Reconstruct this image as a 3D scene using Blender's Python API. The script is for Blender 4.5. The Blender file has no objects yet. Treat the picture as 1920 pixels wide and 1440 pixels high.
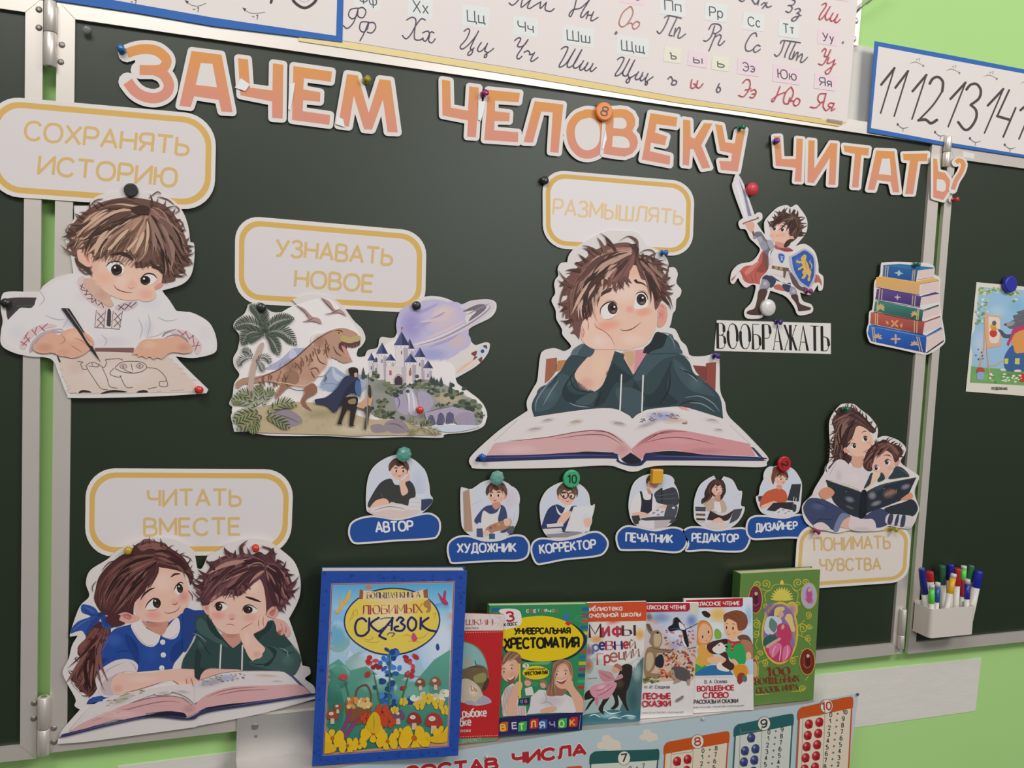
import bpy, bmesh, math, random
import numpy as np
from mathutils import Vector, Matrix
from mathutils.geometry import tessellate_polygon
sc = bpy.context.scene
# ---------------------------------------------------------------- camera, sky, lamps, exposure
cam = bpy.data.cameras.new('camera'); cam_ob = bpy.data.objects.new('camera', cam)
sc.collection.objects.link(cam_ob); sc.camera = cam_ob
F = 1623.17; CX, CY = 960.0, 720.0
CR = np.array([0.94265052, 0.0209601, 0.3331226]); CD = np.array([-0.0467808, 0.99647185, 0.06968074])
CR /= np.linalg.norm(CR); CD -= CR * CR.dot(CD); CD /= np.linalg.norm(CD); CN = np.cross(CR, CD)
RW = np.stack([CR, CN, -CD])                      # lens axes (right, down, forward) -> room axes
CAM = np.array([0.17445598, -1.32056, 1.49386056])
right, down, fwd = RW[:, 0], RW[:, 1], RW[:, 2]
cam_ob.matrix_world = Matrix([[right[i], -down[i], -fwd[i], CAM[i]] for i in range(3)] + [[0, 0, 0, 1]])
cam.sensor_width = 36; cam.lens = F * 36 / 1920; cam.clip_start = .01
sc.view_settings.view_transform = 'Standard'; sc.view_settings.look = 'None'
sc.view_settings.gamma = 1; sc.view_settings.use_curve_mapping = False
sc.view_settings.exposure = 0.0
w = bpy.data.worlds.new('room_light'); sc.world = w; w.use_nodes = True
nt = w.node_tree; bg = nt.nodes['Background']
tc = nt.nodes.new('ShaderNodeTexCoord'); sx = nt.nodes.new('ShaderNodeSeparateXYZ'); rp = nt.nodes.new('ShaderNodeValToRGB')
mr = nt.nodes.new('ShaderNodeMapRange'); mr.inputs[1].default_value = -1; mr.inputs[2].default_value = 1
nt.links.new(tc.outputs['Generated'], sx.inputs[0]); nt.links.new(sx.outputs[2], mr.inputs[0])
nt.links.new(mr.outputs[0], rp.inputs[0]); nt.links.new(rp.outputs[0], bg.inputs[0])
e = rp.color_ramp.elements
e[0].position = .42; e[0].color = (.11, .10, .085, 1)
e[1].position = .62; e[1].color = (.80, .79, .78, 1)
bg.inputs[1].default_value = .42
def lamp(name, loc, size, energy, target, col=(1, .975, .95)):
    l = bpy.data.lights.new(name, 'AREA'); l.shape = 'RECTANGLE'; l.size, l.size_y = size; l.energy = energy; l.color = col
    o = bpy.data.objects.new(name, l); sc.collection.objects.link(o); o.location = loc
    o.rotation_euler = (Vector(target) - Vector(loc)).to_track_quat('-Z', 'Y').to_euler()
lamp('ceiling_lamp_near', (-.3, -1.9, 3.05), (1.3, .5), 27, (.5, -.2, 1.3))
lamp('window_daylight', (2.6, -6.0, 2.5), (2.0, 1.1), 36, (.6, 0, 1.6), (.97, .99, 1))  # added area light far behind the camera, placed to lay a sheen on the board
lamp('ceiling_lamp_far', (2.2, -2.3, 3.05), (1.3, .5), 33, (1.6, 0, 1.3))

# ---------------------------------------------------------------- pixel -> place
def ray(px, py): return RW @ np.array([(px - CX) / F, (py - CY) / F, 1.0])
class Plane:
    """A flat surface in the room: a point, and the normal that faces the viewer's side."""
    def __init__(s, o, n=(0, -1, 0)): s.o = np.array(o, float); s.n = np.array(n, float) / np.linalg.norm(n)
    def at(s, px, py, lift=0.0):
        d = ray(px, py); t = ((s.o + s.n * lift - CAM) @ s.n) / (d @ s.n); return CAM + d * t
def seen(P):
    v = RW.T @ (np.array(P, float) - CAM); return (v[0] / v[2] * F + CX, v[1] / v[2] * F + CY)
def YP(y): return Plane((0, y, 0))
K = 1 / .77
def lin(c): return c / 12.92 if c <= .04045 else ((c + .055) / 1.055) ** 2.4
def col(c):
    if not isinstance(c, str): return tuple(c)
    if len(c) == 3: c = c[0] * 2 + c[1] * 2 + c[2] * 2
    return tuple(min(.95, lin(int(c[i:i + 2], 16) / 255) * K) for i in (0, 2, 4))
# ---------------------------------------------------------------- materials
def mat(name, c, rough=.5, metal=0, spec=.5, noise=0, scale=40, bump=0, trans=0, stretch=None, coat=0):
    m = bpy.data.materials.new(name); m.use_nodes = True; n = m.node_tree; b = n.nodes['Principled BSDF']
    c = col(c); b.inputs['Base Color'].default_value = (*c, 1); b.inputs['Roughness'].default_value = rough
    b.inputs['Metallic'].default_value = metal; b.inputs['Specular IOR Level'].default_value = spec
    b.inputs['Coat Weight'].default_value = coat
    if trans: b.inputs['Transmission Weight'].default_value = trans
    if noise or bump:
        t = n.nodes.new('ShaderNodeTexCoord'); mp = n.nodes.new('ShaderNodeMapping'); x = n.nodes.new('ShaderNodeTexNoise')
        mp.inputs['Scale'].default_value = stretch or (1, 1, 1); x.inputs['Scale'].default_value = scale; x.inputs['Detail'].default_value = 5
        n.links.new(t.outputs['Object'], mp.inputs[0]); n.links.new(mp.outputs[0], x.inputs['Vector'])
        if noise:
            r = n.nodes.new('ShaderNodeMix'); r.data_type = 'RGBA'
            r.inputs[6].default_value = (*[v * (1 - noise) for v in c], 1); r.inputs[7].default_value = (*[min(1, v * (1 + noise)) for v in c], 1)
            n.links.new(x.outputs['Fac'], r.inputs[0]); n.links.new(r.outputs[2], b.inputs['Base Color'])
        if bump:
            bp = n.nodes.new('ShaderNodeBump'); bp.inputs['Strength'].default_value = bump; bp.inputs['Distance'].default_value = .002
            n.links.new(x.outputs['Fac'], bp.inputs['Height']); n.links.new(bp.outputs[0], b.inputs['Normal'])
    return m
def ink(name, rough, spec, coat=0):
    m = mat(name, (.8, .8, .8), rough, spec=spec, coat=coat); n = m.node_tree
    a = n.nodes.new('ShaderNodeAttribute'); a.attribute_name = 'ink'
    n.links.new(a.outputs['Color'], n.nodes['Principled BSDF'].inputs['Base Color']); return m
PRINT = ink('printed_paper', .55, .25); GLOSS = ink('glossy_print', .3, .4); PLAST = ink('coloured_plastic', .28, .5)
# ---------------------------------------------------------------- objects
def tag(o, label=None, cat=None, group=None, kind=None):
    for k, v in (('label', label), ('category', cat), ('group', group), ('kind', kind)):
        if v: o[k] = v
    return o
def link(o, parent=None):
    sc.collection.objects.link(o)
    if parent:
        o.parent = parent; bpy.context.view_layer.update() if False else None
        o.matrix_parent_inverse = Matrix.Translation(-parent.location) if not any(parent.rotation_euler) else parent.matrix_basis.inverted()
    return o
def empty(name, loc, label, cat, group=None):
    o = bpy.data.objects.new(name, None); o.location = loc; o.empty_display_size = .02; link(o); return tag(o, label, cat, group)
def mesh(name, V, Fc, m, parent=None, smooth=False, cols=None):
    me = bpy.data.meshes.new(name); me.from_pydata([tuple(v) for v in V], [], [tuple(f) for f in Fc])
    if cols is not None:
        a = me.color_attributes.new('ink', 'FLOAT_COLOR', 'POINT')
        a.data.foreach_set('color', np.concatenate([np.array(cols, float), np.ones((len(cols), 1))], 1).ravel())
    if m: me.materials.append(m)
    if smooth: me.polygons.foreach_set('use_smooth', [True] * len(Fc))
    me.validate(); me.update()
    return link(bpy.data.objects.new(name, me), parent)
def bmobj(name, bm, m, parent=None, smooth=False):
    bmesh.ops.recalc_face_normals(bm, faces=bm.faces[:])
    me = bpy.data.meshes.new(name); bm.to_mesh(me); bm.free(); me.materials.append(m)
    if smooth: me.polygons.foreach_set('use_smooth', [True] * len(me.polygons))
    return link(bpy.data.objects.new(name, me), parent)
def add_box(bm, lo, hi, bev=0):
    r = bmesh.ops.create_cube(bm, size=1)
    c = [(a + b) / 2 for a, b in zip(lo, hi)]; s = [b - a for a, b in zip(lo, hi)]
    for v in r['verts']: v.co = Vector([v.co[i] * s[i] + c[i] for i in range(3)])
    if bev: bmesh.ops.bevel(bm, geom=list({ed for v in r['verts'] for ed in v.link_edges}), offset=bev, segments=2, affect='EDGES', profile=.5)
def box(name, lo, hi, m, parent=None, bev=0):
    bm = bmesh.new(); add_box(bm, lo, hi, bev); return bmobj(name, bm, m, parent)
def prism(name, front, back, m, parent=None):
    """Solid between two loops of points."""
    n = len(front); V = list(front) + list(back)
    Fc = [tuple(range(n)), tuple(range(2 * n - 1, n - 1, -1))] + [(i, i + n, (i + 1) % n + n, (i + 1) % n) for i in range(n)]
    return mesh(name, V, Fc, m, parent)
def lathe(name, prof, o, axis, m, parent=None, n=24, smooth=True, facet=None):
    """Turned solid: prof = (distance along axis, radius) pairs from o."""
    ax = Vector(axis).normalized(); u = ax.orthogonal().normalized(); v = ax.cross(u); V = []; Fc = []
    for d, r in prof:
        for k in range(n):
            t = 2 * math.pi * k / n; V.append(Vector(o) + ax * d + (u * math.cos(t) + v * math.sin(t)) * r)
    for i in range(len(prof) - 1):
        for k in range(n): Fc.append((i * n + k, i * n + (k + 1) % n, (i + 1) * n + (k + 1) % n, (i + 1) * n + k))
    Fc.append(tuple(range(n - 1, -1, -1))); Fc.append(tuple(range((len(prof) - 1) * n, len(prof) * n)))
    o2 = mesh(name, V, Fc, m, parent)
    if smooth:
        o2.data.polygons.foreach_set('use_smooth', [len(p.vertices) == 4 for p in o2.data.polygons])
    return o2
def tube(name, pts, r, m, parent=None, n=10):
    V = []; Fc = []; P = [Vector(p) for p in pts]
    for i, p in enumerate(P):
        d = (P[min(i + 1, len(P) - 1)] - P[max(i - 1, 0)]).normalized(); u = d.orthogonal().normalized(); v = d.cross(u)
        for k in range(n): t = 2 * math.pi * k / n; V.append(p + (u * math.cos(t) + v * math.sin(t)) * r)
    for i in range(len(P) - 1):
        for k in range(n): Fc.append((i * n + k, i * n + (k + 1) % n, (i + 1) * n + (k + 1) % n, (i + 1) * n + k))
    Fc += [tuple(range(n - 1, -1, -1)), tuple(range((len(P) - 1) * n, len(P) * n))]
    return mesh(name, V, Fc, m, parent, True)

# ---------------------------------------------------------------- drawing: ink on a flat sheet
def parse(s):
    if not isinstance(s, str): return [(a, b) for a, b in s], [False] * len(s)
    P = []; C = []
    for t in s.split():
        C.append(t[-1] == '*'); a, b = t.rstrip('*').split(','); P.append((float(a), float(b)))
    return P, C
def cr(p0, p1, p2, p3, k):
    t = np.arange(k)[:, None] / k; p0, p1, p2, p3 = map(np.array, (p0, p1, p2, p3))
    return .5 * (2 * p1 + (p2 - p0) * t + (2 * p0 - 5 * p1 + 4 * p2 - p3) * t ** 2 + (3 * p1 - p0 - 3 * p2 + p3) * t ** 3)
def curve(s, closed=False, k=5):
    P, C = parse(s); n = len(P); out = []
    if n < 3: return np.array(P)
    for i in range(n if closed else n - 1):
        a, b = i, (i + 1) % n
        p1, p2 = P[a], P[b]
        p0 = p1 if C[a] or (not closed and a == 0) else P[a - 1]
        p3 = p2 if C[b] or (not closed and b == n - 1) else P[(b + 1) % n]
        out.append(cr(p0, p1, p2, p3, k))
    if not closed: out.append(np.array([P[-1]]))
    return np.concatenate(out)
def strip(P, w, caps=False, ext=0, w1=None):
    """Polyline -> list of (verts, faces); w in drawing units."""
    P = np.array(P, float); keep = [0] + [i for i in range(1, len(P)) if np.abs(P[i] - P[i - 1]).sum() > 1e-6]; P = P[keep]
    n = len(P); V = []; Fc = []
    if n < 2: return V, Fc
    d = np.diff(P, axis=0); L = np.linalg.norm(d, axis=1, keepdims=True); d = d / L
    if ext: P = P.copy(); P[0] -= d[0] * ext; P[-1] += d[-1] * ext
    W = np.full(n, w / 2.0) if np.isscalar(w) else np.array(w) / 2.0
    N = np.stack([-d[:, 1], d[:, 0]], 1)
    def disc(c, r):
        m = 12 if r > 3 else 8; b = len(V); 
        for q in range(m): V.append((c[0] + r * math.cos(q * 2 * math.pi / m), c[1] + r * math.sin(q * 2 * math.pi / m)))
        Fc.append(tuple(range(b, b + m)))
    prev = None; run = 0; R = []
    for i in range(n):
        while len(R) < len(V): R.append(run)
        run += .15                                          # a line that crosses itself lies on top of itself
        if i == 0: nn = N[0]
        elif i == n - 1: nn = N[-1]
        else:
            c = float(N[i - 1] @ N[i])
            if c < .55:                                     # sharp turn: end this run and round the joint
                V.append(tuple(P[i] + N[i - 1] * W[i])); V.append(tuple(P[i] - N[i - 1] * W[i])); b = len(V) - 2
                Fc.append((prev, prev + 1, b + 1, b)); R += [run] * 2; run += 1; disc(P[i], W[i]); R += [run] * (len(V) - len(R)); run += 1
                V.append(tuple(P[i] + N[i] * W[i])); V.append(tuple(P[i] - N[i] * W[i])); prev = len(V) - 2; continue
            nn = (N[i - 1] + N[i]); nn = nn / (nn @ nn) * 2
        V.append(tuple(P[i] + nn * W[i])); V.append(tuple(P[i] - nn * W[i])); b = len(V) - 2
        if prev is not None: Fc.append((prev, prev + 1, b + 1, b))
        prev = b
    R += [run] * (len(V) - len(R))
    for q in ((0, -1) if caps else ()): run += 1; disc(P[q], W[q]); R += [run] * (len(V) - len(R))
    return [(x, y, r) for (x, y), r in zip(V, R)], Fc
def stk(v, V):
    k = max(r for _, _, r in V) + 1 if V else 0
    return [(x, y, r + k) for x, y, r in v]
def keep_in(V, q):
    # trims ink to a printed field given by its corners (photo pixels)
    (ax, ay), (bx, by), (cx, cy), (dx, dy) = q; V = V.copy()
    t = np.clip((V[:, 1] - ay) / (dy - ay), -.2, 1.2); l = ax + (dx - ax) * t; t = np.clip((V[:, 1] - by) / (cy - by), -.2, 1.2); r = bx + (cx - bx) * t
    V[:, 0] = np.clip(V[:, 0], l, r); u = (V[:, 0] - l) / (r - l); V[:, 1] = np.clip(V[:, 1], ay + (by - ay) * u, dy + (cy - dy) * u); return V
DZ = 5e-6
class Art:
    """Ink shapes collected in drawing units (px = ox + x / s) and printed on a plane of the room."""
    def __init__(s, plane, ox=0, oy=0, sc_=1, lift=0.0):
        s.pl, s.ox, s.oy, s.s, s.lift = plane, ox, oy, float(sc_), lift; s.sh = []; s.z = 0; s.warp = s.clip = None
    def to(s, ox, oy, sc_): s.ox, s.oy, s.s = ox, oy, float(sc_); return s
    def _add(s, V, Fc, C, dz=1.0):
        V = np.array(V, float); sub = V[:, 2] if V.ndim == 2 and V.shape[1] == 3 else np.zeros(len(V)); V = V.reshape(len(V), -1)[:, :2].copy()
        if s.warp: V[:, 1] = s.warp(V[:, 1])
        V = np.stack([s.ox + V[:, 0] / s.s, s.oy + V[:, 1] / s.s], 1)
        if s.clip is not None: V = keep_in(V, s.clip)
        if isinstance(C, str) and '>' in C:                 # 'c1>c2' or 'c1>c2@angle': printed gradient
            c, _, a = C.partition('@'); a = math.radians(float(a or 90)); c1, c2 = [np.array(col(x)) for x in c.split('>')]
            t = V @ np.array([math.cos(a), math.sin(a)]); t = ((t - t.min()) / max(1e-9, t.max() - t.min()))[:, None]; C = c1 * (1 - t) + c2 * t
        elif isinstance(C, str) or np.ndim(C) == 1: C = np.tile(np.array(col(C)), (len(V), 1))
        s.z += dz; s.sh.append((V, Fc, np.array(C, float), s.z + sub * .35)); s.z += sub.max() * .35 if len(sub) else 0; return s
    def _fill(s, P, C, dz=1.0):
        P = np.array(P, float); tri = tessellate_polygon([[Vector((x, y, 0)) for x, y in P]]); return s._add(P, [tuple(t) for t in tri], C, dz)
    def p(s, C, pts): return s._fill(parse(pts)[0], C)                       # straight-edged patch
    def c(s, C, *pp):                                                       # smooth-edged patches
        for q in pp: s._fill(curve(q, True), C)
        return s
    def e(s, C, x, y, rx, ry=None, rot=0, n=28):
        ry = ry or rx; a = math.radians(rot); t = np.arange(n) * 2 * math.pi / n; X, Y = rx * np.cos(t), ry * np.sin(t)
        return s._fill(np.stack([x + X * math.cos(a) - Y * math.sin(a), y + X * math.sin(a) + Y * math.cos(a)], 1), C)
    def l(s, C, w, *pp, k=5, st=False, caps=True):                           # lines of even width
        V = []; Fc = []
        for q in pp:
            v, f = strip(parse(q)[0] if st else curve(q, k=k), w, caps); b = len(V); V += stk(v, V); Fc += [tuple(i + b for i in g) for g in f]
        return s._add(V, Fc, C)
    def t(s, C, w, *pp, k=5):                                               # brush strokes that taper at both ends
        V = []; Fc = []
        for q in pp:
            P = curve(q, k=k); m = np.linspace(0, 1, len(P)); v, f = strip(P, w * np.maximum(.08, np.sin(m * math.pi) ** .7)); b = len(V); V += stk(v, V); Fc += [tuple(i + b for i in g) for g in f]
        return s._add(V, Fc, C)
    def hair(s, cols, A, B, n=12, w=6, jit=4, seed=1, tip=.1):              # locks of hair between two guide lines, thick at the root
        rnd = random.Random(seed); A = np.array(parse(A)[0]); B = np.array(parse(B)[0]); cols = cols.split()
        for i in range(n):
            u = (i + rnd.random() * .8) / n; P = A * (1 - u) + B * u + np.array([[rnd.uniform(-jit, jit), rnd.uniform(-jit, jit)] for _ in A]) * np.linspace(.3, 1, len(A))[:, None]
            P = curve([tuple(q) for q in P], k=4); m = np.linspace(0, 1, len(P)); W = w * rnd.uniform(.6, 1.3) * np.maximum(tip, np.where(m < .25, .55 + 1.8 * m, 1 - ((m - .25) / .75) ** 1.6))
            v, f = strip(P, W); s._add(v, f, rnd.choice(cols), .35)
        return s
    def locks(s, cols, A, B, n=14, w=14, curl=.3, seed=1):                    # tousled tufts: short bent locks along the two guides
        rnd = random.Random(seed); A = np.array(parse(A)[0]); B = np.array(parse(B)[0]); cols = cols.split()
        for i in range(n):
            u = rnd.random(); P = curve([tuple(q) for q in A * (1 - u) + B * u], k=6); a = rnd.uniform(0, .6); k0 = int(a * (len(P) - 1)); k1 = min(len(P), k0 + 4 + int(rnd.uniform(.3, .55) * len(P))); P = P[k0:k1]
            if len(P) < 4: continue
            m = np.linspace(0, 1, len(P)); d = P[-1] - P[0]; L = np.linalg.norm(d); P = P + np.outer(m ** 2 * rnd.uniform(-curl, curl) * L, np.array([-d[1], d[0]]) / max(L, 1e-6)); W = w * rnd.uniform(.5, 1.3) * np.maximum(.05, np.sin(np.pi * m ** .7))
            v, f = strip(P, W); s._add(v, f, rnd.choice(cols), .35)
        return s
    def spikes(s, c, path, cx, cy, n=12, L=60, w=16, seed=1, curl=.5):         # pointed wisps standing off an outline
        rnd = random.Random(seed); P = curve(path, k=8); cols = c.split()
        for i in range(n):
            p = P[int((i + rnd.random()) / n * (len(P) - 1))]; d = p - np.array([cx, cy]); d /= np.linalg.norm(d); t = np.array([-d[1], d[0]]); g = rnd.uniform(-curl, curl) ; l = L * rnd.uniform(.5, 1.25); Q = [p - d * l * .5 - t * g * l * .5, p - t * g * l * .1, p + d * l * .4 + t * g * l * .35, p + d * l * .75 + t * g * l]
            Q = curve([tuple(q) for q in Q], k=4); m = np.linspace(0, 1, len(Q)); v, f = strip(Q, w * rnd.uniform(.7, 1.2) * np.maximum(.04, 1 - m ** 1.3)); s._add(v, f, rnd.choice(cols), .35)
        return s
    def under(s, x, y):
        for V, Fc, C, z in reversed(s.sh):
            if len(V) < 3 or not (V[:, 0].min() <= x <= V[:, 0].max() and V[:, 1].min() <= y <= V[:, 1].max()): continue
            for f in Fc:
                a = V[list(f)]; b = np.roll(a, -1, 0); cr_ = (b[:, 0] - a[:, 0]) * (y - a[:, 1]) - (b[:, 1] - a[:, 1]) * (x - a[:, 0])
                if (cr_ >= 0).all() or (cr_ <= 0).all(): return C[f[0]]
        return None
    def g(s, C, x, y, rx, ry=None, a=.5, rot=0):                            # soft printed patch (cheeks, washes)
        ry = ry or rx; C = np.array(col(C)); V = [(x, y)]; Fc = []; n = 20; an = math.radians(rot)
        fal = [(.35, .85), (.6, .55), (.8, .22), (1, 0)]; al = [1]
        for r, q in fal:
            for k in range(n):
                t = 2 * math.pi * k / n; X, Y = rx * r * math.cos(t), ry * r * math.sin(t); V.append((x + X * math.cos(an) - Y * math.sin(an), y + X * math.sin(an) + Y * math.cos(an))); al.append(q)
        Fc = [(0, 1 + k, 1 + (k + 1) % n) for k in range(n)]
        for i in range(3): Fc += [(1 + i * n + k, 1 + (i + 1) * n + k, 1 + (i + 1) * n + (k + 1) % n, 1 + i * n + (k + 1) % n) for k in range(n)]
        cs = []; ctr = s.under(s.ox + x / s.s, s.oy + y / s.s); ctr = np.array([.8, .8, .8]) if ctr is None else ctr
        for (vx, vy), q in zip(V, al):
            u = s.under(s.ox + vx / s.s, s.oy + vy / s.s); u = ctr if u is None else u; cs.append(u * (1 - a * q) + C * a * q)
        return s._add(V, Fc, np.array(cs))
    def rr(s, C, quad, r, n=8):                                            # rounded panel in a four-cornered frame
        return s._fill(rrect(quad, r, n), C)
    def txt(s, C, text, x0, y0, x1, y1, h0, h1=None, w=None, lean=0, serif=0, gap=.22, up=None, arc=0):
        """Lettering along a baseline; h0/h1 = cap height at start and end, w = stroke width."""
        h1 = h1 or h0; w = w or h0 * .14; V = []; Fc = []; ad = []; x = 0
        for ch in text:
            g = GL.get(ch); ad.append(x); x += (g[0] / 10 if g else .35) + gap
        tot = max(1e-6, x - gap); L = np.array([x1 - x0, y1 - y0]); ul = np.linalg.norm(L); U = L / ul
        up_ = np.array(up if up else (U[1] * 1.0, -U[0] * 1.0))
        def mp(P):
            P = np.array(P, float); u = (P[:, 0] + lean * P[:, 1]) / tot; h = h0 + (h1 - h0) * u
            return np.array([x0, y0]) + u[:, None] * L + (P[:, 1] * h - arc * 4 * u * (1 - u))[:, None] * up_ if arc else np.array([x0, y0]) + u[:, None] * L + (P[:, 1] * h)[:, None] * up_
        for ch, a in zip(text, ad):
            g = GL.get(ch)
            if not g: continue
            for q in g[1]:
                sm = q[0] == '~'; P0 = curve(q[1:], k=4) if sm else np.array(parse(q)[0])
                P = P0 / 10 + np.array([a, 0]); M = mp(P)
                if serif:
                    d = np.gradient(P0, axis=0); d /= np.maximum(1e-6, np.linalg.norm(d, axis=1, keepdims=True)); thick = np.where(d[:, 0] * d[:, 1] > .3, .0, np.abs(d[:, 1])); W = w * (.25 + .75 * thick ** 1.3)
                    v, f = strip(M, W if sm else float(W.mean()) if len(W) == 2 else W)
                    for en in (0, -1):
                        if abs(P[en, 1]) < .02 or abs(P[en, 1] - 1) < .02:
                            k = 1 if en == 0 else -2
                            if abs(d[en, 1]) > .55:
                                sv, sf = strip(mp([P[en] + (-serif, 0), P[en] + (serif, 0)]), w * .25); b = len(v); v = v + stk(sv, v); f = f + [tuple(i + b for i in g_) for g_ in sf]
                else: v, f = strip(M, w, False)
                b = len(V); V += stk(v, V); Fc += [tuple(i + b for i in g_) for g_ in f]
        return s._add(V, Fc, C)
    def build(s, name, parent=None, m=None):
        VV = []; FF = []; CC = []
        for V, Fc, C, z in s.sh:
            b = len(VV); VV += [s.pl.at(x, y, s.lift + q * DZ) for (x, y), q in zip(V, z)]; FF += [tuple(i + b for i in f) for f in Fc]; CC += list(C)
        s.sh = []; s.lift += s.z * DZ; s.z = 0
        o = mesh(name, VV, FF, m or PRINT, parent, cols=CC); face_out(o, s.pl.n); return o
def face_out(o, n):
    n = Vector(n); bm = bmesh.new(); bm.from_mesh(o.data); bm.normal_update(); bmesh.ops.reverse_faces(bm, faces=[f for f in bm.faces if f.normal.dot(n) < 0]); bm.to_mesh(o.data); bm.free()
def rrect(quad, r, n=8):
    q = np.array(quad, float); w_ = (np.linalg.norm(q[1] - q[0]) + np.linalg.norm(q[2] - q[3])) / 2; h_ = (np.linalg.norm(q[3] - q[0]) + np.linalg.norm(q[2] - q[1])) / 2
    out = []
    for cu, cv, a0 in ((1, 0, -90), (1, 1, 0), (0, 1, 90), (0, 0, 180)):
        for k in range(n + 1):
            a = math.radians(a0 + 90 * k / n); u = (cu * w_ + (r if cu == 0 else -r) + r * math.cos(a)) / w_; v = (cv * h_ + (r if cv == 0 else -r) + r * math.sin(a)) / h_
            out.append(q[0] * (1 - u) * (1 - v) + q[1] * u * (1 - v) + q[2] * u * v + q[3] * (1 - u) * v)
    return out
def inset(quad, d):
    q = np.array(quad, float); c = q.mean(0); out = []
    for i in range(4):
        a = q[i - 1] - q[i]; b = q[(i + 1) % 4] - q[i]; out.append(q[i] + a / np.linalg.norm(a) * d + b / np.linalg.norm(b) * d)
    return out
PAPER = 'cfc9c6'
def sheet(name, plane, outline, label, cat, group=None, c=PAPER, th=.0004, lift=0.0, m=None):
    """A cut sheet of paper: outline in photo pixels, with its real thickness."""
    P = np.array(outline, float); tri = tessellate_polygon([[Vector((x, y, 0)) for x, y in P]]); n = len(P)
    fr = [plane.at(x, y, lift) for x, y in P]; o = np.mean(fr, axis=0); bk = [f - plane.n * th for f in fr]
    Fc = [tuple(t) for t in tri] + [tuple(i + n for i in reversed(t)) for t in tri] + [(i, i + n, (i + 1) % n + n, (i + 1) % n) for i in range(n)]
    ob = mesh(name, [v - o for v in fr + bk], Fc, m or PRINT, None, cols=[col(c)] * (2 * n)); ob.location = o
    bm = bmesh.new(); bm.from_mesh(ob.data); bmesh.ops.recalc_face_normals(bm, faces=bm.faces[:]); bm.to_mesh(ob.data); bm.free()
    return tag(ob, label, cat, group)
def px(s, ox, oy, k): return [(ox + x / k, oy + y / k) for x, y in (curve(s, True) if isinstance(s, str) else s)]
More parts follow.
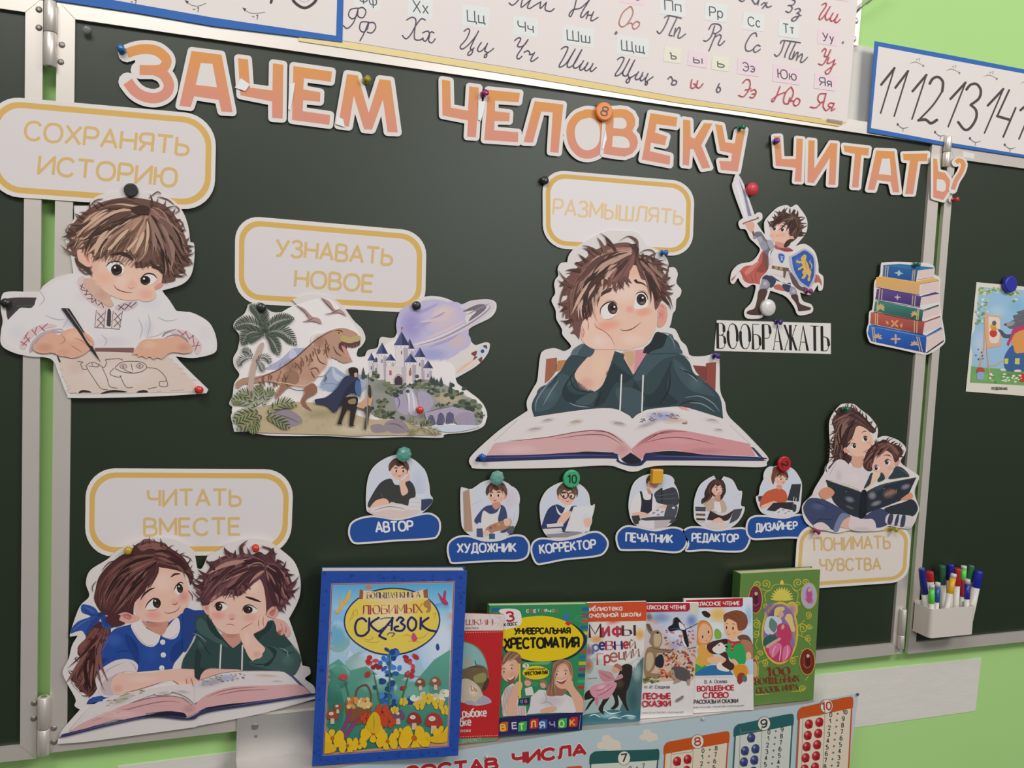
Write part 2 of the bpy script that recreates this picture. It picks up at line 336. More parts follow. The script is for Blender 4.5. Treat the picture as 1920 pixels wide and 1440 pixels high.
# stroke alphabet on a 10-high grid
GL = {}
for row in '''А 8|0,0 4,10 8,0|1.3,3.3 6.7,3.3
Б 7|6.3,10 0,10 0,0|~0,0* 4,0 6.4,.9 7,2.9 6.4,4.9 4,5.8 0,5.8*
В 7|0,0 0,10|~0,10* 3.6,10 5.7,9.3 6.2,7.7 5.7,6 3.6,5.3 0,5.3*|~3.6,5.3 6.2,4.6 7,2.7 6.3,.8 4,0 0,0*
Г 6|0,0 0,10 6,10
Д 8.6|0,-2 0,0 8.6,0 8.6,-2|7.3,0 7.3,10 2.7,10 2.3,4 1.2,0
Е 6.2|6.2,10 0,10 0,0 6.2,0|0,5.2 5.6,5.2
Ж 11|5.5,0 5.5,10|0,10 4,5.2 5.5,5.2|0,0 4,5.2|11,10 7,5.2 5.5,5.2|11,0 7,5.2
З 6.6|~.2,8.4 1.4,9.7 3.4,10 5.4,9.3 6,7.6 5.2,5.9 3.4,5.3*|~2.2,5.3 3.4,5.3 5.8,4.6 6.6,2.7 5.7,.7 3.3,0 1.2,.3 0,1.6
И 7.6|0,10 0,0 7.6,10 7.6,0
Й 7.6|0,10 0,0 7.6,10 7.6,0|~2,12.8 2.6,11.6 3.8,11.3 5,11.6 5.6,12.8
К 7|0,0 0,10|6.6,10 1.6,5.3 0,5.3|1.8,5.3 7,0
Л 7.8|~0,0* 1.2,.5 1.8,3 2.2,10*|2.2,10 7.8,10 7.8,0
М 9|0,0 0,10 4.5,2.5 9,10 9,0
Н 7.6|0,0 0,10|7.6,0 7.6,10|0,5.2 7.6,5.2
О 9|~4.5,10 1.9,9.3 .4,7.3 0,5 .4,2.7 1.9,.7 4.5,0 7.1,.7 8.6,2.7 9,5 8.6,7.3 7.1,9.3 4.5,10
П 7.6|0,0 0,10 7.6,10 7.6,0
Р 6.8|0,0 0,10|~0,10* 4,10 6,9.3 6.8,7.2 6,5.2 4,4.5 0,4.5*
С 8|~7.8,8 6.6,9.4 4.6,10 2,9.3 .4,7.3 0,5 .4,2.7 2,.7 4.6,0 6.6,.6 7.8,2
Т 8|4,0 4,10|0,10 8,10
У 7.8|0,10 4.1,3.6|~7.8,10* 3.6,1.6 2.6,.3 1.2,0 .3,.3
Ф 9.6|4.8,-.3 4.8,10.3|~4.8,8.8 2,8.4 .3,6.8 .3,3.8 2,2.2 4.8,1.8 7.6,2.2 9.3,3.8 9.3,6.8 7.6,8.4 4.8,8.8
Х 7.6|0,10 7.6,0|7.6,10 0,0
Ц 8.2|0,10 0,0 8.4,0 8.4,-2|7,10 7,0
Ч 7|~0,10* 0,6.6 .8,5 2.6,4.3 7,4.6*|7,10 7,0
Ш 10|0,10 0,0 10,0 10,10|5,10 5,0
Щ 10.8|0,10 0,0 11,0 11,-2|9.8,10 9.8,0|4.9,10 4.9,0
Ъ 8|0,10 1.8,10 1.8,0|~1.8,5.6* 5,5.6 7.2,4.8 8,2.8 7.2,.8 5,0 1.8,0*
Ы 9|0,10 0,0|~0,5.6* 3.4,5.6 5.4,4.8 6,2.8 5.4,.8 3.4,0 0,0*|8.8,10 8.8,0
Ь 6.4|0,10 0,0|~0,5.6* 3.4,5.6 5.6,4.8 6.4,2.8 5.6,.8 3.4,0 0,0*
Э 8|~.2,8 1.4,9.4 3.4,10 6,9.3 7.6,7.3 8,5 7.6,2.7 6,.7 3.4,0 1.4,.6 .2,2|2.4,5.1 7.9,5.1
Ю 11|0,0 0,10|0,5.2 3.4,5.2|~7.2,10 4.9,9.3 3.6,7.3 3.3,5 3.6,2.7 4.9,.7 7.2,0 9.5,.7 10.8,2.7 11,5 10.8,7.3 9.5,9.3 7.2,10
Я 6.8|6.8,0 6.8,10|~6.8,10* 2.9,10 .8,9.3 0,7.3 .8,5.3 2.9,4.6 6.8,4.6*|3.2,4.6 0,0
1 4|0,7.6 3,10 3,0
2 6|~.2,7.8 1.2,9.5 3,10 5,9.4 5.8,7.6 5,5.4 0,0*|0,0 6,0
3 6|~.2,8.6 1.4,9.8 3,10 5,9.3 5.6,7.6 4.8,5.9 2.6,5.3*|~2.6,5.3 5.2,4.6 6,2.7 5.2,.7 3,0 1.2,.3 0,1.4
4 6.4|4.6,0 4.6,10 0,3 6.4,3
5 6|5.4,10 1,10 .6,5.4|~.6,5.4 3,6.2 5.2,5.2 6,3.1 5.2,.9 3,0 1.2,.3 0,1.4
6 6|~5.4,9 3.4,10 1.2,8.6 .2,5.6 0,3 .9,.7 3,0 5.2,.8 6,3 5.2,5.2 3,6 1,5 .2,3.4
7 6|0,10 6,10 2,0
8 6|~3,10 1,9.3 .4,7.6 1.2,5.9 3,5.3 5.2,4.5 6,2.6 5,.6 3,0 1,.6 0,2.6 .8,4.5 3,5.3 4.8,5.9 5.6,7.6 5,9.3 3,10
9 6|~.6,1 2.6,0 4.8,1.4 5.8,4.4 6,7 5.1,9.3 3,10 .8,9.2 0,7 .8,4.8 3,4 5,5 5.8,6.6
0 6|~3,10 1,9 .1,6.6 0,5 .1,3.4 1,1 3,0 5,1 5.9,3.4 6,5 5.9,6.6 5,9 3,10
+ 6|3,2 3,8|0,5 6,5
- 4|0,4.4 4,4.4
. 1|.4,0 .4,.8
а 5.4|5.2,6.8 5.2,0|~5.2,4.5 4.4,6.4 2.6,7 .7,5.8 0,3.5 .7,1 2.6,0 4.4,.6 5.2,2.4
б 5.6|~5,10.4 2,9 .4,6.6 0,3.6 .8,.9 2.8,0 4.9,.9 5.6,3.2 4.9,5.6 2.8,6.4 .8,5.6 .2,3.6
е 5.4|~.2,3.6* 5.3,3.6* 4.7,6 2.8,7 .8,6 0,3.5 .8,1 2.8,0 5,1
р 5.6|0,7 0,-3|~0,4.4 .8,6.2 2.8,7 4.9,6 5.6,3.5 4.9,1 2.8,0 .8,.8 0,2.4
с 5|~4.9,5.6 3.8,6.8 2.6,7 .7,5.9 0,3.5 .7,1.1 2.6,0 3.8,.2 4.9,1.4
о 5.6|~2.8,7 .8,6 0,3.5 .8,1 2.8,0 4.8,1 5.6,3.5 4.8,6 2.8,7
у 5.4|0,7 2.8,1|~5.4,7* 2.4,-1 1.2,-2.8 0,-3
ф 8|4,10 4,-3|~4,6.6 1.6,6.8 0,5 0,2.2 1.6,.2 4,.4 6.4,.2 8,2.2 8,5 6.4,6.8 4,6.6'''.split('\n'):
    h, *q = row.split('|'); ch, wd = h.split(' '); GL[ch] = (float(wd), q)
for lo, up_ in zip('влкинзятыьшцмгждюпчщъэхй', 'ВЛКИНЗЯТЫЬШЦМГЖДЮПЧЩЪЭХЙ'):
    wd, q = GL[up_]; GL[lo] = (wd * .72, [(z[0] if z[0] == '~' else '') + ' '.join(f"{float(t.rstrip('*').split(',')[0]) * .72:.2f},{float(t.rstrip('*').split(',')[1]) * .7:.2f}" + ('*' if t[-1] == '*' else '') for t in z.lstrip('~').split()) for z in q])
# ================================================================ the room and the board
WALL = mat('green_wall_paint', 'a5cf82', .75, spec=.2, noise=.03, scale=3, bump=.15)
BOARDG = mat('green_board_enamel', '222d1e', .38, spec=.6, noise=.05, scale=2.5)
ALU = mat('pale_painted_rail', 'cec7bf', .36, metal=.45, spec=.4, noise=.03, scale=25)
STEEL = mat('brushed_steel', 'c2beba', .36, metal=.55, noise=.05, scale=60, stretch=(1, 1, 12), bump=.03)
RIVET = mat('dull_rivet', '8d8682', .4, metal=.6)
PLASTER = mat('bare_plaster', 'd0ccc4', .8, spec=.2, noise=.04, scale=18, bump=.5, stretch=(1, 1, 2.5))
o = box('wall_back', (-3, .018, 0), (6, .118, 3.2), WALL); tag(o, 'light green painted classroom wall behind the board', 'wall', kind='structure')
wp = YP(.018)
def patch(name, quad, label):
    f = [wp.at(x, y, .0012) for x, y in quad]; o = prism(name, f, [p + np.array([0, .0012, 0]) for p in f], PLASTER); face_fix(o)
    tag(o, label, 'wall trim', kind='structure')
def face_fix(o):
    bm = bmesh.new(); bm.from_mesh(o.data); bmesh.ops.recalc_face_normals(bm, faces=bm.faces[:]); bm.to_mesh(o.data); bm.free()
patch('trim_1', [(221, 1437), (442, 1409), (1529, 1266), (1840, 1234), (1829, 1333), (1605, 1364), (1100, 1440), (221, 1580)], 'bare white plaster strip on the wall under the board')
patch('trim_2', [(1400, 40), (1592, 82), (1650, 92), (1800, 120), (1800, 300), (1400, 250)], 'bare white plaster patch on the wall above the board')

board = empty('chalkboard', (.73, .018, .9), 'green three-part chalkboard with pale rails, hinges and a steel tray on the green wall', 'chalkboard')
def panel(x0, x1, z0, z1, ix0, ix1, iz0, iz1, zr=None):
    p = box('writing_surface', (ix0 - .004, 0, iz0 - .004), (ix1 + .004, .005, iz1 + .004), BOARDG, board)
    zr = z0 if zr is None else zr; a, b = -.006, .002
    def rail(pts): face_fix(prism('rail', [(x, a, z) for x, z in pts], [(x, b, z) for x, z in pts], ALU, p))
    g = .0004
    rail([(x0, z1), (x1, z1), (ix1 - g, iz1), (ix0 + g, iz1)]); rail([(x0, z0), (ix0 + g, iz0), (ix1 - g, iz0), (x1, zr)])
    rail([(x0, z0 + g), (x0, z1 - g), (ix0, iz1 - g), (ix0, iz0 + g)]); rail([(x1, zr + g), (ix1, iz0 + g), (ix1, iz1 - g), (x1, z1 - g)])
panel(-.0217, 1.486, .863, 1.892, 0, 1.4605, .9, 1.8702, .878)
panel(-.80, -.038, .857, 1.892, -.78, -.0585, .8775, 1.870)
panel(1.501, 2.26, .876, 1.870, 1.519, 2.24, .898, 1.848)
for x0 in (-.5, .2, 1.2, 1.75): box('wall_mount', (x0, .0045, 1.2), (x0 + .1, .018, 1.6), ALU, board)
def hinge(x, ztop, zmid, zbot, riv, y=-.012, r=.0078, hollow=False):
    h = lathe('hinge', [(0, r * .9), (.0008, r), (ztop - zmid - .001, r), (ztop - zmid, r * .9)], (x, y, zmid + .0005), (0, 0, 1), ALU, board)
    lathe('knuckle', [(0, r * .9), (.0008, r), (zmid - zbot - .001, r), (zmid - zbot, r * .9)], (x, y, zbot - .0005), (0, 0, 1), ALU, h)
    lathe('pin', [(0, r * .45), (ztop - zbot + .002, r * .45)], (x, y, zbot - .001), (0, 0, 1), RIVET, h)
    for q in riv:
        p = YP(-.0061).at(*q); lathe('rivet', [(-.0002, .0042), (0, .0042), (.0012, .0036), (.002, .0015)], p, (0, -1, 0), RIVET, h, 14)
zz = lambda x, y, d=-.012: YP(d).at(x, y)
hinge(zz(94, 60)[0], 1.886, zz(94, 61)[2], zz(94, 124)[2], [(73, 18), (73, 52), (116, 84), (114, 116)])
hinge(zz(82, 1340)[0], zz(82, 1307)[2], zz(82, 1366)[2], zz(82, 1414)[2], [(64, 1318), (63, 1347), (101, 1365), (101, 1391)])
hinge(zz(1775, 290)[0], 1.886, zz(1775, 285)[2], zz(1775, 313)[2], [], r=.007)
hinge(zz(1692, 1170)[0], zz(1692, 1143)[2], zz(1692, 1190)[2], zz(1690, 1215)[2], [], r=.0062)
# tray
zs = lambda x: .8190 + .0105 * x
X0, X1 = .2285, 1.236
tr = box('chalk_tray', (X0, -.0095, .80), (X1, -.0066, .8875), STEEL, board)
def slab(name, y0, y1, up0, up1, m, x0=X0, x1=X1):
    q = [(x0, y0, zs(x0) + up0), (x1, y0, zs(x1) + up0), (x1, y1, zs(x1) + up0), (x0, y1, zs(x0) + up0)]
    o = prism(name, q, [(x, y, z + up1 - up0) for x, y, z in q], m, tr); face_fix(o); return o
slab('shelf', -.060, -.0096, -.002, .0, STEEL); slab('lip', -.0615, -.0601, -.008, .0003, STEEL)
for q, r in (((478, 1362), .005), ((480, 1380), .0025)):
    lathe('screw', [(0, r), (.0008, r), (.0015, r * .7)], YP(-.0096).at(*q), (0, -1, 0), RIVET, tr, 16)
# bracket with its wire, above the board
br = empty('wall_bracket', tuple(YP(.01).at(1598, 80)), 'pale metal bracket with a thin wire on the wall right of the alphabet chart', 'bracket')
bp = YP(.004)
f = [bp.at(*q) for q in ((1602, -60), (1622, -60), (1609, 86), (1590, 82))]
o = prism('plate', f, [p + np.array([0, .0138, 0]) for p in f], ALU, br); face_fix(o)
for q in ((1600, 73), (1604, 39)): lathe('screw', [(0, .006), (.0015, .0055), (.003, .002)], bp.at(*q), (0, -1, 0), STEEL, br, 16)
tube('wire', [bp.at(1604, 24, .003), bp.at(1612, 16, .012), bp.at(1626, 5, .018), bp.at(1640, -6, .02), bp.at(1675, -30, .02)], .0022, mat('grey_wire', '8b8c80', .5), br)
# ================================================================ charts above the board
GREYC = '4a4656'
def chart(name, y, outline, label, c=PAPER, cat='chart', group=None, m=None): return sheet(name, YP(y), outline, label, cat, group, c, .0006, 0, m)
# alphabet chart
o = chart('alphabet_chart', -.0075, [seen((YP(-.0075).at(560, 77)[0], -.0075, 2.32)), seen((YP(-.0075).at(1588, 229)[0], -.0075, 2.32)), (1608, 0), (1588, 229), (1573, 237), (1400, 210), (1273, 193), (1000, 147), (640, 89), (560, 77)], 'cream alphabet chart with printed and handwritten Cyrillic letter pairs over the top rail', 'd8cecb')
A = Art(YP(-.0075))
A.p('e2cd98>d9bd76', '560,64 640,77 1000,135 1273,183 1400,204 1545,224 1588,229 1573,237 1400,210 1273,193 1000,147 640,89 560,77')
A.l('8f8789', 1.1, '640,76 1000,134 1273,182.5 1540,223', st=True)
A.build('yellow_edge', o)
A.to(0, 0, 1)
bx = lambda c, x, y, w_, h_: A.p(c, [(x - w_, y - h_ - w_ * .14), (x + w_, y - h_ + w_ * .14), (x + w_ - 2, y + h_ + w_ * .14), (x - w_ - 2, y + h_ - w_ * .14)])
for t, x, y, w_, h_, k in (('Фф', 690, -2, 16, 20, 0), ('Хх', 789, 13, 14, 22, 0), ('Цц', 893, 31, 16, 21, 0), ('Чч', 986, 50, 14, 19, 0), ('Шш', 1085, 68, 21, 19, 0), ('Щщ', 1187, 87, 21, 19, 0),
        ('Оо', 1186, -10, 14, 18, 1), ('Пп', 1262, 11, 15, 19, 0), ('Рр', 1343, 23, 12, 18, 0), ('Сс', 1414, 41, 11, 17, 0), ('Тт', 1479, 54, 10, 17, 0), ('Уу', 1553, 70, 10, 15, 1), ('Ии', 1574, -14, 10, 15, 1),
        ('ъ', 1262, 103, 6, 15, 2), ('ы', 1309, 111, 8, 15, 1), ('ь', 1352, 119, 6, 14, 2), ('Ээ', 1404, 126, 11, 16, 1), ('Юю', 1476, 140, 17, 17, 1), ('Яя', 1548, 154, 11, 15, 1)):
    bx(('d3d6d3', 'dcc8cd', 'd9d6c3')[k], x, y, w_ + (9 if len(t) > 1 else 10), h_ * .95)
    tl = 15 if t in 'ъыь' else h_
    A.txt('55535c', t, x - w_, y + h_ * .5 - w_ * .14, x + w_, y + h_ * .5 + w_ * .14, tl, tl * .96, 2.2, up=(-.05, -1), gap=.25); A.build('letter_card', o)
def pen(c, *q): A.l(c, 2.0 * A.s, *q, k=4)
A.to(400, 0, 4)
pen(GREYC, '1080,60 1030,70 1015,115 1045,140 1080,110 1085,65', '1085,65 1120,55 1145,85 1125,130 1090,125 1080,95', '1088,60 1060,150 1030,195 1000,212 975,190', '1165,165 1110,165 1098,215 1125,240 1155,215 1165,175', '1165,170 1205,170 1218,205 1190,245 1155,240', '1165,165 1130,250 1100,305', '1450,150 1490,128 1520,150 1510,230 1510,290 1545,300 1575,285', '1590,150 1560,140 1520,190 1480,260 1445,290 1418,265', '1570,245 1610,232 1622,262 1615,305 1640,320 1665,290', '1655,245 1630,240 1600,300 1580,305 1568,285')
A.to(860, 0, 4.8)
pen(GREYC, '50,280 80,258 100,275 70,350 15,415 35,440 90,400 150,330 180,278', '180,278 110,420 115,445 130,455 110,490 85,495 90,470 140,430', '205,380 170,440 190,465 235,430 260,390', '260,390 235,455 255,470 250,510 232,515 240,490 285,460 315,435',
    '455,25 480,45 510,30 545,-10', '575,-5 565,65 650,-5', '650,-5 620,60 640,75 680,50 740,15', '740,15 735,75 790,20', '790,20 780,85 830,100 860,75',
    '1060,-5 1040,80 1010,145 995,130 1030,85 1100,70 1180,-5', '1180,-5 1110,110 1100,150 1120,150 1160,105', '1170,100 1150,165', '1215,105 1190,170 1205,185 1255,155', '1160,135 1205,135',
    '505,365 535,340 560,350 530,410 560,420 600,395 625,355', '625,355 565,440 525,505 540,530 570,505', '590,470 620,455 640,470 640,490 680,480', '685,470 650,535 665,550 715,515',
    '925,440 955,420 985,430 950,510 905,590 925,600 975,560 1050,440', '1050,440 985,560 980,600 1010,600 1050,560 1110,445', '1110,445 1040,570 1040,610 1070,605 1110,570', '1125,545 1090,610 1105,630 1150,590 1165,560', '1165,560 1135,620 1155,635 1195,600 1210,570', '1210,570 1185,625 1200,640 1240,605',
    '1430,535 1460,515 1490,525 1455,600 1410,670 1430,680 1480,640 1540,530', '1540,530 1480,650 1490,680 1520,670 1585,540', '1585,540 1530,650 1530,690 1545,700 1530,740 1510,740 1515,715 1570,685 1600,665', '1620,645 1590,700 1610,715 1655,680', '1660,650 1635,710 1650,725 1690,690', '1705,660 1680,725 1700,740 1695,760 1680,760 1690,735 1750,690')
pen('b07a6e', '1540,60 1480,110 1445,200 1470,240 1520,210 1570,120 1555,60 1535,60', '1600,190 1565,225 1580,260 1615,240 1630,205 1605,190', '1520,215 1545,205 1570,215')
A.e('6c6470', 1418, 295, 11, 16, 30)
A.to(1220, 0, 4.57)
pen('5a5864', '120,150 160,132 265,155', '160,140 120,230 80,285 55,265', '225,155 170,270 160,300 185,305', '215,240 200,310', '205,290 240,235 255,250 235,310 250,325 300,290', '550,220 520,310 480,350 455,345', '500,250 530,205 590,210 605,250 560,285 535,280', '560,290 500,435', '550,320 590,295 605,315 580,375 600,385 635,350',
    '910,310 900,280 860,300 815,380 820,430 855,435 890,410', '940,395 915,385 885,415 890,445 915,440 940,420', '1115,370 1140,345 1285,365', '1150,350 1120,440 1085,480 1062,465', '1200,360 1160,450 1150,490', '1245,365 1200,460 1190,500 1215,505', '1235,440 1215,505 1250,455 1265,450 1250,515', '1255,500 1295,460 1300,480 1285,525 1305,530 1345,490',
    '1215,-5 1240,10 1220,40 1180,45', '1200,45 1215,70 1190,105 1160,95', '1240,80 1270,70 1285,90 1255,110', '1255,110 1275,125 1240,175 1210,175 1225,150 1290,130', '760,0 790,10 810,-10', '870,-5 900,35 930,-5', '930,-5 920,40', '950,40 980,20 1000,60 1035,50', '960,70 1000,20', '150,675 170,655 182,665 190,690 180,720 210,725 225,700 205,685 190,695', '590,715 565,770 580,790 600,770 590,745 570,755')
pen('b04a55', '1470,440 1490,415 1505,430 1490,480 1520,475 1545,425', '1545,425 1500,520 1470,555 1440,545', '1530,490 1515,540 1545,535 1580,510', '1580,510 1540,610 1510,635 1500,610 1540,580 1585,545', '1470,40 1500,25 1505,50 1465,110 1445,155 1460,165 1500,120 1540,55', '1540,55 1500,130 1510,170 1540,150', '1565,110 1540,160 1560,180 1600,140', '1605,120 1580,180 1600,190 1625,165',
    '790,710 820,680 850,690 850,750 800,825 755,815', '810,770 860,760', '860,780 890,765 905,790 880,835 850,830', '870,805 905,800', '1110,740 1080,820 1050,870 1042,850 1100,810 1150,790', '1205,742 1160,790 1140,860 1160,890 1200,860 1225,790 1205,742', '1195,835 1180,890', '1190,865 1225,862', '1250,840 1225,880 1240,905 1270,890 1280,855 1255,840', '1500,800 1450,805 1435,850 1460,880 1490,860', '1505,800 1480,900 1490,930', '1470,870 1420,920 1370,915', '1570,885 1540,880 1525,905 1550,920', '1575,885 1550,945 1580,930', '1545,915 1510,945 1490,935', '355,680 345,740 365,755 390,730 370,715', '405,690 395,740 420,750 450,715')
A.e('77717a', 1650, 362, 8, 10); A.to(0, 0, 1)
for i in range(14): A.l('8b8580', 1.4, f'{1552 + i * 2.1},{222.5 + i * .35} {1551.5 + i * 2.1},{228 + i * .35}', st=True)
A.build('handwriting', o)
# number charts
def numbers(outer, inner, label):
    o = chart('number_chart', -.0088, outer, label, '2f62a8', 'chart', 'blue-edged handwritten number charts'); A = Art(YP(-.0088)); A.p('d6cfcb', inner); A.build('white_field', o); return o, A
xr = YP(-.0088).at(642, 79)[0]; zb_ = YP(-.0088).at(250, 23)[2]; wr = lambda x, z: seen((x, -.0088, z))
o, A = numbers([wr(-.36, zb_), wr(-.36, zb_ + .2), wr(xr, zb_ + .2), (644, 0), (642, 79), (400, 49), (250, 23)], [wr(-.35, zb_ + .011), wr(-.35, zb_ + .19), wr(xr - .01, zb_ + .19), (632, 0), (630, 67), (400, 33), (213, 0)], 'blue-edged number chart cropped at the top left of the board')
A.l('3f3a3a', 5.5, '546,-12 552,4 571,15 590,4 598,-14'); A.l('9a9393', .9, '556,-12 562,0 572,4 582,-2 586,-10'); A.l('3f3a3a', 5, '513,-12 508,5', st=True)
for ax, ay, bx_, by_, tx in ((454, 14, 497, 23, 472), (346, 0, 386, 6, 361), (238, -14, 262, -8, 244)):
    A.l('5e5a5a', 1.2, f'{ax + 2},{ay + 2} {ax + 14},{ay + 10} {ax + 28},{ay + 11} {bx_},{by_}'); A.p('4b4646', f'{ax},{ay} {ax + 8},{ay + 2} {ax + 5},{ay + 8}')
    A.txt('5e5a5a', '-1', tx, ay + 21, tx + 11, ay + 23, 9, w=1.6)
A.build('handwriting', o)
o, A = numbers([(1640, 77), (1780, 103), (1920, 130), (2120, 168), (2110, 320), (1920, 295), (1760, 271), (1628, 248)], [(1647, 87), (1780, 112), (1920, 138), (2114, 174), (2104, 316), (1920, 290), (1760, 264), (1633, 240)], 'blue-edged number chart reading 11 12 13 14 at the right above the board')
A.to(1580, 0, 4.5)
D = '48413f'
A.l(D, 21, '325,715 437,575', '445,740 552,600', '590,770 707,632', '910,835 1037,697', '1225,890 1355,752', '1500,930 1640,810', st=True); A.l(D, 14, '437,575 320,955', '552,600 435,980', '707,632 585,1005', '1037,697 890,1070', '1355,752 1197,1122', '1640,810 1488,1172', st=True)
A.l(D, 23, '735,705 760,665 805,650 845,690 840,770'); A.l(D, 16, '840,770 760,890 640,1015*'); A.l(D, 24, '640,1015 700,1010 745,1040 795,1012'); A.l(D, 22, '1045,755 1080,715 1130,710 1165,760 1150,830 1080,885* 1125,930 1125,1000 1080,1075 1030,1095 975,1030')
A.l(D, 16, '1405,760 1305,978', '1460,910 1355,1155', st=True); A.l(D, 22, '1305,980 1412,1012', st=True)
for x, y in ((625, 535), (930, 595), (1245, 645), (1560, 700)): A.t('a58f86', 8, f'{x - 60},{y + 5} {x - 10},{y - 12} {x + 60},{y + 20}'); A.e('857972', x + 55, y + 20, 8, 10); A.txt('9b8d86', '+1', x - 8, y - 22, x + 24, y - 17, 26, w=5)
for x, y in ((465, 1050), (780, 1115), (1075, 1168), (1368, 1222), (1680, 1270)): A.t('857f7e', 9, f'{x},{y} {x + 40},{y + 32} {x + 95},{y + 22}'); A.e('5d5656', x, y, 9, 12); A.l('857f7e', 6, f'{x + 48},{y + 32} {x + 42},{y + 60}', st=True)
A.build('handwriting', o)
# small white tag on the right rail
sheet('rail_label', YP(-.0062), [(1806, 284), (1827, 288), (1826, 298), (1805, 294)], 'tiny white tag on the top rail of the right board wing', 'label', c='d4d0ca')
# ================================================================ the headline of cut-out letters
OR = 'cf9050>cd8a74'
def letter(ch, origin, off, polys, counters=(), strokes=(), fills=(), word='', dots=(), lift=.0035):
    ox, oy, k = origin; A = Art(YP(-.0006 - lift), ox, oy, k)
    W = 'd2ccc8'; pts = []
    for q in polys:
        P = parse(q)[0]; pts += P; V, Fc = strip(P + [P[0], P[1]], off * 2, True); A._add(V, Fc, W, .5); A._fill(P, W, .5)
    for w_, q in strokes:
        P = curve(q); pts += list(map(tuple, P)); V, Fc = strip(P, w_ + off * 2, True); A._add(V, Fc, W, .5)
    for q in fills: A._fill(curve(q, True), W, .5)
    for x, y, r in dots: A.e(W, x, y, r)
    o = A.build('paper_letter'); solid_sheet(o)
    ys = [p[1] for p in pts]; y0, y1 = min(ys), max(ys); c1, c2 = np.array(col('cf8f4c')), np.array(col('cb8875'))
    def shade(V): t = np.clip((np.array(V)[:, 1:2] - y0) / (y1 - y0) * 1.25, 0, 1); return c1 * (1 - t) + c2 * t
    for q in polys: P = parse(q)[0]; A._fill(P, shade(P))
    for w_, q in strokes: V, Fc = strip(curve(q), w_); A._add(V, Fc, shade(V))
    for q in counters: A._fill(curve(q, True), W)
    A.build('orange_face', o)
    org(o); return tag(o, word, 'paper letter', 'letters of the headline')
def solid_sheet(o, th=.0004):
    pass
def org(o):
    c = Vector(np.mean([v.co for v in o.data.vertices], axis=0)); o.data.transform(Matrix.Translation(-c)); o.location = c
    for ch in o.children: ch.matrix_parent_inverse = Matrix.Translation(-c)
H1, H2, H3, H4, H5 = (200, 60, 6), (460, 80, 6), (800, 120, 6), (1100, 150, 6), (1430, 220, 4.8)
def L(ch, *a, at='', **k): letter(ch, *a, word=f'orange paper letter {ch} with white edge, {at}', **k)
L('З', H1, 45, [], strokes=[(112, '228,240 330,205 450,192 570,215 660,290 672,350 635,405 560,428 370,428'), (118, '540,430 640,480 700,590 668,690 560,742 430,728 320,665 235,558')], fills=['330,290 450,250 600,310 600,350 540,385 340,385 320,330'], at='first of the headline, under the blue pin')
L('А', H1, 45, ['955,213 1292,255 1418,903 1290,895 1262,765 985,722 945,845 818,830'], ['1058,350* 1190,358* 1240,622* 1003,595*'], at='second of the headline, between З and Ч')
L('Ч', H1, 45, ['1478,295 1590,308 1612,625 1865,658 1870,352 1988,368 1980,975 1862,968 1860,782 1505,712 1490,500'], at='with shiny tape on its left arm')
L('Е', H2, 45, ['540,262 975,325 962,440 660,400 652,525 845,560 840,665 650,648 645,770 955,815 945,925 525,870'], at='fourth of the headline, left of the yellow pin')
L('М', H2, 45, ['1145,352 1265,370 1388,790 1510,410 1635,425 1715,1010 1600,1005 1548,640 1425,980 1335,975 1220,600 1165,945 1045,930'], at='under the yellow pin, ending the first word')
L('Ч', H3, 40, ['172,175 265,190 272,490 465,525 480,250 588,265 555,825 455,818 465,635 178,580'], at='left of the magenta pin, opening the second word')
L('Е', H3, 40, ['690,290 1050,325 1035,430 770,412 768,530 935,550 930,645 765,640 760,745 1030,768 1028,880 648,855'], at='right of the magenta pin')
L('Л', H3, 40, ['1215,418 1538,455 1482,1000 1390,990 1418,545 1290,535 1195,885 1090,880'], at='just left of the letter О')
L('О', H4, 40, [], strokes=[(95, '30,377 -90,410 -165,500 -180,610 -150,730 -75,815 20,838 120,800 178,720 198,600 180,490 115,405 30,377 -30,383')], fills=['30,370 150,470 190,620 150,760 30,830 -110,780 -175,620 -120,440'], at='under the orange magnet with an 8')
L('В', H4, 40, ['290,330 380,325 450,332 515,375 548,440 545,510 512,575 560,630 578,700 560,770 510,830 430,862 340,855 190,830 215,500 200,440'], ['305,425* 410,430 450,490 420,545 300,540*', '295,630* 420,640 480,700 460,765 285,750*'], at='right of the orange magnet with an 8', lift=.0042)
L('Е', H4, 40, ['718,372 1020,420 1008,525 785,495 770,590 905,635 880,735 722,705 712,800 940,855 935,955 620,895 660,680'], at='between В and К')
L('К', H4, 36, ['1085,445 1165,455 1170,640 1215,660 1320,485 1415,490 1290,735 1390,985 1300,1000 1200,775 1165,780 1150,965 1080,955'], at='left of the letter with the green pin')
L('У', H4, 36, ['1445,495 1525,510 1560,700 1665,715 1690,580 1785,560 1700,1030 1510,1010 1490,910 1625,915 1635,825 1500,795'], at='under the green pin, above the sword tip')
L('Ч', H5, 25, ['100,172 160,170 172,375 298,375 305,190 362,195 348,580 287,578 297,455 118,435'], at='under the violet pin, opening the last word')
L('И', H5, 25, ['412,205 468,210 465,462 612,230 672,235 655,608 592,606 605,365 460,592 402,585'], at='the only И of the headline')
L('Т', H5, 25, ['728,252 958,278 950,345 888,338 862,632 803,630 830,330 735,310'], at='right after the letter И')
L('А', H5, 25, ['1022,298 1185,305 1230,675 1172,675 1150,580 1032,565 1005,655 945,652'], ['1075,370* 1145,372* 1155,522* 1045,510*'], at='between the two letters Т')
L('Т', H5, 25, ['1262,330 1485,325 1478,395 1400,395 1355,690 1283,690 1325,390 1268,385'], at='next to the soft sign, left of the rails')
L('Ь', H5, 22, ['1535,368 1570,375 1580,485 1640,500 1685,560 1680,660 1625,745 1535,720'], ['1568,555* 1630,568 1650,620 1630,668 1565,655*'], at='over the right rail beside the question mark', lift=.009)
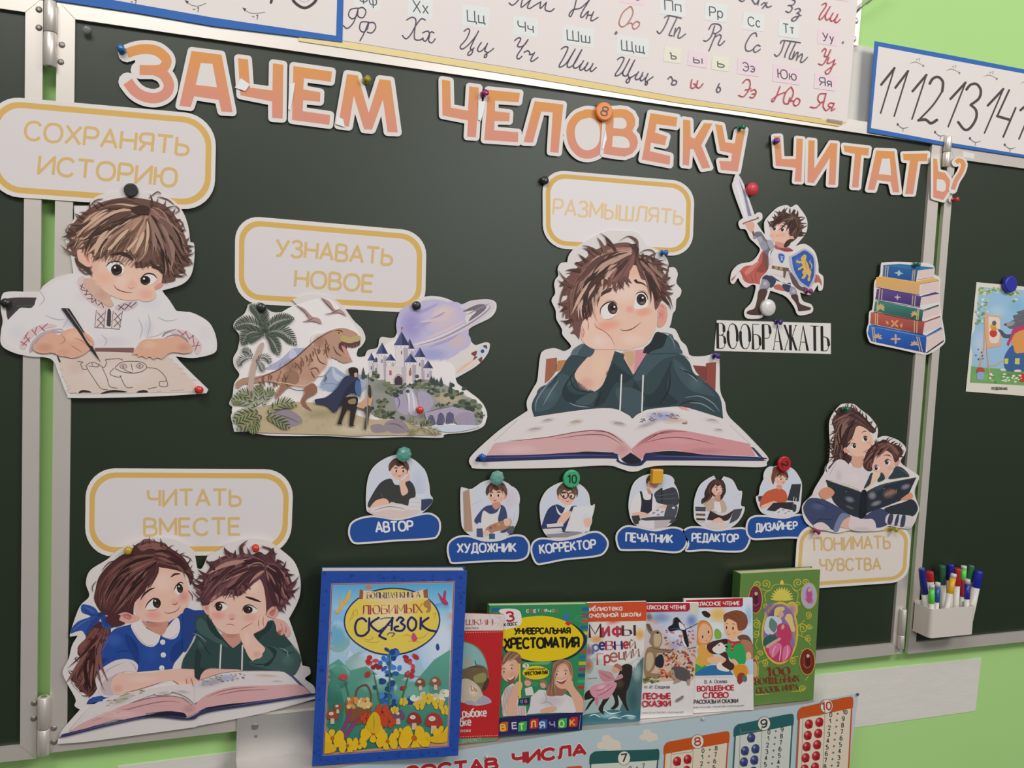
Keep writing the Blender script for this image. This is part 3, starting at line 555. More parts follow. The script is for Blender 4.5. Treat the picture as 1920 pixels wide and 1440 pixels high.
letter('?', H5, 18, [], strokes=[(42, '1740,408 1772,388 1806,420 1788,490 1740,570 1712,650')], dots=[(1700, 745, 26)], word='narrow orange paper question mark with white edge, last of the headline', lift=.0095)
# clear tape glints
TAPE = mat('clear_tape', 'e8e2e0', .12, spec=.9)
for n, (ox, oy, k), q, lb in (('tape_strip', H1, [(1440, 625), (1510, 520), (1610, 590), (1560, 665)], 'shiny scrap of clear tape on the first letter Ч'), ('tape_strip', H2, [(498, 470), (560, 450), (530, 640), (505, 770), (482, 740)], 'shiny scrap of clear tape on the left edge of the first Е'),
        ('tape_strip', H2, [(1030, 830), (1100, 860), (1120, 950), (1015, 915)], 'shiny scrap of clear tape at the foot of the letter М'), ('tape_strip', H3, [(582, 420), (662, 420), (640, 540), (610, 640), (580, 625)], 'shiny clear tape hanging below the magenta pin'), ('tape_strip', H4, [(195, 640), (215, 560), (225, 660), (190, 775), (175, 770)], 'shiny clear tape between the letters О and В')):
    o = sheet(n, YP(-.0062), [(ox + a / k, oy + b / k) for a, b in q], lb, 'tape', 'clear tape on the headline', m=TAPE, th=.0002)
# ================================================================ caption cards
GOLD = 'caa55c'
def bubble(quad, r, lines, label, y=-.0015, c='cfc8c8', gold=GOLD, tc='c8ad78', b0=7.5, b1=17.5):
    o = sheet('caption_card', YP(y), rrect(quad, r), label, 'card', 'gold-framed caption cards', 'd3cdc9'); A = Art(YP(y))
    A.rr(gold, inset(quad, b0), r - b0 * .8); A.rr(c, inset(quad, b1), r - b1 * .8); A.build('gold_border', o)
    for t in lines: A.txt(tc, *t)
    A.build('lettering', o)
bubble([(-22, 178), (406, 216), (402, 396), (-24, 366)], 60, [('СОХРАНЯТЬ', 46, 261, 352, 291, 34, 32, 5.6), ('ИСТОРИЮ', 72, 325, 329, 350, 33, 33, 5.6)], 'gold-framed caption card reading СОХРАНЯТЬ ИСТОРИЮ above the boy with a pen', -.0078, b0=8, b1=19, tc='caab70')
bubble([(441, 403), (800, 434), (797, 588), (440, 568)], 46, [('УЗНАВАТЬ', 517, 479, 734, 497, 30, 30, 5.4), ('НОВОЕ', 553, 537, 698, 547, 30, 30, 5.4)], 'gold-framed caption card reading УЗНАВАТЬ НОВОЕ above the dinosaur scene')
bubble([(1017, 317), (1303, 341), (1298, 482), (1018, 464)], 42, [('РАЗМЫШЛЯТЬ', 1037, 402, 1279, 421, 29, 26, 4.2)], 'gold-framed caption card reading РАЗМЫШЛЯТЬ above the dreaming boy', -.003, c='d6d0d0', tc='d6bb90', b0=6, b1=14.5)
bubble([(161, 878), (551, 880), (545, 1040), (159, 1044)], 54, [('ЧИТАТЬ', 278, 949, 451, 948, 30, 30, 5.2), ('ВМЕСТЕ', 271, 1004, 450, 1002, 31, 30, 5.2)], 'gold-framed caption card reading ЧИТАТЬ ВМЕСТЕ above the girl and boy', -.0015)
bubble([(1496, 985), (1709, 985), (1703, 1091), (1488, 1106)], 32, [('ПОНИМАТЬ', 1527, 1033, 1669, 1028, 24, 23, 3.6), ('ЧУВСТВА', 1538, 1070, 1651, 1068, 22, 21, 3.6)], 'gold-framed caption card reading ПОНИМАТЬ ЧУВСТВА under the mother and child', -.0068, c='d1c8c0', gold='c9a868', tc='c6a673', b0=5, b1=12)
q = [(1344, 600), (1558, 606), (1558, 664), (1339, 658)]
o = sheet('word_strip', YP(-.0012), q, 'white paper strip reading ВООБРАЖАТЬ in black under the young knight', 'card', c='d2cec8')
A = Art(YP(-.0012)); A.l('6f6a66', .8, '1344,600 1558,606 1558,664 1339,658 1344,600', st=True); A.txt('22201f', 'ВООБРАЖАТЬ', 1346, 653, 1554, 658, 47, 46, 5.2, serif=.1, gap=.3, up=(-.015, -1)); A.build('lettering', o)
# ================================================================ large cut-out figures
SK, SK2, SK3, BL = 'd8b5a2', 'c99a88', 'b27a6c', 'd98f7c'
def figure(y, outline, org_, label, cat='paper figure'):
    ox, oy, k = org_; o = sheet('paper_cutout', YP(y), px(outline, ox, oy, k), label, cat, 'printed paper figures'); return o, Art(YP(y), ox, oy, k)
# ---- boy drawing with a pen
o, A = figure(-.0092, '600,92* 650,30 800,-4 1000,4 1160,50 1232,130 1270,230 1285,340* 1310,352 1312,450 1290,560 1225,625 1095,665* 1190,800 1290,812 1400,870 1450,950 1465,1040 1440,1090 1310,1120 1185,1110* 1250,1180 1406,1332* 1395,1358* 1200,1372 900,1385 500,1390 452,1368 400,1240 345,1128 200,1110 80,1080 8,1030 6,940 18,870 5,790 12,700 60,672 250,672 290,635 370,580 492,548* 480,440 440,300 500,180* 500,92*', (0, 360, 3.6), 'white-edged paper cutout of a boy in an embroidered shirt drawing with a pen')
A.c('3e3b3a', '60,716 255,712* 215,780 130,786 85,870 52,860 40,760'); A.l('575352', 4, '110,770 220,765')
A.c('d2cdcd', '262,690 400,592 560,560 700,720 760,760 900,730 1030,670 1110,690 1190,802* 1290,817 1390,870 1440,960 1450,1040 1420,1075 1312,1097* 1280,1060 990,992 960,1062 640,1052 420,940 230,1060 200,1085 90,1060 22,1000 28,900 130,786* 220,781')
A.g('c3c3cc', 1010, 740, 110, 70, .6); A.g('c2bfc6', 560, 700, 90, 60, .4); A.g('bdbac2', 470, 880, 60, 60, .7); A.g('c2bfc6', 1000, 930, 50, 90, .8); A.g('c6c2c6', 120, 950, 90, 80, .5); A.g('c6c2c6', 1380, 950, 60, 80, .5); A.g('c4c0c6', 760, 1010, 150, 50, .6)
A.t('aeabb2', 8, '990,990 1012,900 1000,820', '985,985 1060,970 1130,930', '440,820 455,860 420,925', '300,830 380,860 440,860', '250,650 300,720 260,770', '1060,840 1120,870 1200,860', '680,960 720,1000 700,1045', '930,850 960,920 940,1000')
A.c('caa9a6', '575,640 640,700 712,745 712,790* 640,765 560,700 520,610 565,568')
A.c('cdb7b6', '520,605 565,565 600,645 722,735 722,802 640,770 560,705'); A.c('c7b2b4', '785,765 900,728 932,745 920,775 870,800 790,806')
A.p('cfc3c0', '650,795 828,803 806,926 640,914')
for q in ('540,630 570,650', '550,660 600,670', '570,690 620,690', '590,650 580,700', '620,690 620,745', '625,745 665,705', '650,755 640,710', '660,765 705,735', '675,728 700,780', '560,620 545,655', '590,720 630,720'): A.l('6d5458', 6, q, st=True)
for q in ('800,795 840,755', '800,765 840,795', '845,790 885,745', '845,755 890,780', '890,770 920,745'): A.l('54505a', 6, q, st=True)
A.l('7d6467', 4, '650,797 640,914 806,926 828,803', '712,800 700,918', '765,802 752,922', st=True)
for y in (815, 860): A.l('6d5458', 5, f'660,{y} 705,{y + 50}', f'705,{y} 655,{y + 50}', f'775,{y} 815,{y + 50}', f'820,{y} 768,{y + 50}', st=True)
A.c('463f44', '728,792 748,800 748,870 745,905 722,900 722,870'); A.l('463f44', 4, '720,868 752,872')
for a, b in (('130,1040 165,965 235,910 330,888 385,905 300,925 235,965 190,1015 165,1065', '170,970 200,1010|215,930 245,965|265,905 300,935|140,1010 180,1035|190,945 165,990|250,910 235,950|320,890 280,925|150,1035 200,985'), ('1150,948 1200,925 1290,955 1360,1025 1350,1085 1320,1090 1290,1020 1230,970', '1200,935 1240,965|1250,945 1280,995|1300,965 1310,1030|1340,1010 1315,1070|1225,970 1260,940|1275,990 1310,970|1300,1040 1350,1035')):
    A.c('cdb5b5', a); [A.l('8a5e60', 6, q, st=True) for q in b.split('|')]
A.c('a89a9e', '230,1060 200,1085 205,1040 250,975 340,940 430,945 330,960 270,1000'); A.t('b9a6a8', 14, '205,1075 215,1020 290,950 400,925 432,940'); A.t('8d8084', 12, '1110,985 1180,965 1260,1000 1290,1080', '1095,980 1120,950 1190,925'); A.p('7a5753', '640,1052 905,1052 900,1082 640,1082')
# sheet he draws on
A.c('cdbbb0', '385,1092* 600,1078 900,1085 1130,1108* 1230,1200 1312,1290 1372,1348* 900,1356 500,1360 462,1330* 425,1240'); A.g('d4c7bf', 800, 1240, 300, 90, .7); A.g('c0a79a', 520, 1180, 90, 70, .5)
A.t('3c3431', 12, '385,1100 402,1140 408,1150', '402,1190 430,1205', '412,1245 432,1250', '1150,1125 1170,1135', '1180,1160 1205,1165', '1200,1190 1240,1195', '1215,1225 1260,1228', '1290,1268 1325,1272', '435,1275 460,1280', '450,1310 480,1310', '440,1345 480,1325'); A.t('2e2927', 18, '530,1358 560,1345 620,1352', '680,1360 760,1345 860,1350', '920,1352 970,1345 1000,1350', '1060,1348 1090,1342', '1150,1342 1240,1335', '470,1358 520,1355')
A.l('5d5350', 4.5, '525,1142 560,1150 545,1160 560,1195 590,1192 582,1172 610,1152 640,1152 665,1168 660,1180 600,1175', '590,1195 640,1270 680,1325 725,1335', '690,1185 720,1250 740,1310 790,1325', '665,1160 700,1185 720,1150 712,1132 750,1128', '620,1155 625,1170', '770,1190 745,1215 750,1235 800,1250 820,1240', '810,1240 850,1315 895,1318', '990,1185 1060,1195 1110,1240 1120,1275 1080,1280 1080,1310 1130,1310 1125,1270', '1060,1315 1000,1330', '885,1160 895,1205', '840,1200 900,1222 960,1212', '720,1130 800,1125 830,1135')
A.l('5d5350', 4.5, '780,1180 820,1150 890,1142 960,1150 990,1180 960,1210 900,1222 830,1215 785,1195 780,1180'); 
for x, y in ((832, 1178), (942, 1175)): A.l('6b5f5b', 4, f'{x - 25},{y} {x},{y - 18} {x + 25},{y} {x},{y + 16} {x - 25},{y}'); A.e('8d7d78', x, y, 9)
A.t('b9a49a', 4, '440,1230 520,1200', '900,1260 1060,1250', '600,1300 700,1290', '1120,1230 1230,1260')
A.build('printed_shirt', o)
# head
A.c('c9a493', '570,585 640,595 700,640 770,760* 735,775 640,710 585,655'); A.g('b98c7d', 690, 690, 60, 50, .6)
A.c('4a3831', '505,440 560,490 640,500 630,560 600,555 560,520 520,500')
A.c(SK, '618,500 640,450 720,410 900,440 1050,510 1112,565 1085,620 1050,652 1030,705 930,726 830,727 740,692 660,622 626,555')
A.g('dba58d', 700, 580, 90, 60, .75); A.g('d59a88', 985, 690, 70, 50, .75); A.g('d79f8b', 885, 625, 55, 45, .7); A.g('e2c4b4', 830, 600, 70, 70, .5); A.g('c79d8b', 1050, 600, 40, 60, .5); A.g('cda08e', 640, 500, 40, 70, .6)
A.c('d8ab98', '520,400 540,360 580,352 615,372 628,425 615,500 575,498 530,455'); A.c('c48f7e', '555,385 590,372 610,400 606,440 598,480 570,430'); A.t('a87467', 7, '550,390 590,375 612,400', '600,400 585,430 600,470')
A.c('cb8d84', '1040,645 1075,615 1102,620 1090,640 1058,657')
for w_, ir, hl, li in (('718,500 748,474 800,474 836,500 830,545 795,562 748,545', (787, 525, 38, 37), (776, 510), '714,507 744,474 800,469 840,500'), ('946,590 985,557 1038,563 1056,590 1022,622 970,622', (981, 597, 34, 31), (972, 585), '943,590 985,553 1034,556 1060,586')):
    A.c('d8d2cf', w_); A.e('2a2221', *ir); A.g('57423a', ir[0] + 4, ir[1] + 16, 22, 14, .7); A.e('14100f', ir[0], ir[1] - 2, 18, 18); A.e('ddd6d2', *hl, 7); A.t('3a2923', 11, li)
A.t('7d574d', 4, '748,548 795,568 832,548', '970,627 1022,628', '725,480 700,470', '1055,570 1065,560', '735,460 790,452 840,470')
A.t('6b3f38', 6, '768,624 790,655 850,677 896,678'); A.t('c28a78', 5, '862,640 885,652 908,640', '870,605 890,600'); A.t('a87467', 4, '765,620 775,640')
A.build('printed_face', o)
# hair
A.c('664a40', '480,330 452,275 500,205 590,120 700,64 850,36 1000,52 1120,95 1200,190 1250,300 1280,400* 1265,430 1282,478 1240,510 1252,540 1190,560 1180,600 1120,612 1090,610 1110,540 1090,480 1040,505 1010,500 960,512 912,508 940,460 925,420 850,400 760,385 700,430 645,468* 620,420 600,372 545,352 520,400 530,470* 500,420 470,370')
A.hair('5a4037 6d5045 4f3831 7a5b4e', '990,110 850,50 700,90 560,200 470,330', '980,140 820,150 680,260 560,330 500,430', 26, 24, 12, 3)
A.hair('b59580 a8856f c2a28d 947261', '960,100 800,75 640,130 520,230 450,290', '960,130 800,170 660,260 560,330 520,400', 22, 13, 12, 5)
A.hair('4b342e 3f2c28 5b4139 69493f', '1000,110 1130,150 1215,280 1260,380 1300,400', '990,150 1050,260 1110,400 1130,520 1100,620', 26, 24, 12, 7)
A.hair('6f4f45 8a6354 7a5348 a07a6b', '1010,100 1100,140 1180,260 1230,400', '1000,140 1060,240 1110,380 1150,560', 12, 10, 12, 8)
A.hair('7d5d4f 8f6d5c 6a4c41 a17f6c', '950,150 800,210 690,310 620,450', '1000,160 1010,280 980,420 905,510', 28, 22, 10, 9)
A.hair('b08d78 a58270 8d6a59', '940,170 820,230 720,320 650,430', '990,180 980,290 940,400 890,500', 9, 9, 12, 10)
A.hair('8d6a60 a87f78 73524a', '1010,120 1060,180 1090,250 1100,330', '1030,110 1090,170 1120,260 1130,340', 8, 10, 6, 12)
A.t('6b4c42', 9, '470,300 445,260 470,230', '530,200 500,185', '600,110 640,60 700,45', '480,350 455,360 465,385', '1270,390 1290,395 1275,415', '1255,470 1285,470 1300,490', '1210,540 1240,560', '520,480 540,520 580,535', '530,520 575,550 605,552', '1000,45 1060,0 1090,15', '1060,30 1130,50 1180,90', '1180,90 1210,120 1175,150', '1180,180 1225,200 1250,260')
A.hair('9c7866 b7967f 6a4c41 59403a', '700,180 600,240 520,330 470,300', '900,220 780,300 690,380 640,455', 10, 26, 40, 31); A.hair('53392f 7a584c', '1020,150 1100,260 1170,420 1250,480', '1010,200 1040,330 1070,440 1110,590', 9, 28, 36, 32)
A.locks('3f2c26 4a342c c0a08a 5d443a', '960,120 760,110 560,230 460,350', '960,150 820,240 700,340 620,450', 26, 24, .35, 33); A.locks('2f211e 3a2825 6f544b 8d6e62', '1020,120 1130,190 1220,310 1260,450', '1000,170 1040,300 1080,430 1120,600', 30, 26, .3, 34); A.locks('5a4034 c4a68e 6f5344', '960,170 860,240 760,330 700,420', '1000,180 1020,300 990,410 930,500', 16, 24, .35, 35)
A.spikes('5a4238 6b5044 4a352d', '470,400 480,320 500,230 580,130 700,70', 850, 330, 14, 60, 18, 36, .8); A.spikes('4a352d 5d453b', '1000,60 1120,100 1200,190 1250,300 1270,400 1260,500 1180,590', 880, 330, 16, 60, 20, 37, .8); A.spikes('5a4034 6b4f42', '640,440 700,420 780,410 900,420', 800, 200, 9, 60, 18, 38, .5); A.spikes('4a342c 5a4034', '920,490 1000,490 1080,470 1100,560', 950, 250, 9, 60, 20, 39, .5)
A.t('3b2a24', 24, '742,424 815,414 868,430 900,460', '1022,503 1070,512 1102,552')
A.c('3e2b27', '880,110 960,90 1010,110 1000,150 930,150')
A.build('printed_hair', o)
# hands and pen
A.c('cfa088', '240,1035 275,985 340,950 405,965 440,935 500,920 560,940 622,985 628,1040 592,1075 540,1108 480,1120 400,1098 330,1080 260,1058'); A.g('d8b29b', 500, 970, 90, 50, .8); A.g('b98470', 300, 1050, 80, 40, .7); A.g('c2917b', 430, 1080, 60, 30, .6)
A.t('9c6757', 5, '470,1030 520,1060 555,1085', '500,985 560,1010 600,1050', '410,960 440,1000 400,1030', '540,1110 500,1085', '605,1040 600,1075')
A.c('2f2a2c', '412,784* 468,786* 560,930 625,1045 682,1152* 600,1050 520,930'); A.l('8b8385', 5, '450,790 540,920 600,1010', st=True); A.c('cfa088', '560,950 600,965 630,1000 620,1040 590,1010'); A.t('9c6757', 4, '565,950 600,1000 625,1010')
A.build('printed_hand', o)
A.c('cfa088', '895,1095 930,1040 985,1000 1050,990 1130,985 1200,972 1250,1000 1295,1045 1285,1083 1220,1085 1150,1085 1090,1128* 1060,1118 1035,1132* 1010,1112 985,1125* 960,1108 930,1115* 925,1095'); A.g('d8b29b', 1010, 1030, 70, 40, .7); A.g('b98470', 1240, 1050, 60, 40, .7)
A.t('9c6757', 5, '960,1050 930,1105', '1010,1055 985,1118', '1060,1055 1035,1125', '1110,1060 1085,1122', '1000,1000 1060,1005')
A.build('printed_hand', o)

# ---- dreaming boy with the open book (two zoom frames: 6x for the head, 3.31x for the rest)
def conv(s, fr, to): return ' '.join(f"{(fr[0] + float(t.rstrip('*').split(',')[0]) / fr[2] - to[0]) * to[2]:.1f},{(fr[1] + float(t.rstrip('*').split(',')[1]) / fr[2] - to[1]) * to[2]:.1f}" + ('*' if t[-1] == '*' else '') for t in s.split())
HD, BK = (1020, 430, 6), (870, 640, 3.3103)
head_out = '290,1340* 300,1300 210,1190 200,1120 140,1010 130,910 85,800 125,720 115,620 130,560 160,520 155,440 190,380 262,370* 280,290 340,215 420,160 520,100 640,40 760,10 900,20 1010,20 1090,80 1150,170 1220,200 1320,260 1390,340 1405,430* 1470,430 1505,500 1490,600 1545,680 1530,750 1490,790 1480,900 1450,950 1430,1050 1410,1105* 1480,1130 1540,1250 1600,1310 1630,1400*'
o, A = figure(-.0052, '1395,78* 1420,92 1500,90 1560,75 1585,110 1590,300 1620,380 1640,460 1740,560 1880,710 1880,750 1850,780 1600,775 1250,770 1130,785 1080,805 1030,808 970,790 880,770 600,785 300,790 80,790 45,775 38,720 150,610 260,520 395,430* 390,370 430,290 455,240 470,110 490,60 560,42 620,60 ' + conv(head_out, HD, BK), BK, 'white-edged paper cutout of a dreaming boy resting his chin over a large open book')
A.c('9b5f4b', '510,110* 575,100* 572,180 530,240 500,262*'); A.c('b07c50', '580,120* 640,115* 610,170 570,190*'); A.c('7c3f3a', '1420,148* 1500,155* 1505,250 1440,190*'); A.c('8a4640', '1505,135* 1565,128* 1560,318* 1505,290*'); A.l('5d3434', 4, '1503,140 1503,290', '575,105 570,185', st=True)
G1, G2, G3, G4 = '34444a', '3f5258', '2a373b', '54686e'
A.c(G1, '690,60* 740,15 820,60 930,58* 980,75* 1050,200 1130,75* 1180,-5 1280,-20 1330,10 1350,75* 1400,130 1430,200 1520,270 1590,350 1608,480* 1450,430 1340,405 1200,415 1120,430 1045,478 990,440 900,415 700,430 560,455 435,470* 420,400 450,330 520,260 600,180 640,110')
A.c(G2, '600,200 560,260 480,310 440,370 440,420 470,440 560,400 620,300 680,240', '1300,110 1360,150 1430,220 1500,270 1560,340 1500,330 1400,300 1320,200'); A.g(G4, 520, 330, 70, 60, .5); A.g(G4, 1440, 260, 60, 50, .45)
A.c(G3, '840,300 880,200 960,110 1000,170 1050,215 1000,260 940,260 870,380 810,400', '1060,250 1130,330 1200,290 1290,120 1260,300 1330,380 1200,405 1110,400 1050,330', '690,180 640,280 700,330 820,320 800,385 650,380 610,300'); A.c(G2, '760,330 830,315 800,380 740,395 690,380', '940,300 1040,290 1120,340 1090,440 1045,470 990,430')
A.c(G2, '1130,80 1190,0 1330,75 1240,110 1170,170 1100,240 1055,225'); A.c(G1, '930,70 975,85 1052,215 960,160 920,110'); A.t('1f282b', 7, '980,80 1015,150 1052,212', '1055,212 1100,130 1135,78', '700,180 660,230 700,300 810,320', '1330,400 1400,370 1480,390')
A.t('7b8b90', 7, '560,230 500,290 450,370 445,440', '590,240 540,310 490,400', '640,110 700,60', '1370,350 1460,340 1540,380 1590,440', '1400,380 1480,390 1560,440', '1290,60 1350,80 1400,110', '1340,160 1420,220 1450,250', '650,380 700,400 780,410'); A.t('1f282b', 9, '1200,410 1270,300 1280,180', '850,310 830,380 800,410', '590,180 560,260', '1450,240 1420,210 1340,170')
A.c('cda69a', '990,58* 1110,50* 1132,76* 1050,208* 985,90'); A.c('c98a92', '1062,56* 1120,50 1134,76* 1075,170 1055,205*'); A.c('bfa07a', '992,70* 1020,62 1055,70 1055,130 1030,160*'); A.c('4b4540', '978,75* 995,80 990,100')
A.c(SK, '810,52* 938,52* 900,170 860,270 812,312* 740,280 688,200'); A.g('dcbf9f', 840, 150, 60, 90, .6); A.g('cf958a', 760, 260, 60, 50, .7)
A.l('d6cfce', 9, '978,208 968,435', '1112,212 1104,435', st=True); A.c('d49a9a', '1330,405* 1370,408 1400,430* 1360,425')
# book
A.c('d3cbca', '140,700* 160,640 200,600 330,500 440,468* 700,430 880,415 980,440 1045,490 1045,660* 960,590 870,560 700,570 460,600 200,630', '1045,490 1130,430 1240,412 1340,420 1600,490 1720,570 1800,640 1770,640 1550,590 1380,560 1250,545 1150,580 1045,660'); A.l('a9a2a6', 3, '190,620 330,490', '1650,520 1780,640', st=True)
A.c('c9a0a0', '190,632* 460,602 700,562 820,552 900,562 980,610 1042,670* 1025,700 975,728* 940,695 830,680 600,695 300,715 135,715*'); A.c('c78c90', '1042,665* 1120,600 1230,552 1350,552 1550,590 1770,635* 1810,712* 1500,700 1300,675 1170,690 1100,732* 1060,705 1042,685'); A.g('d3b6b4', 330, 670, 160, 40, .7); A.g('d19b9c', 1330, 610, 180, 40, .5); A.g('a86a70', 1500, 680, 150, 25, .5); A.g('b07a7e', 980, 670, 50, 40, .5)
A.t('7b4a50', 6, '270,620 500,598 720,560 860,556 960,605', '570,605 760,580 880,585 980,640', '170,660 330,655', '1075,640 1180,580 1300,565', '1120,630 1250,600 1380,600 1560,640', '1300,595 1420,615', '760,575 900,600', '1060,660 1160,600 1250,560 1390,560'); A.t('5d3840', 5, '800,560 900,568 990,630', '640,610 760,605')
A.c('2c2f55', '75,728* 120,710 400,705 700,690 930,695 955,712 970,745 1045,760 1105,740 1120,705 1160,692 1400,700 1850,720 1858,735 1850,742 1500,740 1170,740 1130,745 1100,770 1045,775 980,762 945,742 930,728 700,728 400,738 100,748'); A.c('23222f', '975,730* 1035,690* 1100,735* 1090,752 1045,760 1000,752', '620,700* 760,684 930,690* 900,700', '1160,690* 1300,680 1500,705* 1300,712'); A.t('4b5387', 8, '120,722 400,716 700,706 925,708', '1160,712 1400,716 1840,732'); A.p('3a3c5a', '1780,655 1800,660 1856,722 1830,715')
for x, y, w_, h_, c in ((520, 490, 55, 16, 'a8a4a2'), (440, 545, 70, 20, 'b3a5a3'), (695, 500, 60, 22, 'b0a68f'), (960, 510, 60, 18, '8f8d88'), (1540, 490, 60, 16, 'b5a6a8'), (1580, 550, 40, 14, 'b0a5a6')): A.g(c, x, y, w_, h_, .8, 12 if x > 900 else -12); A.t('8a807c', 4, f'{x - w_ * .6},{y + 6} {x},{y - 4} {x + w_ * .6},{y + 4}', f'{x - w_ * .3},{y + 12} {x + w_ * .2},{y + 8}', f'{x - w_ * .2},{y - 8} {x + w_ * .4},{y - 6}')
A.g('8d95bd', 1230, 465, 130, 40, .9); A.g('c3a78f', 1310, 492, 90, 20, .9); A.g('9a8f98', 1140, 515, 90, 20, .8, -18)
rnd = random.Random(4)
for i in range(26): x = 1080 + rnd.random() * 290; y = 500 - 35 * math.sin((x - 1080) / 290 * 3) + rnd.uniform(-18, 26); A.t(rnd.choice(['5d5f86', '8a6b62', '6f6a75', 'b08a72']), 6, f'{x},{y} {x + rnd.uniform(5, 25)},{y - rnd.uniform(-8, 12)} {x + 26},{y + 4}')
A.build('printed_body_and_book', o)
A.to(*HD)
A.c(SK, '520,960 540,760 560,640 700,480 900,420 1050,400 1180,560 1240,760 1275,960 1260,1100 1180,1250 1060,1320 940,1355 800,1350 720,1300 600,1100')
A.g('e3c9be', 900, 700, 260, 160, .6); A.g('d8907c', 720, 1080, 190, 80, .8, -10); A.g('d7927a', 1120, 930, 130, 70, .85, -8); A.g('d68c86', 965, 900, 60, 60, .8); A.g('e0c3b9', 1000, 1240, 180, 90, .6); A.g('d8a294', 560, 900, 60, 120, .6); A.g('d3a291', 1010, 470, 90, 80, .6)
A.c('cf9585', '1285,860* 1320,830 1375,870 1390,960 1370,1050 1320,1100 1275,1095*'); A.g('c77a70', 1330, 960, 35, 90, .7); A.t('a0655c', 8, '1300,870 1330,860 1355,900', '1290,930 1310,960 1290,1010')
for w_, ir, hl, li in (('640,905 690,840 780,825 825,880 830,920 790,985 700,1010 655,985', (772, 888, 55, 68), (792, 872), '632,960 640,890 700,830 780,815 830,850'), ('1035,760 1060,715 1120,710 1165,760 1170,830 1150,875 1020,890', (1096, 790, 55, 66), (1110, 770), '1030,740 1060,712 1120,708 1160,755 1170,800')):
    A.c('d9d3d0', w_); A.e('3a2a29', *ir, -12); A.g('8a6a66', ir[0] + 10, ir[1] + 35, 36, 24, .8); A.e('1c1414', ir[0], ir[1] - 4, 26, 30); A.e('e3dcd8', *hl, 11); A.t('2e2020', 15, li)
A.t('8d625a', 5, '690,1020 760,1005 815,960', '680,815 760,795 820,820', '1060,690 1130,690 1175,740')
A.c('4a332e', '585,835* 620,740 700,672 770,655* 750,700 680,730 620,780'); A.c('3c2926', '1010,575* 1035,560 1060,585 1120,605 1170,660* 1110,618 1040,605'); A.t('7a453d', 12, '855,1125 910,1140 1000,1115 1095,1045'); A.t('54302c', 8, '955,985 972,980'); A.t('8d5a50', 8, '1085,1040 1100,1060')
A.c('dcb9a9', '400,1140 420,1030 480,990 540,970 580,1000 570,1070 600,1120 690,1160 770,1260 805,1350* 700,1352 560,1345 460,1290 410,1210'); A.g('e2c9bd', 620, 1260, 110, 80, .6); A.t('a06b60', 9, '565,1045 590,1100 680,1150 760,1230 800,1340', '490,1020 500,1080 495,1140', '420,1080 450,1150 440,1220', '545,985 575,1010'); A.c('cf9b8c', '400,1140 420,1110 440,1180 430,1230')
A.c('232a2e', '1130,1330* 1200,1270 1260,1160 1330,1165 1395,1200 1370,1260 1330,1330 1200,1390 1115,1390*'); A.c(G2, '1340,1320 1390,1200 1440,1180 1480,1280 1550,1360 1560,1395* 1350,1395* 1180,1400 1240,1360'); A.c('56666f', '300,1420* 330,1350 420,1290 450,1300 400,1360 380,1420*'); A.c(G2, '380,1400 450,1300 500,1330 570,1355 520,1430 400,1430'); A.t('7a8a92', 9, '1400,1180 1450,1250 1480,1340', '1300,1160 1400,1170 1450,1200')
A.build('printed_face', o)
A.c('6b4a44', '395,1240* 350,1180 300,1170 330,1130 320,1090 280,1110 300,1060 225,1055 290,1000 240,1000 250,900 215,960 225,880 160,840 240,800 280,740 215,740 250,640 180,640 240,560 300,500 240,500 330,470 380,420 345,385 430,350 500,290 480,210 560,230 650,200 710,160 690,90 760,160 850,150 950,150 1010,190 1045,290 1150,290 1230,320 1320,400 1300,440 1330,520 1420,540 1380,590 1410,640 1380,690 1450,720 1370,740 1400,850 1330,800 1285,870 1250,900 1225,720 1190,590 1100,560 1060,470 1045,410 980,410 960,500 930,620 900,560 850,680 810,560 740,650 700,560 640,690 590,640 560,780 540,960 460,1010 420,1080')
A.hair('5a3c37 6d4a43 4e3430 7b554c', '1000,230 800,230 560,330 380,520 280,760 300,1050', '1000,300 860,420 700,500 600,620 560,800 480,1000', 34, 52, 18, 21)
A.hair('73514a 5f423b 85605a 9a7468', '980,200 760,210 520,330 330,560 250,800', '990,260 820,330 640,430 500,600 430,900', 20, 26, 22, 22)
A.hair('a98575 b8988a 97705f', '980,210 760,230 560,340 420,520 330,720', '990,260 850,340 700,420 590,560 470,780', 14, 11, 22, 23)
A.hair('7a554e 8b635a 6a4741', '990,280 860,400 760,480 640,680', '1010,300 990,400 960,480 850,690', 18, 34, 14, 24)
A.hair('3f2c28 4a342f', '960,170 1020,220 1040,300 1010,400', '1040,160 1060,220 1050,300 1045,405', 6, 30, 5, 25)
A.hair('5b3d38 74504a 6a4741 4a322e', '1050,300 1180,320 1290,420 1390,560', '1055,320 1080,430 1180,590 1280,860', 24, 36, 16, 26)
A.hair('a37d70 8d665b b59284', '1070,300 1190,340 1300,470 1420,560', '1070,330 1130,430 1230,560 1360,740', 8, 10, 16, 27)
A.locks('3a2926 472f2b b0907f 5d403a', '990,230 780,230 560,350 360,600', '1000,300 860,430 700,560 560,860', 34, 44, .3, 71); A.locks('3a2926 c0a090 4a322d', '700,400 500,560 380,760 330,1000', '760,480 640,620 560,800 520,980', 22, 40, .35, 72); A.locks('3a2926 8d6a5f 45302b', '1060,300 1180,350 1280,460 1380,600', '1060,340 1110,470 1190,600 1260,820', 24, 34, .3, 73)
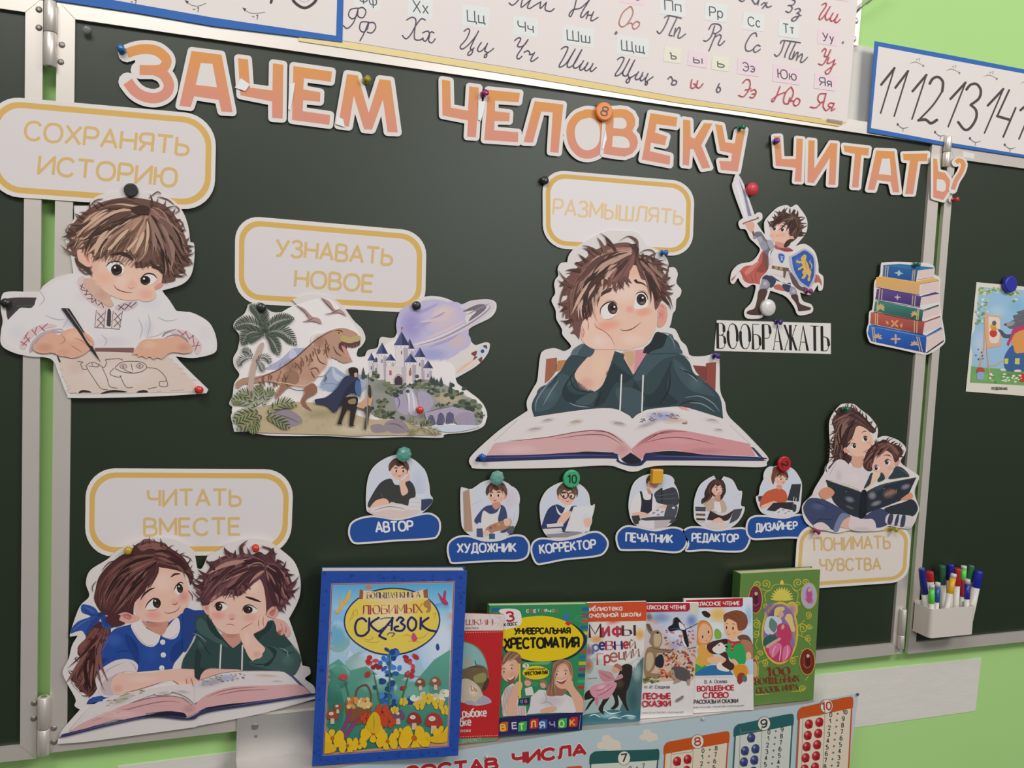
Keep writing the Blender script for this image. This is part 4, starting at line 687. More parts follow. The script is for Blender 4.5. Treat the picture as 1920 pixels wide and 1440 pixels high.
A.spikes('5d403a 4a322d 6f5048', '300,1080 240,950 220,800 260,620 360,440 480,300 620,210 760,160', 700, 560, 15, 130, 46, 74, 1.1); A.spikes('5d403a 4a322d', '1100,300 1220,330 1320,430 1370,560 1400,700 1360,820', 1000, 650, 12, 110, 36, 75, 1.1); A.spikes('5d403a 6a4741', '620,640 720,590 800,640 900,600 960,560', 800, 300, 10, 90, 34, 76, .4)
A.t('5a403a', 12, '1050,280 1060,180 1030,110 950,75 850,130', '1060,290 1120,240 1200,230 1250,270 1240,310', '1180,310 1280,340 1340,420', '690,90 720,160 790,200', '485,210 530,250 600,250', '1300,560 1390,570 1430,530', '1350,700 1420,730 1460,710', '240,560 190,620 180,650', '280,640 220,700', '250,840 170,835', '300,1040 220,1055', '330,1140 290,1170'); A.t('6a4a43', 30, '1045,210 1050,150 1020,105 960,78')
A.build('printed_hair', o)
# ---- girl and boy reading together
GL_, BY, RD = (110, 1000, 4.5), (340, 1000, 4.8), (0, 860, 2.4823)
o, A = figure(-.0108, '275,1292 268,1328* 400,1318 600,1292 905,1250* 922,1244* 1200,1190 1466,1118* 1463,1062 1420,1025 1445,1000 1440,970* 1408,963* 1395,900 1375,830 1345,745* 1392,650 1398,560 1370,480 1310,425 1260,390 1190,372 1080,390 1020,425 965,455* 940,510 918,510* 905,430* 850,390 760,368 680,375 560,420 500,468 420,520 400,580 415,640 370,690 330,800 325,828* 362,824* 335,870 320,930 293,985 297,1015 320,1060 352,1120 347,1150 372,1168* 300,1250', RD, 'white-edged paper cutout of a girl in blue hugging a sad boy over an open book')
A.to(*GL_)
HB = '4a2b2b'
# braid and bow behind
A.c(HB, '330,740 420,780 440,830 400,930 330,1040 300,1120 340,1200 330,1290 300,1350 260,1385* 220,1350 180,1340* 150,1280 100,1230 130,1190 75,1150* 130,1160 170,1120 200,1060 160,1020 170,960 220,930 240,860 290,790')
A.hair('5f3936 6d4440 3c2324 7b504a', '300,800 240,880 170,960 200,1060 140,1150 110,1250 250,1380', '430,800 400,920 330,1040 300,1120 320,1200 330,1290 270,1370', 26, 16, 22, 41); A.t('6d4440', 12, '230,860 240,900 290,930', '170,980 200,1020 260,1010', '160,1040 140,1060 170,1090', '80,1160 110,1190 160,1180', '140,1220 170,1270 230,1260', '190,1370 240,1370 280,1340', '120,1210 150,1290 190,1310'); A.g('7d4a40', 290, 850, 60, 60, .6); A.g('6d423a', 220, 970, 50, 40, .6)
A.c('2f4d92', '345,690 300,625 215,598 188,620 200,670 270,700 170,740 110,800 98,848* 190,820 225,862* 290,790 345,735', '340,680 380,665 400,700 450,745 465,790 420,806 370,790 360,740'); A.c('27407f', '345,690 280,680 215,640 250,690 330,700', '345,700 280,740 225,850 300,780', '365,690 400,730 420,790 380,770'); A.e('22396f', 352, 688, 24, 22); A.t('4d6db0', 8, '120,820 190,760 270,720', '210,620 260,640 300,670', '400,720 440,760')
A.c('26407f', '235,1440* 260,1400 330,1375 420,1375 400,1440*')
# dress
BD = '27478f'
A.c(BD, '490,800 600,770 700,740 900,760 1030,680 1150,650 1250,660 1260,760* 1150,860 1060,990 980,1090 960,1145* 660,1170* 660,1100 540,1065 330,1165* 296,1100 330,1030 400,920 440,840')
A.c('1f3a7c', '560,850 640,900 680,1000 670,1160 640,1060 580,960', '960,960 1050,880 1150,840 1050,1000 970,1090 940,1040', '300,1090 360,1060 420,1060 350,1120 330,1160'); A.g('3b60ad', 470, 900, 90, 70, .6); A.g('3156a4', 780, 1020, 90, 90, .5); A.g('1c3168', 1100, 740, 70, 60, .6); A.t('5a4f9a', 14, '305,1110 330,1040 400,930 450,845', '340,1160 330,1100 380,1010'); A.t('17306b', 8, '590,860 640,930 660,1020', '480,1010 540,990 600,1000', '420,1080 500,1030', '900,1050 960,1000')
A.c('d5cccb', '610,775 690,735 730,790 790,830 860,858* 840,920 790,958 720,940 660,880', '870,868* 920,790 1000,710 1025,790 1000,870 950,895 900,880'); A.t('b3a7ab', 7, '620,790 680,890 750,945 820,940', '890,880 950,885 1010,840'); A.c('c28a76', '700,735 800,760 920,740 900,830 868,862* 800,835 740,790'); A.g('a8705f', 800, 770, 90, 30, .6)
for x, y in ((878, 918), (883, 1026), (870, 1136)): A.e('d8d2cf', x, y, 22); A.e('b9b2b4', x, y + 3, 12); A.e('d8d2cf', x - 2, y, 9)
A.c('cfc2c4', '310,1230 340,1160 450,1085 540,1060 620,1070 668,1110 660,1175* 560,1165 470,1205 440,1260 465,1360* 400,1385 340,1350 320,1290'); A.c('b9a9ae', '470,1205 440,1260 465,1355 420,1370 370,1350 350,1290 400,1230'); A.t('a99aa0', 8, '330,1250 420,1150 560,1085', '560,1165 470,1200 430,1260', '660,1175 640,1120 600,1085')
# arm
A.c('d8b1a2', '440,1270 470,1210 540,1175 700,1180 850,1165 960,1142 1060,1140 1150,1150 1190,1250* 1150,1285 1110,1300 1030,1285 960,1240 880,1255 700,1310 560,1345 470,1358'); A.g('e0c0b2', 700, 1230, 160, 40, .7); A.g('c58d7f', 500, 1310, 60, 50, .6); A.g('d09c94', 1100, 1240, 60, 50, .6); A.t('96594f', 7, '1075,1225 1080,1260 1085,1295', '1115,1215 1125,1250 1130,1290', '1150,1200 1175,1230 1185,1250', '960,1240 1000,1265 1030,1285', '560,1345 700,1310 880,1252')
# face
A.c('dab2a1', '690,520 770,400 830,280 950,300 1040,330 1085,420 1110,520 1095,600 1060,650 980,720 880,748 780,745 700,720 660,680 640,600')
A.g('d78f86', 800, 690, 90, 55, .8); A.g('cc7f80', 1055, 535, 55, 70, .8); A.g('d2988a', 985, 580, 50, 45, .7); A.g('e4c7b9', 880, 420, 110, 100, .6); A.g('c99784', 690, 560, 60, 110, .5)
A.c('d39f94', '500,700 520,670 570,663 630,680 680,710 670,740 600,755 540,748'); A.c('bd7b74', '530,690 580,675 620,700 600,730 560,720'); A.t('92564f', 8, '540,690 590,690 610,720', '560,720 590,705')
for w_, ir, hl, li in (('735,640 760,590 810,555 850,580 860,610 820,640 770,640', (828, 588, 34, 42), (815, 570), '728,635 755,585 805,548 855,570'), ('978,480 1000,440 1035,420 1048,455 1035,500 1000,518', (1023, 464, 26, 40), (1015, 448), '970,485 995,438 1032,412 1052,430')):
    A.c('d8d3d0', w_); A.e('2c211f', *ir, -10); A.g('5c473f', ir[0] + 4, ir[1] + 20, 18, 14, .7); A.e('e2dbd7', *hl, 7); A.t('2a1c1c', 11, li)
A.t('3d2826', 17, '690,565 720,515 770,475 815,458', '945,372 980,345 1028,342'); A.t('8a4f48', 7, '885,662 930,675 1000,650 1030,600', '955,595 985,600 1005,580'); A.t('a0655a', 5, '1030,595 1045,590', '750,650 800,650 850,625')
A.build('printed_girl', o)
A.c(HB, '630,690* 560,665 480,690 400,690 345,650 300,560 310,480 340,370 420,270 520,190 600,150 660,90 740,65 850,75 950,130 1050,200 1110,290 1140,370 1110,440* 1090,370 1050,330 940,300 870,290 830,280 820,330 770,420 700,520 640,590')
A.hair('5e3838 6b4340 4a2c2c 7c534d', '820,180 600,200 420,320 330,480 330,620', '850,230 760,340 690,450 620,560 500,680', 40, 26, 14, 42); A.hair('8d625c 9a7068 7c524c', '760,210 600,260 480,400', '800,250 720,350 650,470', 14, 14, 20, 43); A.hair('532f30 66403d 3f2424', '800,190 920,150 1060,240 1130,370', '810,240 900,260 1000,300 1090,350', 22, 24, 14, 44); A.hair('6b4340 82574f', '660,110 740,70 860,90 960,150', '700,150 780,130 860,150 940,190', 12, 12, 14, 45)
A.hair('6b4340 4a2c2c', '830,240 815,330 740,440 690,540', '840,260 835,330 810,400 800,420', 8, 12, 8, 46)
A.locks('3c2324 2f1c1d 8d625c 6b4340', '800,190 600,230 430,340 340,520', '840,260 740,380 640,500 540,640', 26, 22, .15, 47); A.locks('3c2324 7c534d', '800,150 920,150 1050,230 1120,350', '830,230 920,260 1020,300 1090,360', 14, 22, .3, 48); A.spikes('4a2c2c 5e3838', '640,110 740,65 850,75 960,140 1060,210 1120,320 1120,420', 800, 350, 12, 50, 16, 49, 1.2)
A.locks('3c2324 2f1c1d 7b504a', '300,820 250,960 200,1150 220,1330', '400,860 350,1000 310,1150 290,1330', 22, 30, .5, 50)
A.t('5e3838', 8, '690,70 740,50 800,60', '850,70 900,90 930,130', '1000,170 1090,200 1130,240', '320,400 285,450 290,500', '1120,380 1145,430 1140,470', '1090,480 1125,520 1130,570', '300,560 270,590', '470,230 420,250 360,320'); A.c(HB, '440,690 520,690 510,730 560,760 480,790 420,760 400,710')
A.build('printed_hair', o)
# boy
A.to(*BY); Q1, Q2, Q3 = '2f4543', '3e5754', '253735'
A.c('253f7e', '20,700 110,690 210,720 150,800 100,960 20,1060'); A.c('d3a191', '190,640 210,610 250,640 255,700 240,735 205,700'); A.g('b9736b', 228, 670, 25, 40, .7)
A.c(Q1, '125,800 150,745 215,732 260,760 330,880 460,1030 560,960 700,860 810,780 880,860 940,930 1000,1000 1075,1100 1070,1180 1030,1260 990,1285* 930,1240 560,1235* 400,1220 230,1220 160,1320* 120,1290* 120,1220* 0,1215* 20,1130 80,1030 130,930'); A.c(Q2, '135,800 170,760 220,800 300,900 420,1020 350,1000 240,940 150,880', '600,1165 700,1130 760,1010 900,1040 1000,1010 1070,1110 1060,1200 1000,1270 900,1240 740,1215'); A.c(Q3, '230,745 270,800 330,880 370,960 300,920 240,840', '660,900 810,790 800,860 720,930 700,960', '760,1010 860,1060 800,1180 740,1190 830,1100', '130,1050 180,1090 170,1200 220,1220 160,1310 120,1270'); A.g('54706c', 960, 1140, 70, 70, .5); A.g('4b6561', 180, 990, 50, 60, .5)
A.t('17211f', 7, '340,900 400,980 455,1035', '460,1040 520,1000 570,950', '880,1040 960,1080 1020,1060', '600,1165 700,1180 800,1170', '700,1130 760,1060', '150,940 200,1000 260,1100'); A.t('7e9793', 7, '100,900 160,920 230,980', '880,1030 950,1060 960,1120', '990,1000 1060,1080 1080,1140'); A.c('c08b7c', '365,900 450,915 530,880 540,960 460,1030* 400,970'); A.g('a76f62', 450, 920, 70, 30, .6)
A.l('cfc8c6', 13, '358,1005 346,1220', '550,1010 545,1225', st=True)
A.c('d9b3a3', '260,600 300,540 420,500 560,500 680,400 740,480 770,600 760,720 700,800 600,880 500,905 400,900 310,840 265,760 250,680'); A.g('d58d85', 330, 740, 90, 55, .8); A.g('d4938a', 620, 760, 90, 50, .7); A.g('cd8e84', 455, 750, 45, 40, .7); A.g('e3c9bc', 640, 480, 80, 80, .6); A.g('c99786', 290, 620, 60, 60, .5)
A.c('cf988c', '765,740* 780,690 830,655 870,670 870,720 830,765'); A.c('b8736b', '790,720 830,680 850,700 820,745'); A.t('8d5049', 7, '790,725 830,695 850,670')
for w_, ir, hl, li in (('300,670 320,635 365,628 400,645 415,670 380,692 325,695', (338, 662, 32, 36), (350, 652), '292,672 318,628 368,620 410,640'), ('556,700 570,665 620,650 665,670 690,690 660,715 580,720', (600, 688, 42, 34), (612, 680), '550,705 565,660 620,645 690,688')):
    A.c('d8d2cf', w_); A.e('2c211f', *ir); A.g('59443d', ir[0] + 4, ir[1] + 16, 18, 12, .7); A.e('e2dbd7', *hl, 6); A.t('2a1c1c', 11, li)
A.t('34201f', 22, '305,572 350,552 430,548', '575,570 640,590 720,618'); A.t('9b6157', 7, '400,822 440,818 485,832', '430,765 455,775 480,765')
A.build('printed_boy', o)
A.c('d9b3a3', '525,880 560,840 650,800 690,760 740,732 780,765 750,850 700,880 650,910 690,970 750,1030 740,1070 690,1120 640,1150* 600,1100 560,1010 530,940'); A.g('e2c3b5', 590, 960, 40, 90, .6); A.g('c58b7d', 680, 1090, 50, 40, .6); A.t('96594f', 7, '530,875 580,840 650,800', '700,770 695,810 700,850', '740,745 735,800 745,840', '650,905 720,870 755,840', '690,760 720,735')
A.c('cf9f95', '830,770 880,770 940,800 980,870 975,920 940,930 925,900 900,915 890,870 860,885 850,830'); A.t('8d5049', 6, '890,800 905,850 895,890', '930,830 945,870 930,905', '960,860 965,900'); A.g('bd7f76', 900, 880, 40, 40, .5)
A.c('d3a698', '165,1320* 180,1270 230,1225 350,1222 500,1225 560,1240* 400,1250 280,1280 200,1310')
A.build('printed_hands', o)
H2_ = '55343a'
A.c(H2_, '250,640* 190,650 170,600 130,600 170,570 140,540 190,500 150,470 200,420 150,390 220,360 260,290 220,255 290,250 370,210 410,190 385,130 440,170 520,190 530,110 560,170 620,200 700,165 760,190 830,130 835,240 900,280 950,330 980,400 1000,460 980,510 1030,520 990,560 960,610 920,640 905,690 870,700* 880,670 830,655 780,690 765,720* 760,600 740,480 710,410 660,380 620,470 560,500 540,555 480,560 460,490 400,520 300,550')
A.hair('5c3a3e 6d474a 49292e 7f5654', '760,260 600,200 400,240 240,360 160,560', '760,330 640,330 520,430 420,520 260,620', 36, 26, 16, 51); A.hair('9a7068 87605b a87f74', '740,260 560,230 380,280 250,400', '740,300 620,300 460,390 330,500', 14, 12, 18, 52); A.hair('6a4548 7d5455 4c2c30', '740,310 660,380 560,440 470,560', '760,330 700,400 640,460 550,560', 14, 22, 12, 53); A.hair('553438 6b464a 432529 7d5557', '760,270 880,290 970,420 1000,520', '750,330 790,480 830,620 890,700', 30, 28, 18, 54); A.hair('8d625e 7a5251', '770,290 860,340 930,430', '770,330 820,430 860,550', 9, 13, 14, 55)
A.locks('3a2226 462a2e a87f74 6d474a', '750,270 560,230 380,280 210,450', '760,330 660,390 540,480 380,560', 30, 34, .3, 57); A.locks('3a2226 462a2e 8d625e', '770,280 880,310 960,420 980,560', '760,340 790,470 820,590 880,680', 24, 32, .3, 58); A.spikes('4a2a2e 5c3a3e 6d474a', '180,590 150,500 180,400 260,310 370,230 500,190 620,190', 560, 520, 15, 85, 32, 59, 1.1); A.spikes('4a2a2e 5c3a3e', '830,200 920,300 990,420 1000,520 950,620 890,690', 600, 450, 13, 75, 32, 60, 1.1); A.spikes('5c3a3e 6d474a', '300,540 400,520 480,550 560,500 620,460', 480, 250, 9, 60, 26, 61, .4)
A.t('55343a', 14, '530,190 530,120 600,60', '560,200 545,130 580,90', '720,125 790,140 830,200', '780,125 835,170 840,260', '385,120 400,170 460,190', '220,235 260,275 310,270', '150,370 200,385 250,360', '980,410 1040,410', '870,240 890,210', '135,600 170,600 200,580', '590,330 650,280 740,290', '720,110 800,150 800,220'); A.t('a87f74', 9, '600,310 650,270 720,270 740,300', '480,300 550,240 620,230')
A.build('printed_hair', o)
# book
A.to(*RD)
A.c('cfc6c5', '330,1265* 345,1240 480,1120 800,1055 900,1060 905,1140* 850,1100 760,1085 600,1140 400,1225', '905,1140* 905,1060 1000,1010 1100,992 1320,992* 1390,1040 1440,1090* 1360,1055 1200,1060 1050,1070 960,1110'); A.t('8f878c', 4, '320,1275 440,1155', '1340,1000 1440,1095'); A.p('4b4e70', '1335,995 1350,995 1455,1098 1440,1100'); A.p('2f4d92', '405,1140 430,1110 475,1105 480,1128')
A.c('c99d9d', '330,1265* 400,1222 600,1140 750,1105 840,1115 905,1160* 905,1185 870,1200* 800,1175 650,1190 500,1225 340,1275*', '905,1150* 960,1100 1080,1062 1260,1055 1390,1052 1445,1092* 1300,1115 1100,1140 960,1160 905,1185'); A.t('8a5a5e', 4, '420,1225 600,1165 760,1130 840,1135', '760,1100 850,1115 900,1155', '600,1140 720,1110 820,1105', '960,1110 1060,1075 1200,1062', '1000,1105 1120,1080 1250,1075', '700,1150 820,1150', '1200,1075 1360,1060'); A.g('d8b8b5', 560, 1190, 120, 25, .6); A.g('a9747a', 880, 1165, 40, 25, .6)
A.c('33345a', '288,1290* 300,1280 500,1232 700,1190 850,1182 850,1205* 880,1205 930,1180 960,1165 1200,1130 1462,1092 1462,1102* 1200,1145 1000,1175 930,1195 905,1212 850,1215 700,1205 500,1245 288,1298'); A.c('22212f', '640,1205* 760,1178 850,1182 865,1205 800,1195', '950,1160* 1080,1140 1200,1135 1000,1165'); A.t('565a88', 3.5, '310,1283 500,1237 700,1197', '960,1168 1200,1134 1440,1098')
for x, y, w_, h_, c, r in ((570, 1120, 70, 22, 'a39d88', -25), (760, 1090, 40, 8, 'a79fa2', -8), (850, 1085, 40, 10, 'a79fa2', 6), (990, 1040, 90, 24, '8f8d99', -14), (1060, 1020, 60, 20, '9aa3c0', 0), (1240, 1010, 70, 10, 'b8a68f', 3), (1290, 1036, 32, 6, 'a29a9c', 0)): A.g(c, x, y, w_, h_, .85, r)
rnd = random.Random(6)
for i in range(34): x = 920 + rnd.random() * 215; y = 1060 - (x - 920) * .17 - rnd.random() * 38; A.t(rnd.choice(['5f6280', '84685f', '6d6870', '9c7d66']), 3.5, f'{x},{y} {x + rnd.uniform(2, 8)},{y - rnd.uniform(-4, 5)} {x + 11},{y + 2}')
for i in range(18): x = 480 + rnd.random() * 180; y = 1160 - (x - 480) * .38 - rnd.random() * 26; A.t(rnd.choice(['8a8a5e', '77736f', 'a39a6a']), 3.5, f'{x},{y} {x + 8},{y - 6} {x + 20},{y - 5}')
A.l('c3bbbb', 1.5, '905,1060 905,1150', st=True); A.build('printed_book', o)
# ---- dinosaur, castle and planet
DS = (420, 380, 3.13)
o, A = figure(-.0048, '60,1345* 50,1300 40,1250 60,1210 30,1180 50,1130 60,1060 90,1010 60,960 55,910 80,860 90,780 55,730 70,690 120,650 140,600* 200,585 280,640 350,645 440,680 455,690* 470,650 400,570* 480,540 600,545 690,600 760,690 810,740 830,800 800,850 760,870 770,935* 820,940* 840,870 900,850 920,790 1000,790 1030,700 1060,640 1110,580 1200,548 1300,560 1390,605* 1450,575 1560,568 1600,600 1570,670 1440,740 1445,800 1475,835 1530,820 1560,830 1545,890 1480,960 1360,1030* 1370,1060 1440,1110 1510,1170 1535,1250 1525,1310 1440,1345 1300,1360 1270,1380 1060,1375 850,1382 600,1370 400,1370 250,1365 150,1345', DS, 'white-edged paper cutout of a roaring dinosaur, a castle and a ringed planet')
A.c('dcd6d4', '95,1000 140,700 300,660 420,600 600,560 700,640 800,780 780,900 880,880 1010,800 1040,900 1330,940 1370,1060 1520,1180 1520,1300 1270,1360 800,1365 100,1330')
# sky and mountains
A.c('a3a6bd', '240,980 330,920 400,855* 490,852* 560,930 500,960 400,970'); A.c('b9bcd0', '400,855 430,900 400,940 380,900'); A.c('95a2ba', '560,1100 600,1000 640,962 720,1010 800,1010 850,1060 800,1120 700,1110'); A.c('b5bccb', '640,962 660,1000 720,1040 690,1060 640,1020'); A.g('c6cbd6', 480, 1100, 130, 40, .7); A.g('a7b3c2', 800, 1060, 80, 50, .7); A.t('7b8794', 5, '560,1090 600,1060 680,1070', '620,1110 700,1090 760,1110', '700,1060 760,1040 820,1060')
# planet
A.c('b5aecb', '1060,760 1055,680 1100,610 1180,572 1280,572 1370,620 1430,720 1430,800 1390,870 1320,915 1230,925 1150,890 1110,850')
A.g('8e86bb', 1100, 720, 90, 120, .85); A.g('c9b6bb', 1290, 680, 140, 90, .9, -25); A.g('8f95c4', 1220, 890, 120, 50, .8); A.g('d6c3b4', 1280, 650, 70, 50, .7, -30); A.g('cbb0a6', 1370, 810, 80, 60, .7); A.t('a59ac0', 22, '1080,660 1160,640 1260,590', '1100,740 1200,700 1300,640', '1200,850 1320,800 1410,740'); A.t('cdb8b9', 18, '1150,700 1260,680 1360,620', '1180,800 1300,750 1420,690')
A.c('c7bdc4', '1080,850 1120,825 1280,790 1440,700 1520,630 1530,600 1490,595 1400,625* 1390,600 1480,572 1560,572 1590,605 1550,660 1450,730 1280,810 1130,848'); A.c('6f6672', '1400,640 1480,600 1535,600 1525,635 1440,695 1450,670 1480,640 1460,632'); A.t('8d838d', 8, '1110,845 1280,795 1450,705 1550,630 1560,600', '1420,660 1500,620 1560,590'); A.t('e0d8d8', 6, '1120,835 1280,780 1430,705')
# rocket
A.c('c2c8d2', '1540,835 1545,870 1520,905 1490,915 1485,880 1505,845'); A.c('7f3f3c', '1485,870 1450,885 1475,905*', '1515,905 1510,940 1490,920*', '1488,905 1462,925 1470,905'); A.c('454a66', '1540,835 1544,858 1528,850 1520,840'); A.e('3b4763', 1517, 872, 11); A.t('d9b59c', 18, '1465,925 1410,960 1365,1000'); A.t('d8c5b5', 12, '1470,935 1440,965 1400,990')
# castle hill
A.c('8f8f88', '840,1010 900,1010 950,1040 1060,1060 1150,1040 1240,1040 1320,1080 1420,1130 1500,1190 1515,1290 1440,1310 1300,1290 1200,1310 1060,1290 900,1260 850,1200'); A.g('b9a98c', 1320, 1150, 120, 50, .8); A.g('74796a', 950, 1080, 100, 50, .8); A.c('b9b3c6', '1060,1085 1090,1075 1130,1150 1140,1240 1090,1240 1080,1160'); A.t('d5d2dc', 9, '1075,1090 1085,1150 1085,1230', '1100,1100 1115,1170 1118,1235', '1055,1100 1060,1170', '1130,1130 1135,1220'); A.c('a39bb0', '1000,1110 1050,1090 1070,1150 1080,1240 1020,1220', '1140,1110 1200,1120 1230,1180 1180,1230 1150,1200'); A.t('6f6878', 7, '1010,1120 1030,1170 1020,1210', '1050,1120 1060,1190', '1160,1130 1170,1190', '1200,1140 1210,1200')
def tower(x0, x1, y0, y1, c='cfc6c8', roof=None):
    A.p(c, f'{x0},{y0} {x1},{y0} {x1 - 1},{y1} {x0 + 2},{y1}'); A.p('a79fab', f'{x0 + (x1 - x0) * .62},{y0} {x1},{y0} {x1},{y1} {x0 + (x1 - x0) * .7},{y1}'); A.p('d9d0cf', f'{x0 - 4},{y0 - 3} {x1 + 4},{y0 - 3} {x1 + 4},{y0 + 12} {x0 - 4},{y0 + 12}')
    for q in range(3): xx = x0 + (x1 - x0) * (q + .2) / 3; A.p('8d8592', f'{xx},{y0 + 3} {xx + 5},{y0 + 3} {xx + 5},{y0 + 9} {xx},{y0 + 9}')
    if roof: a = (x0 + x1) / 2; A.p('4c527a', f'{a},{roof} {x1 + 8},{y0 - 3} {x0 - 8},{y0 - 3}'); A.p('34395c', f'{a},{roof} {x1 + 8},{y0 - 3} {a + 3},{y0 - 3}'); A.l('6a6f94', 2, f'{a - 1},{roof + 10} {x0},{y0 - 6}', st=True)
    A.p('6d6470', f'{(x0 + x1) / 2 - 4},{y0 + 30} {(x0 + x1) / 2 + 3},{y0 + 30} {(x0 + x1) / 2 + 3},{y0 + 50} {(x0 + x1) / 2 - 4},{y0 + 50}')
for a in ((850, 880, 930, 1030, 'c9c3c9', 880), (880, 905, 940, 1030, 'c9c3c9', 905), (1070, 1110, 860, 1000, 'cdc5ca', 798), (900, 955, 890, 1040, 'd0c7c9', 820), (1005, 1080, 840, 1000, 'd2c9ca', 755), (1125, 1175, 910, 1050, 'd0c4c8', 850), (1175, 1220, 975, 1040, 'cbbfc4', 925), (955, 1000, 930, 1060, 'd3cac9', 885), (1065, 1125, 940, 1070, 'd3c8c6', 885)): tower(*a[:4], c=a[4], roof=a[5])
A.p('d2c5c3', '950,960 1070,965 1070,1070 950,1062'); A.p('b7abb3', '1040,965 1070,965 1070,1070 1045,1070'); A.c('43353b', '1002,1068* 1002,1035 1024,1015 1046,1035 1046,1070*'); A.l('8e818a', 4, '998,1066 998,1032 1024,1008 1050,1032 1050,1068'); A.p('a05f5f', '970,985 984,985 984,1010 977,1016 970,1010'); A.p('a05f5f', '1085,985 1100,985 1100,1012 1092,1018 1085,1012'); A.l('b0605a', 3, '1044,750 1044,730', st=True); A.p('b0605a', '1040,730 1055,734 1040,740')
# trees on the hill, bridge, water
def blob(c, x, y, r, n, sd):
    rn = random.Random(sd)
    for i in range(n): A.e(c.split()[i % len(c.split())], x + rn.gauss(0, r * .5), y + rn.gauss(0, r * .3), r * rn.uniform(.14, .3), r * rn.uniform(.1, .2), rn.uniform(-30, 30), 9)
for i, (x, y, r) in enumerate(((870, 1010, 45), (1150, 1060, 60), (1060, 1085, 40), (980, 1100, 60), (1360, 1105, 60), (1240, 1105, 50), (930, 1180, 50), (1440, 1180, 80), (960, 1240, 80), (1290, 1190, 40), (1500, 1250, 40), (1200, 1290, 50))): blob('5e6a50 4a5645 74795c 3c473c', x, y, r, 16, i)
for x, y, h in ((1330, 1115, 70), (1275, 1075, 55), (1250, 1070, 40), (1232, 1065, 45), (1218, 1055, 40), (818, 1030, 66)): A.c('3d4a46', f'{x},{y - h}* {x + 9},{y - h * .4} {x + 10},{y} {x - 10},{y} {x - 9},{y - h * .4}')
A.c('a69cae', '1180,1230 1250,1210 1330,1195 1400,1215 1460,1230 1470,1300* 1400,1320 1350,1270* 1345,1240 1310,1235 1300,1300* 1290,1250 1265,1235 1245,1300* 1225,1250 1200,1255 1195,1290*'); A.c('5d5a78', '1202,1300* 1205,1262 1222,1252 1236,1268 1238,1302*', '1252,1300* 1256,1248 1272,1236 1286,1250 1290,1302*', '1304,1298* 1308,1244 1326,1228 1342,1244 1344,1290*'); A.c('9b90a2', '1350,1270 1400,1230 1460,1240 1470,1310 1400,1320'); A.t('6f667a', 7, '1370,1260 1390,1310', '1420,1250 1430,1310', '1450,1260 1455,1300', '1180,1232 1260,1210 1340,1196'); A.c('c3c7d4', '1200,1312 1350,1305 1500,1310 1400,1340 1290,1345'); A.t('9aa2b8', 6, '1240,1320 1320,1315', '1300,1332 1400,1325')
# ground
A.c('b5a585', '90,1240 300,1180 480,1170 640,1200 860,1270 1000,1270 1200,1330 1260,1360 850,1365 400,1355 120,1335'); A.g('c9bda4', 760, 1330, 160, 40, .8); A.g('8d8468', 560, 1240, 120, 40, .7); A.g('a18f6f', 1000, 1330, 160, 30, .7); A.c('8f828b', '290,1230 340,1200 430,1240 460,1290 380,1320 300,1290', '940,1300 1000,1270 1060,1290 1080,1345 980,1350', '860,1310 920,1300 960,1340 880,1350'); A.t('6b5f68', 7, '310,1240 370,1260 440,1290', '330,1290 390,1290', '960,1300 1010,1300 1060,1330', '880,1330 930,1320')
# dinosaur
DN = 'b08a76'
A.c(DN, '170,1060 160,1030 250,1005 330,970 400,920 470,870 540,800 590,765 640,745 700,735 770,760 800,800* 790,835 740,835 700,820 672,830 690,860 730,900 755,930* 700,940 650,915 610,910 600,960 560,1010 520,1060 545,1080 540,1120 490,1150 480,1180 515,1225* 470,1200 450,1170 470,1110 440,1085 370,1090 330,1130 300,1150* 310,1100 330,1070 250,1050')
A.c('a6836f', '100,1080* 75,1090 70,1060 110,1030 180,1025 200,1055 120,1065 90,1085'); A.g('c9a692', 560, 930, 70, 90, .7); A.g('c39e8a', 450, 1060, 80, 40, .6); A.g('8a6250', 400, 960, 70, 50, .7); A.g('8a6250', 560, 810, 50, 50, .6); A.c('94705c', '355,1000 400,980 440,1010 430,1060 370,1090 320,1140 300,1150 330,1080 340,1040'); A.c('8a6452', '470,1090 520,1060 545,1085 540,1120 490,1150 480,1175 515,1225 465,1200 450,1165 475,1120')
A.c('5d3b37', '690,815 740,825 800,805* 795,835 760,850 720,850 745,920 700,880 672,850'); A.c('c08a84', '690,840 720,860 742,915 710,890'); A.t('ddd2c4', 8, '705,832 709,846', '722,836 726,850', '740,838 743,852', '760,834 762,848', '778,828 778,842', '708,905 712,893', '728,922 730,908', '742,930 742,918'); A.c('b3a06c', '690,780 740,790 795,780 798,808 740,822 690,812'); A.e('c7a24f', 672, 764, 9, 7); A.e('241c18', 674, 764, 4, 6); A.t('5b3e33', 8, '650,752 680,750 700,762', '760,765 785,775')
rnd = random.Random(9)
for i in range(46): u = rnd.random(); x = 190 + u * 420; y = 1030 - u ** 1.4 * 240 + rnd.uniform(-5, 60); A.t(rnd.choice(['6f4c3e', '7d5747', '8d6a58']), 8, f'{x},{y} {x + rnd.uniform(4, 14)},{y + rnd.uniform(6, 22)} {x + rnd.uniform(-4, 12)},{y + rnd.uniform(24, 44)}')
A.t('6b4a3e', 7, '510,985 520,1010 535,1030', '500,980 540,970 560,1000', '590,1010 600,1030 585,1050', '540,880 560,930 600,950', '620,830 600,870 610,910', '380,1010 360,1050 380,1080', '430,1020 440,1060', '640,840 660,880 690,900', '470,1190 490,1215', '500,1200 520,1225'); A.t('5a3d33', 6, '170,1040 300,990 420,910 540,805 650,745'); A.t('d0b19d', 6, '260,1045 360,1060 470,1075 530,1040')
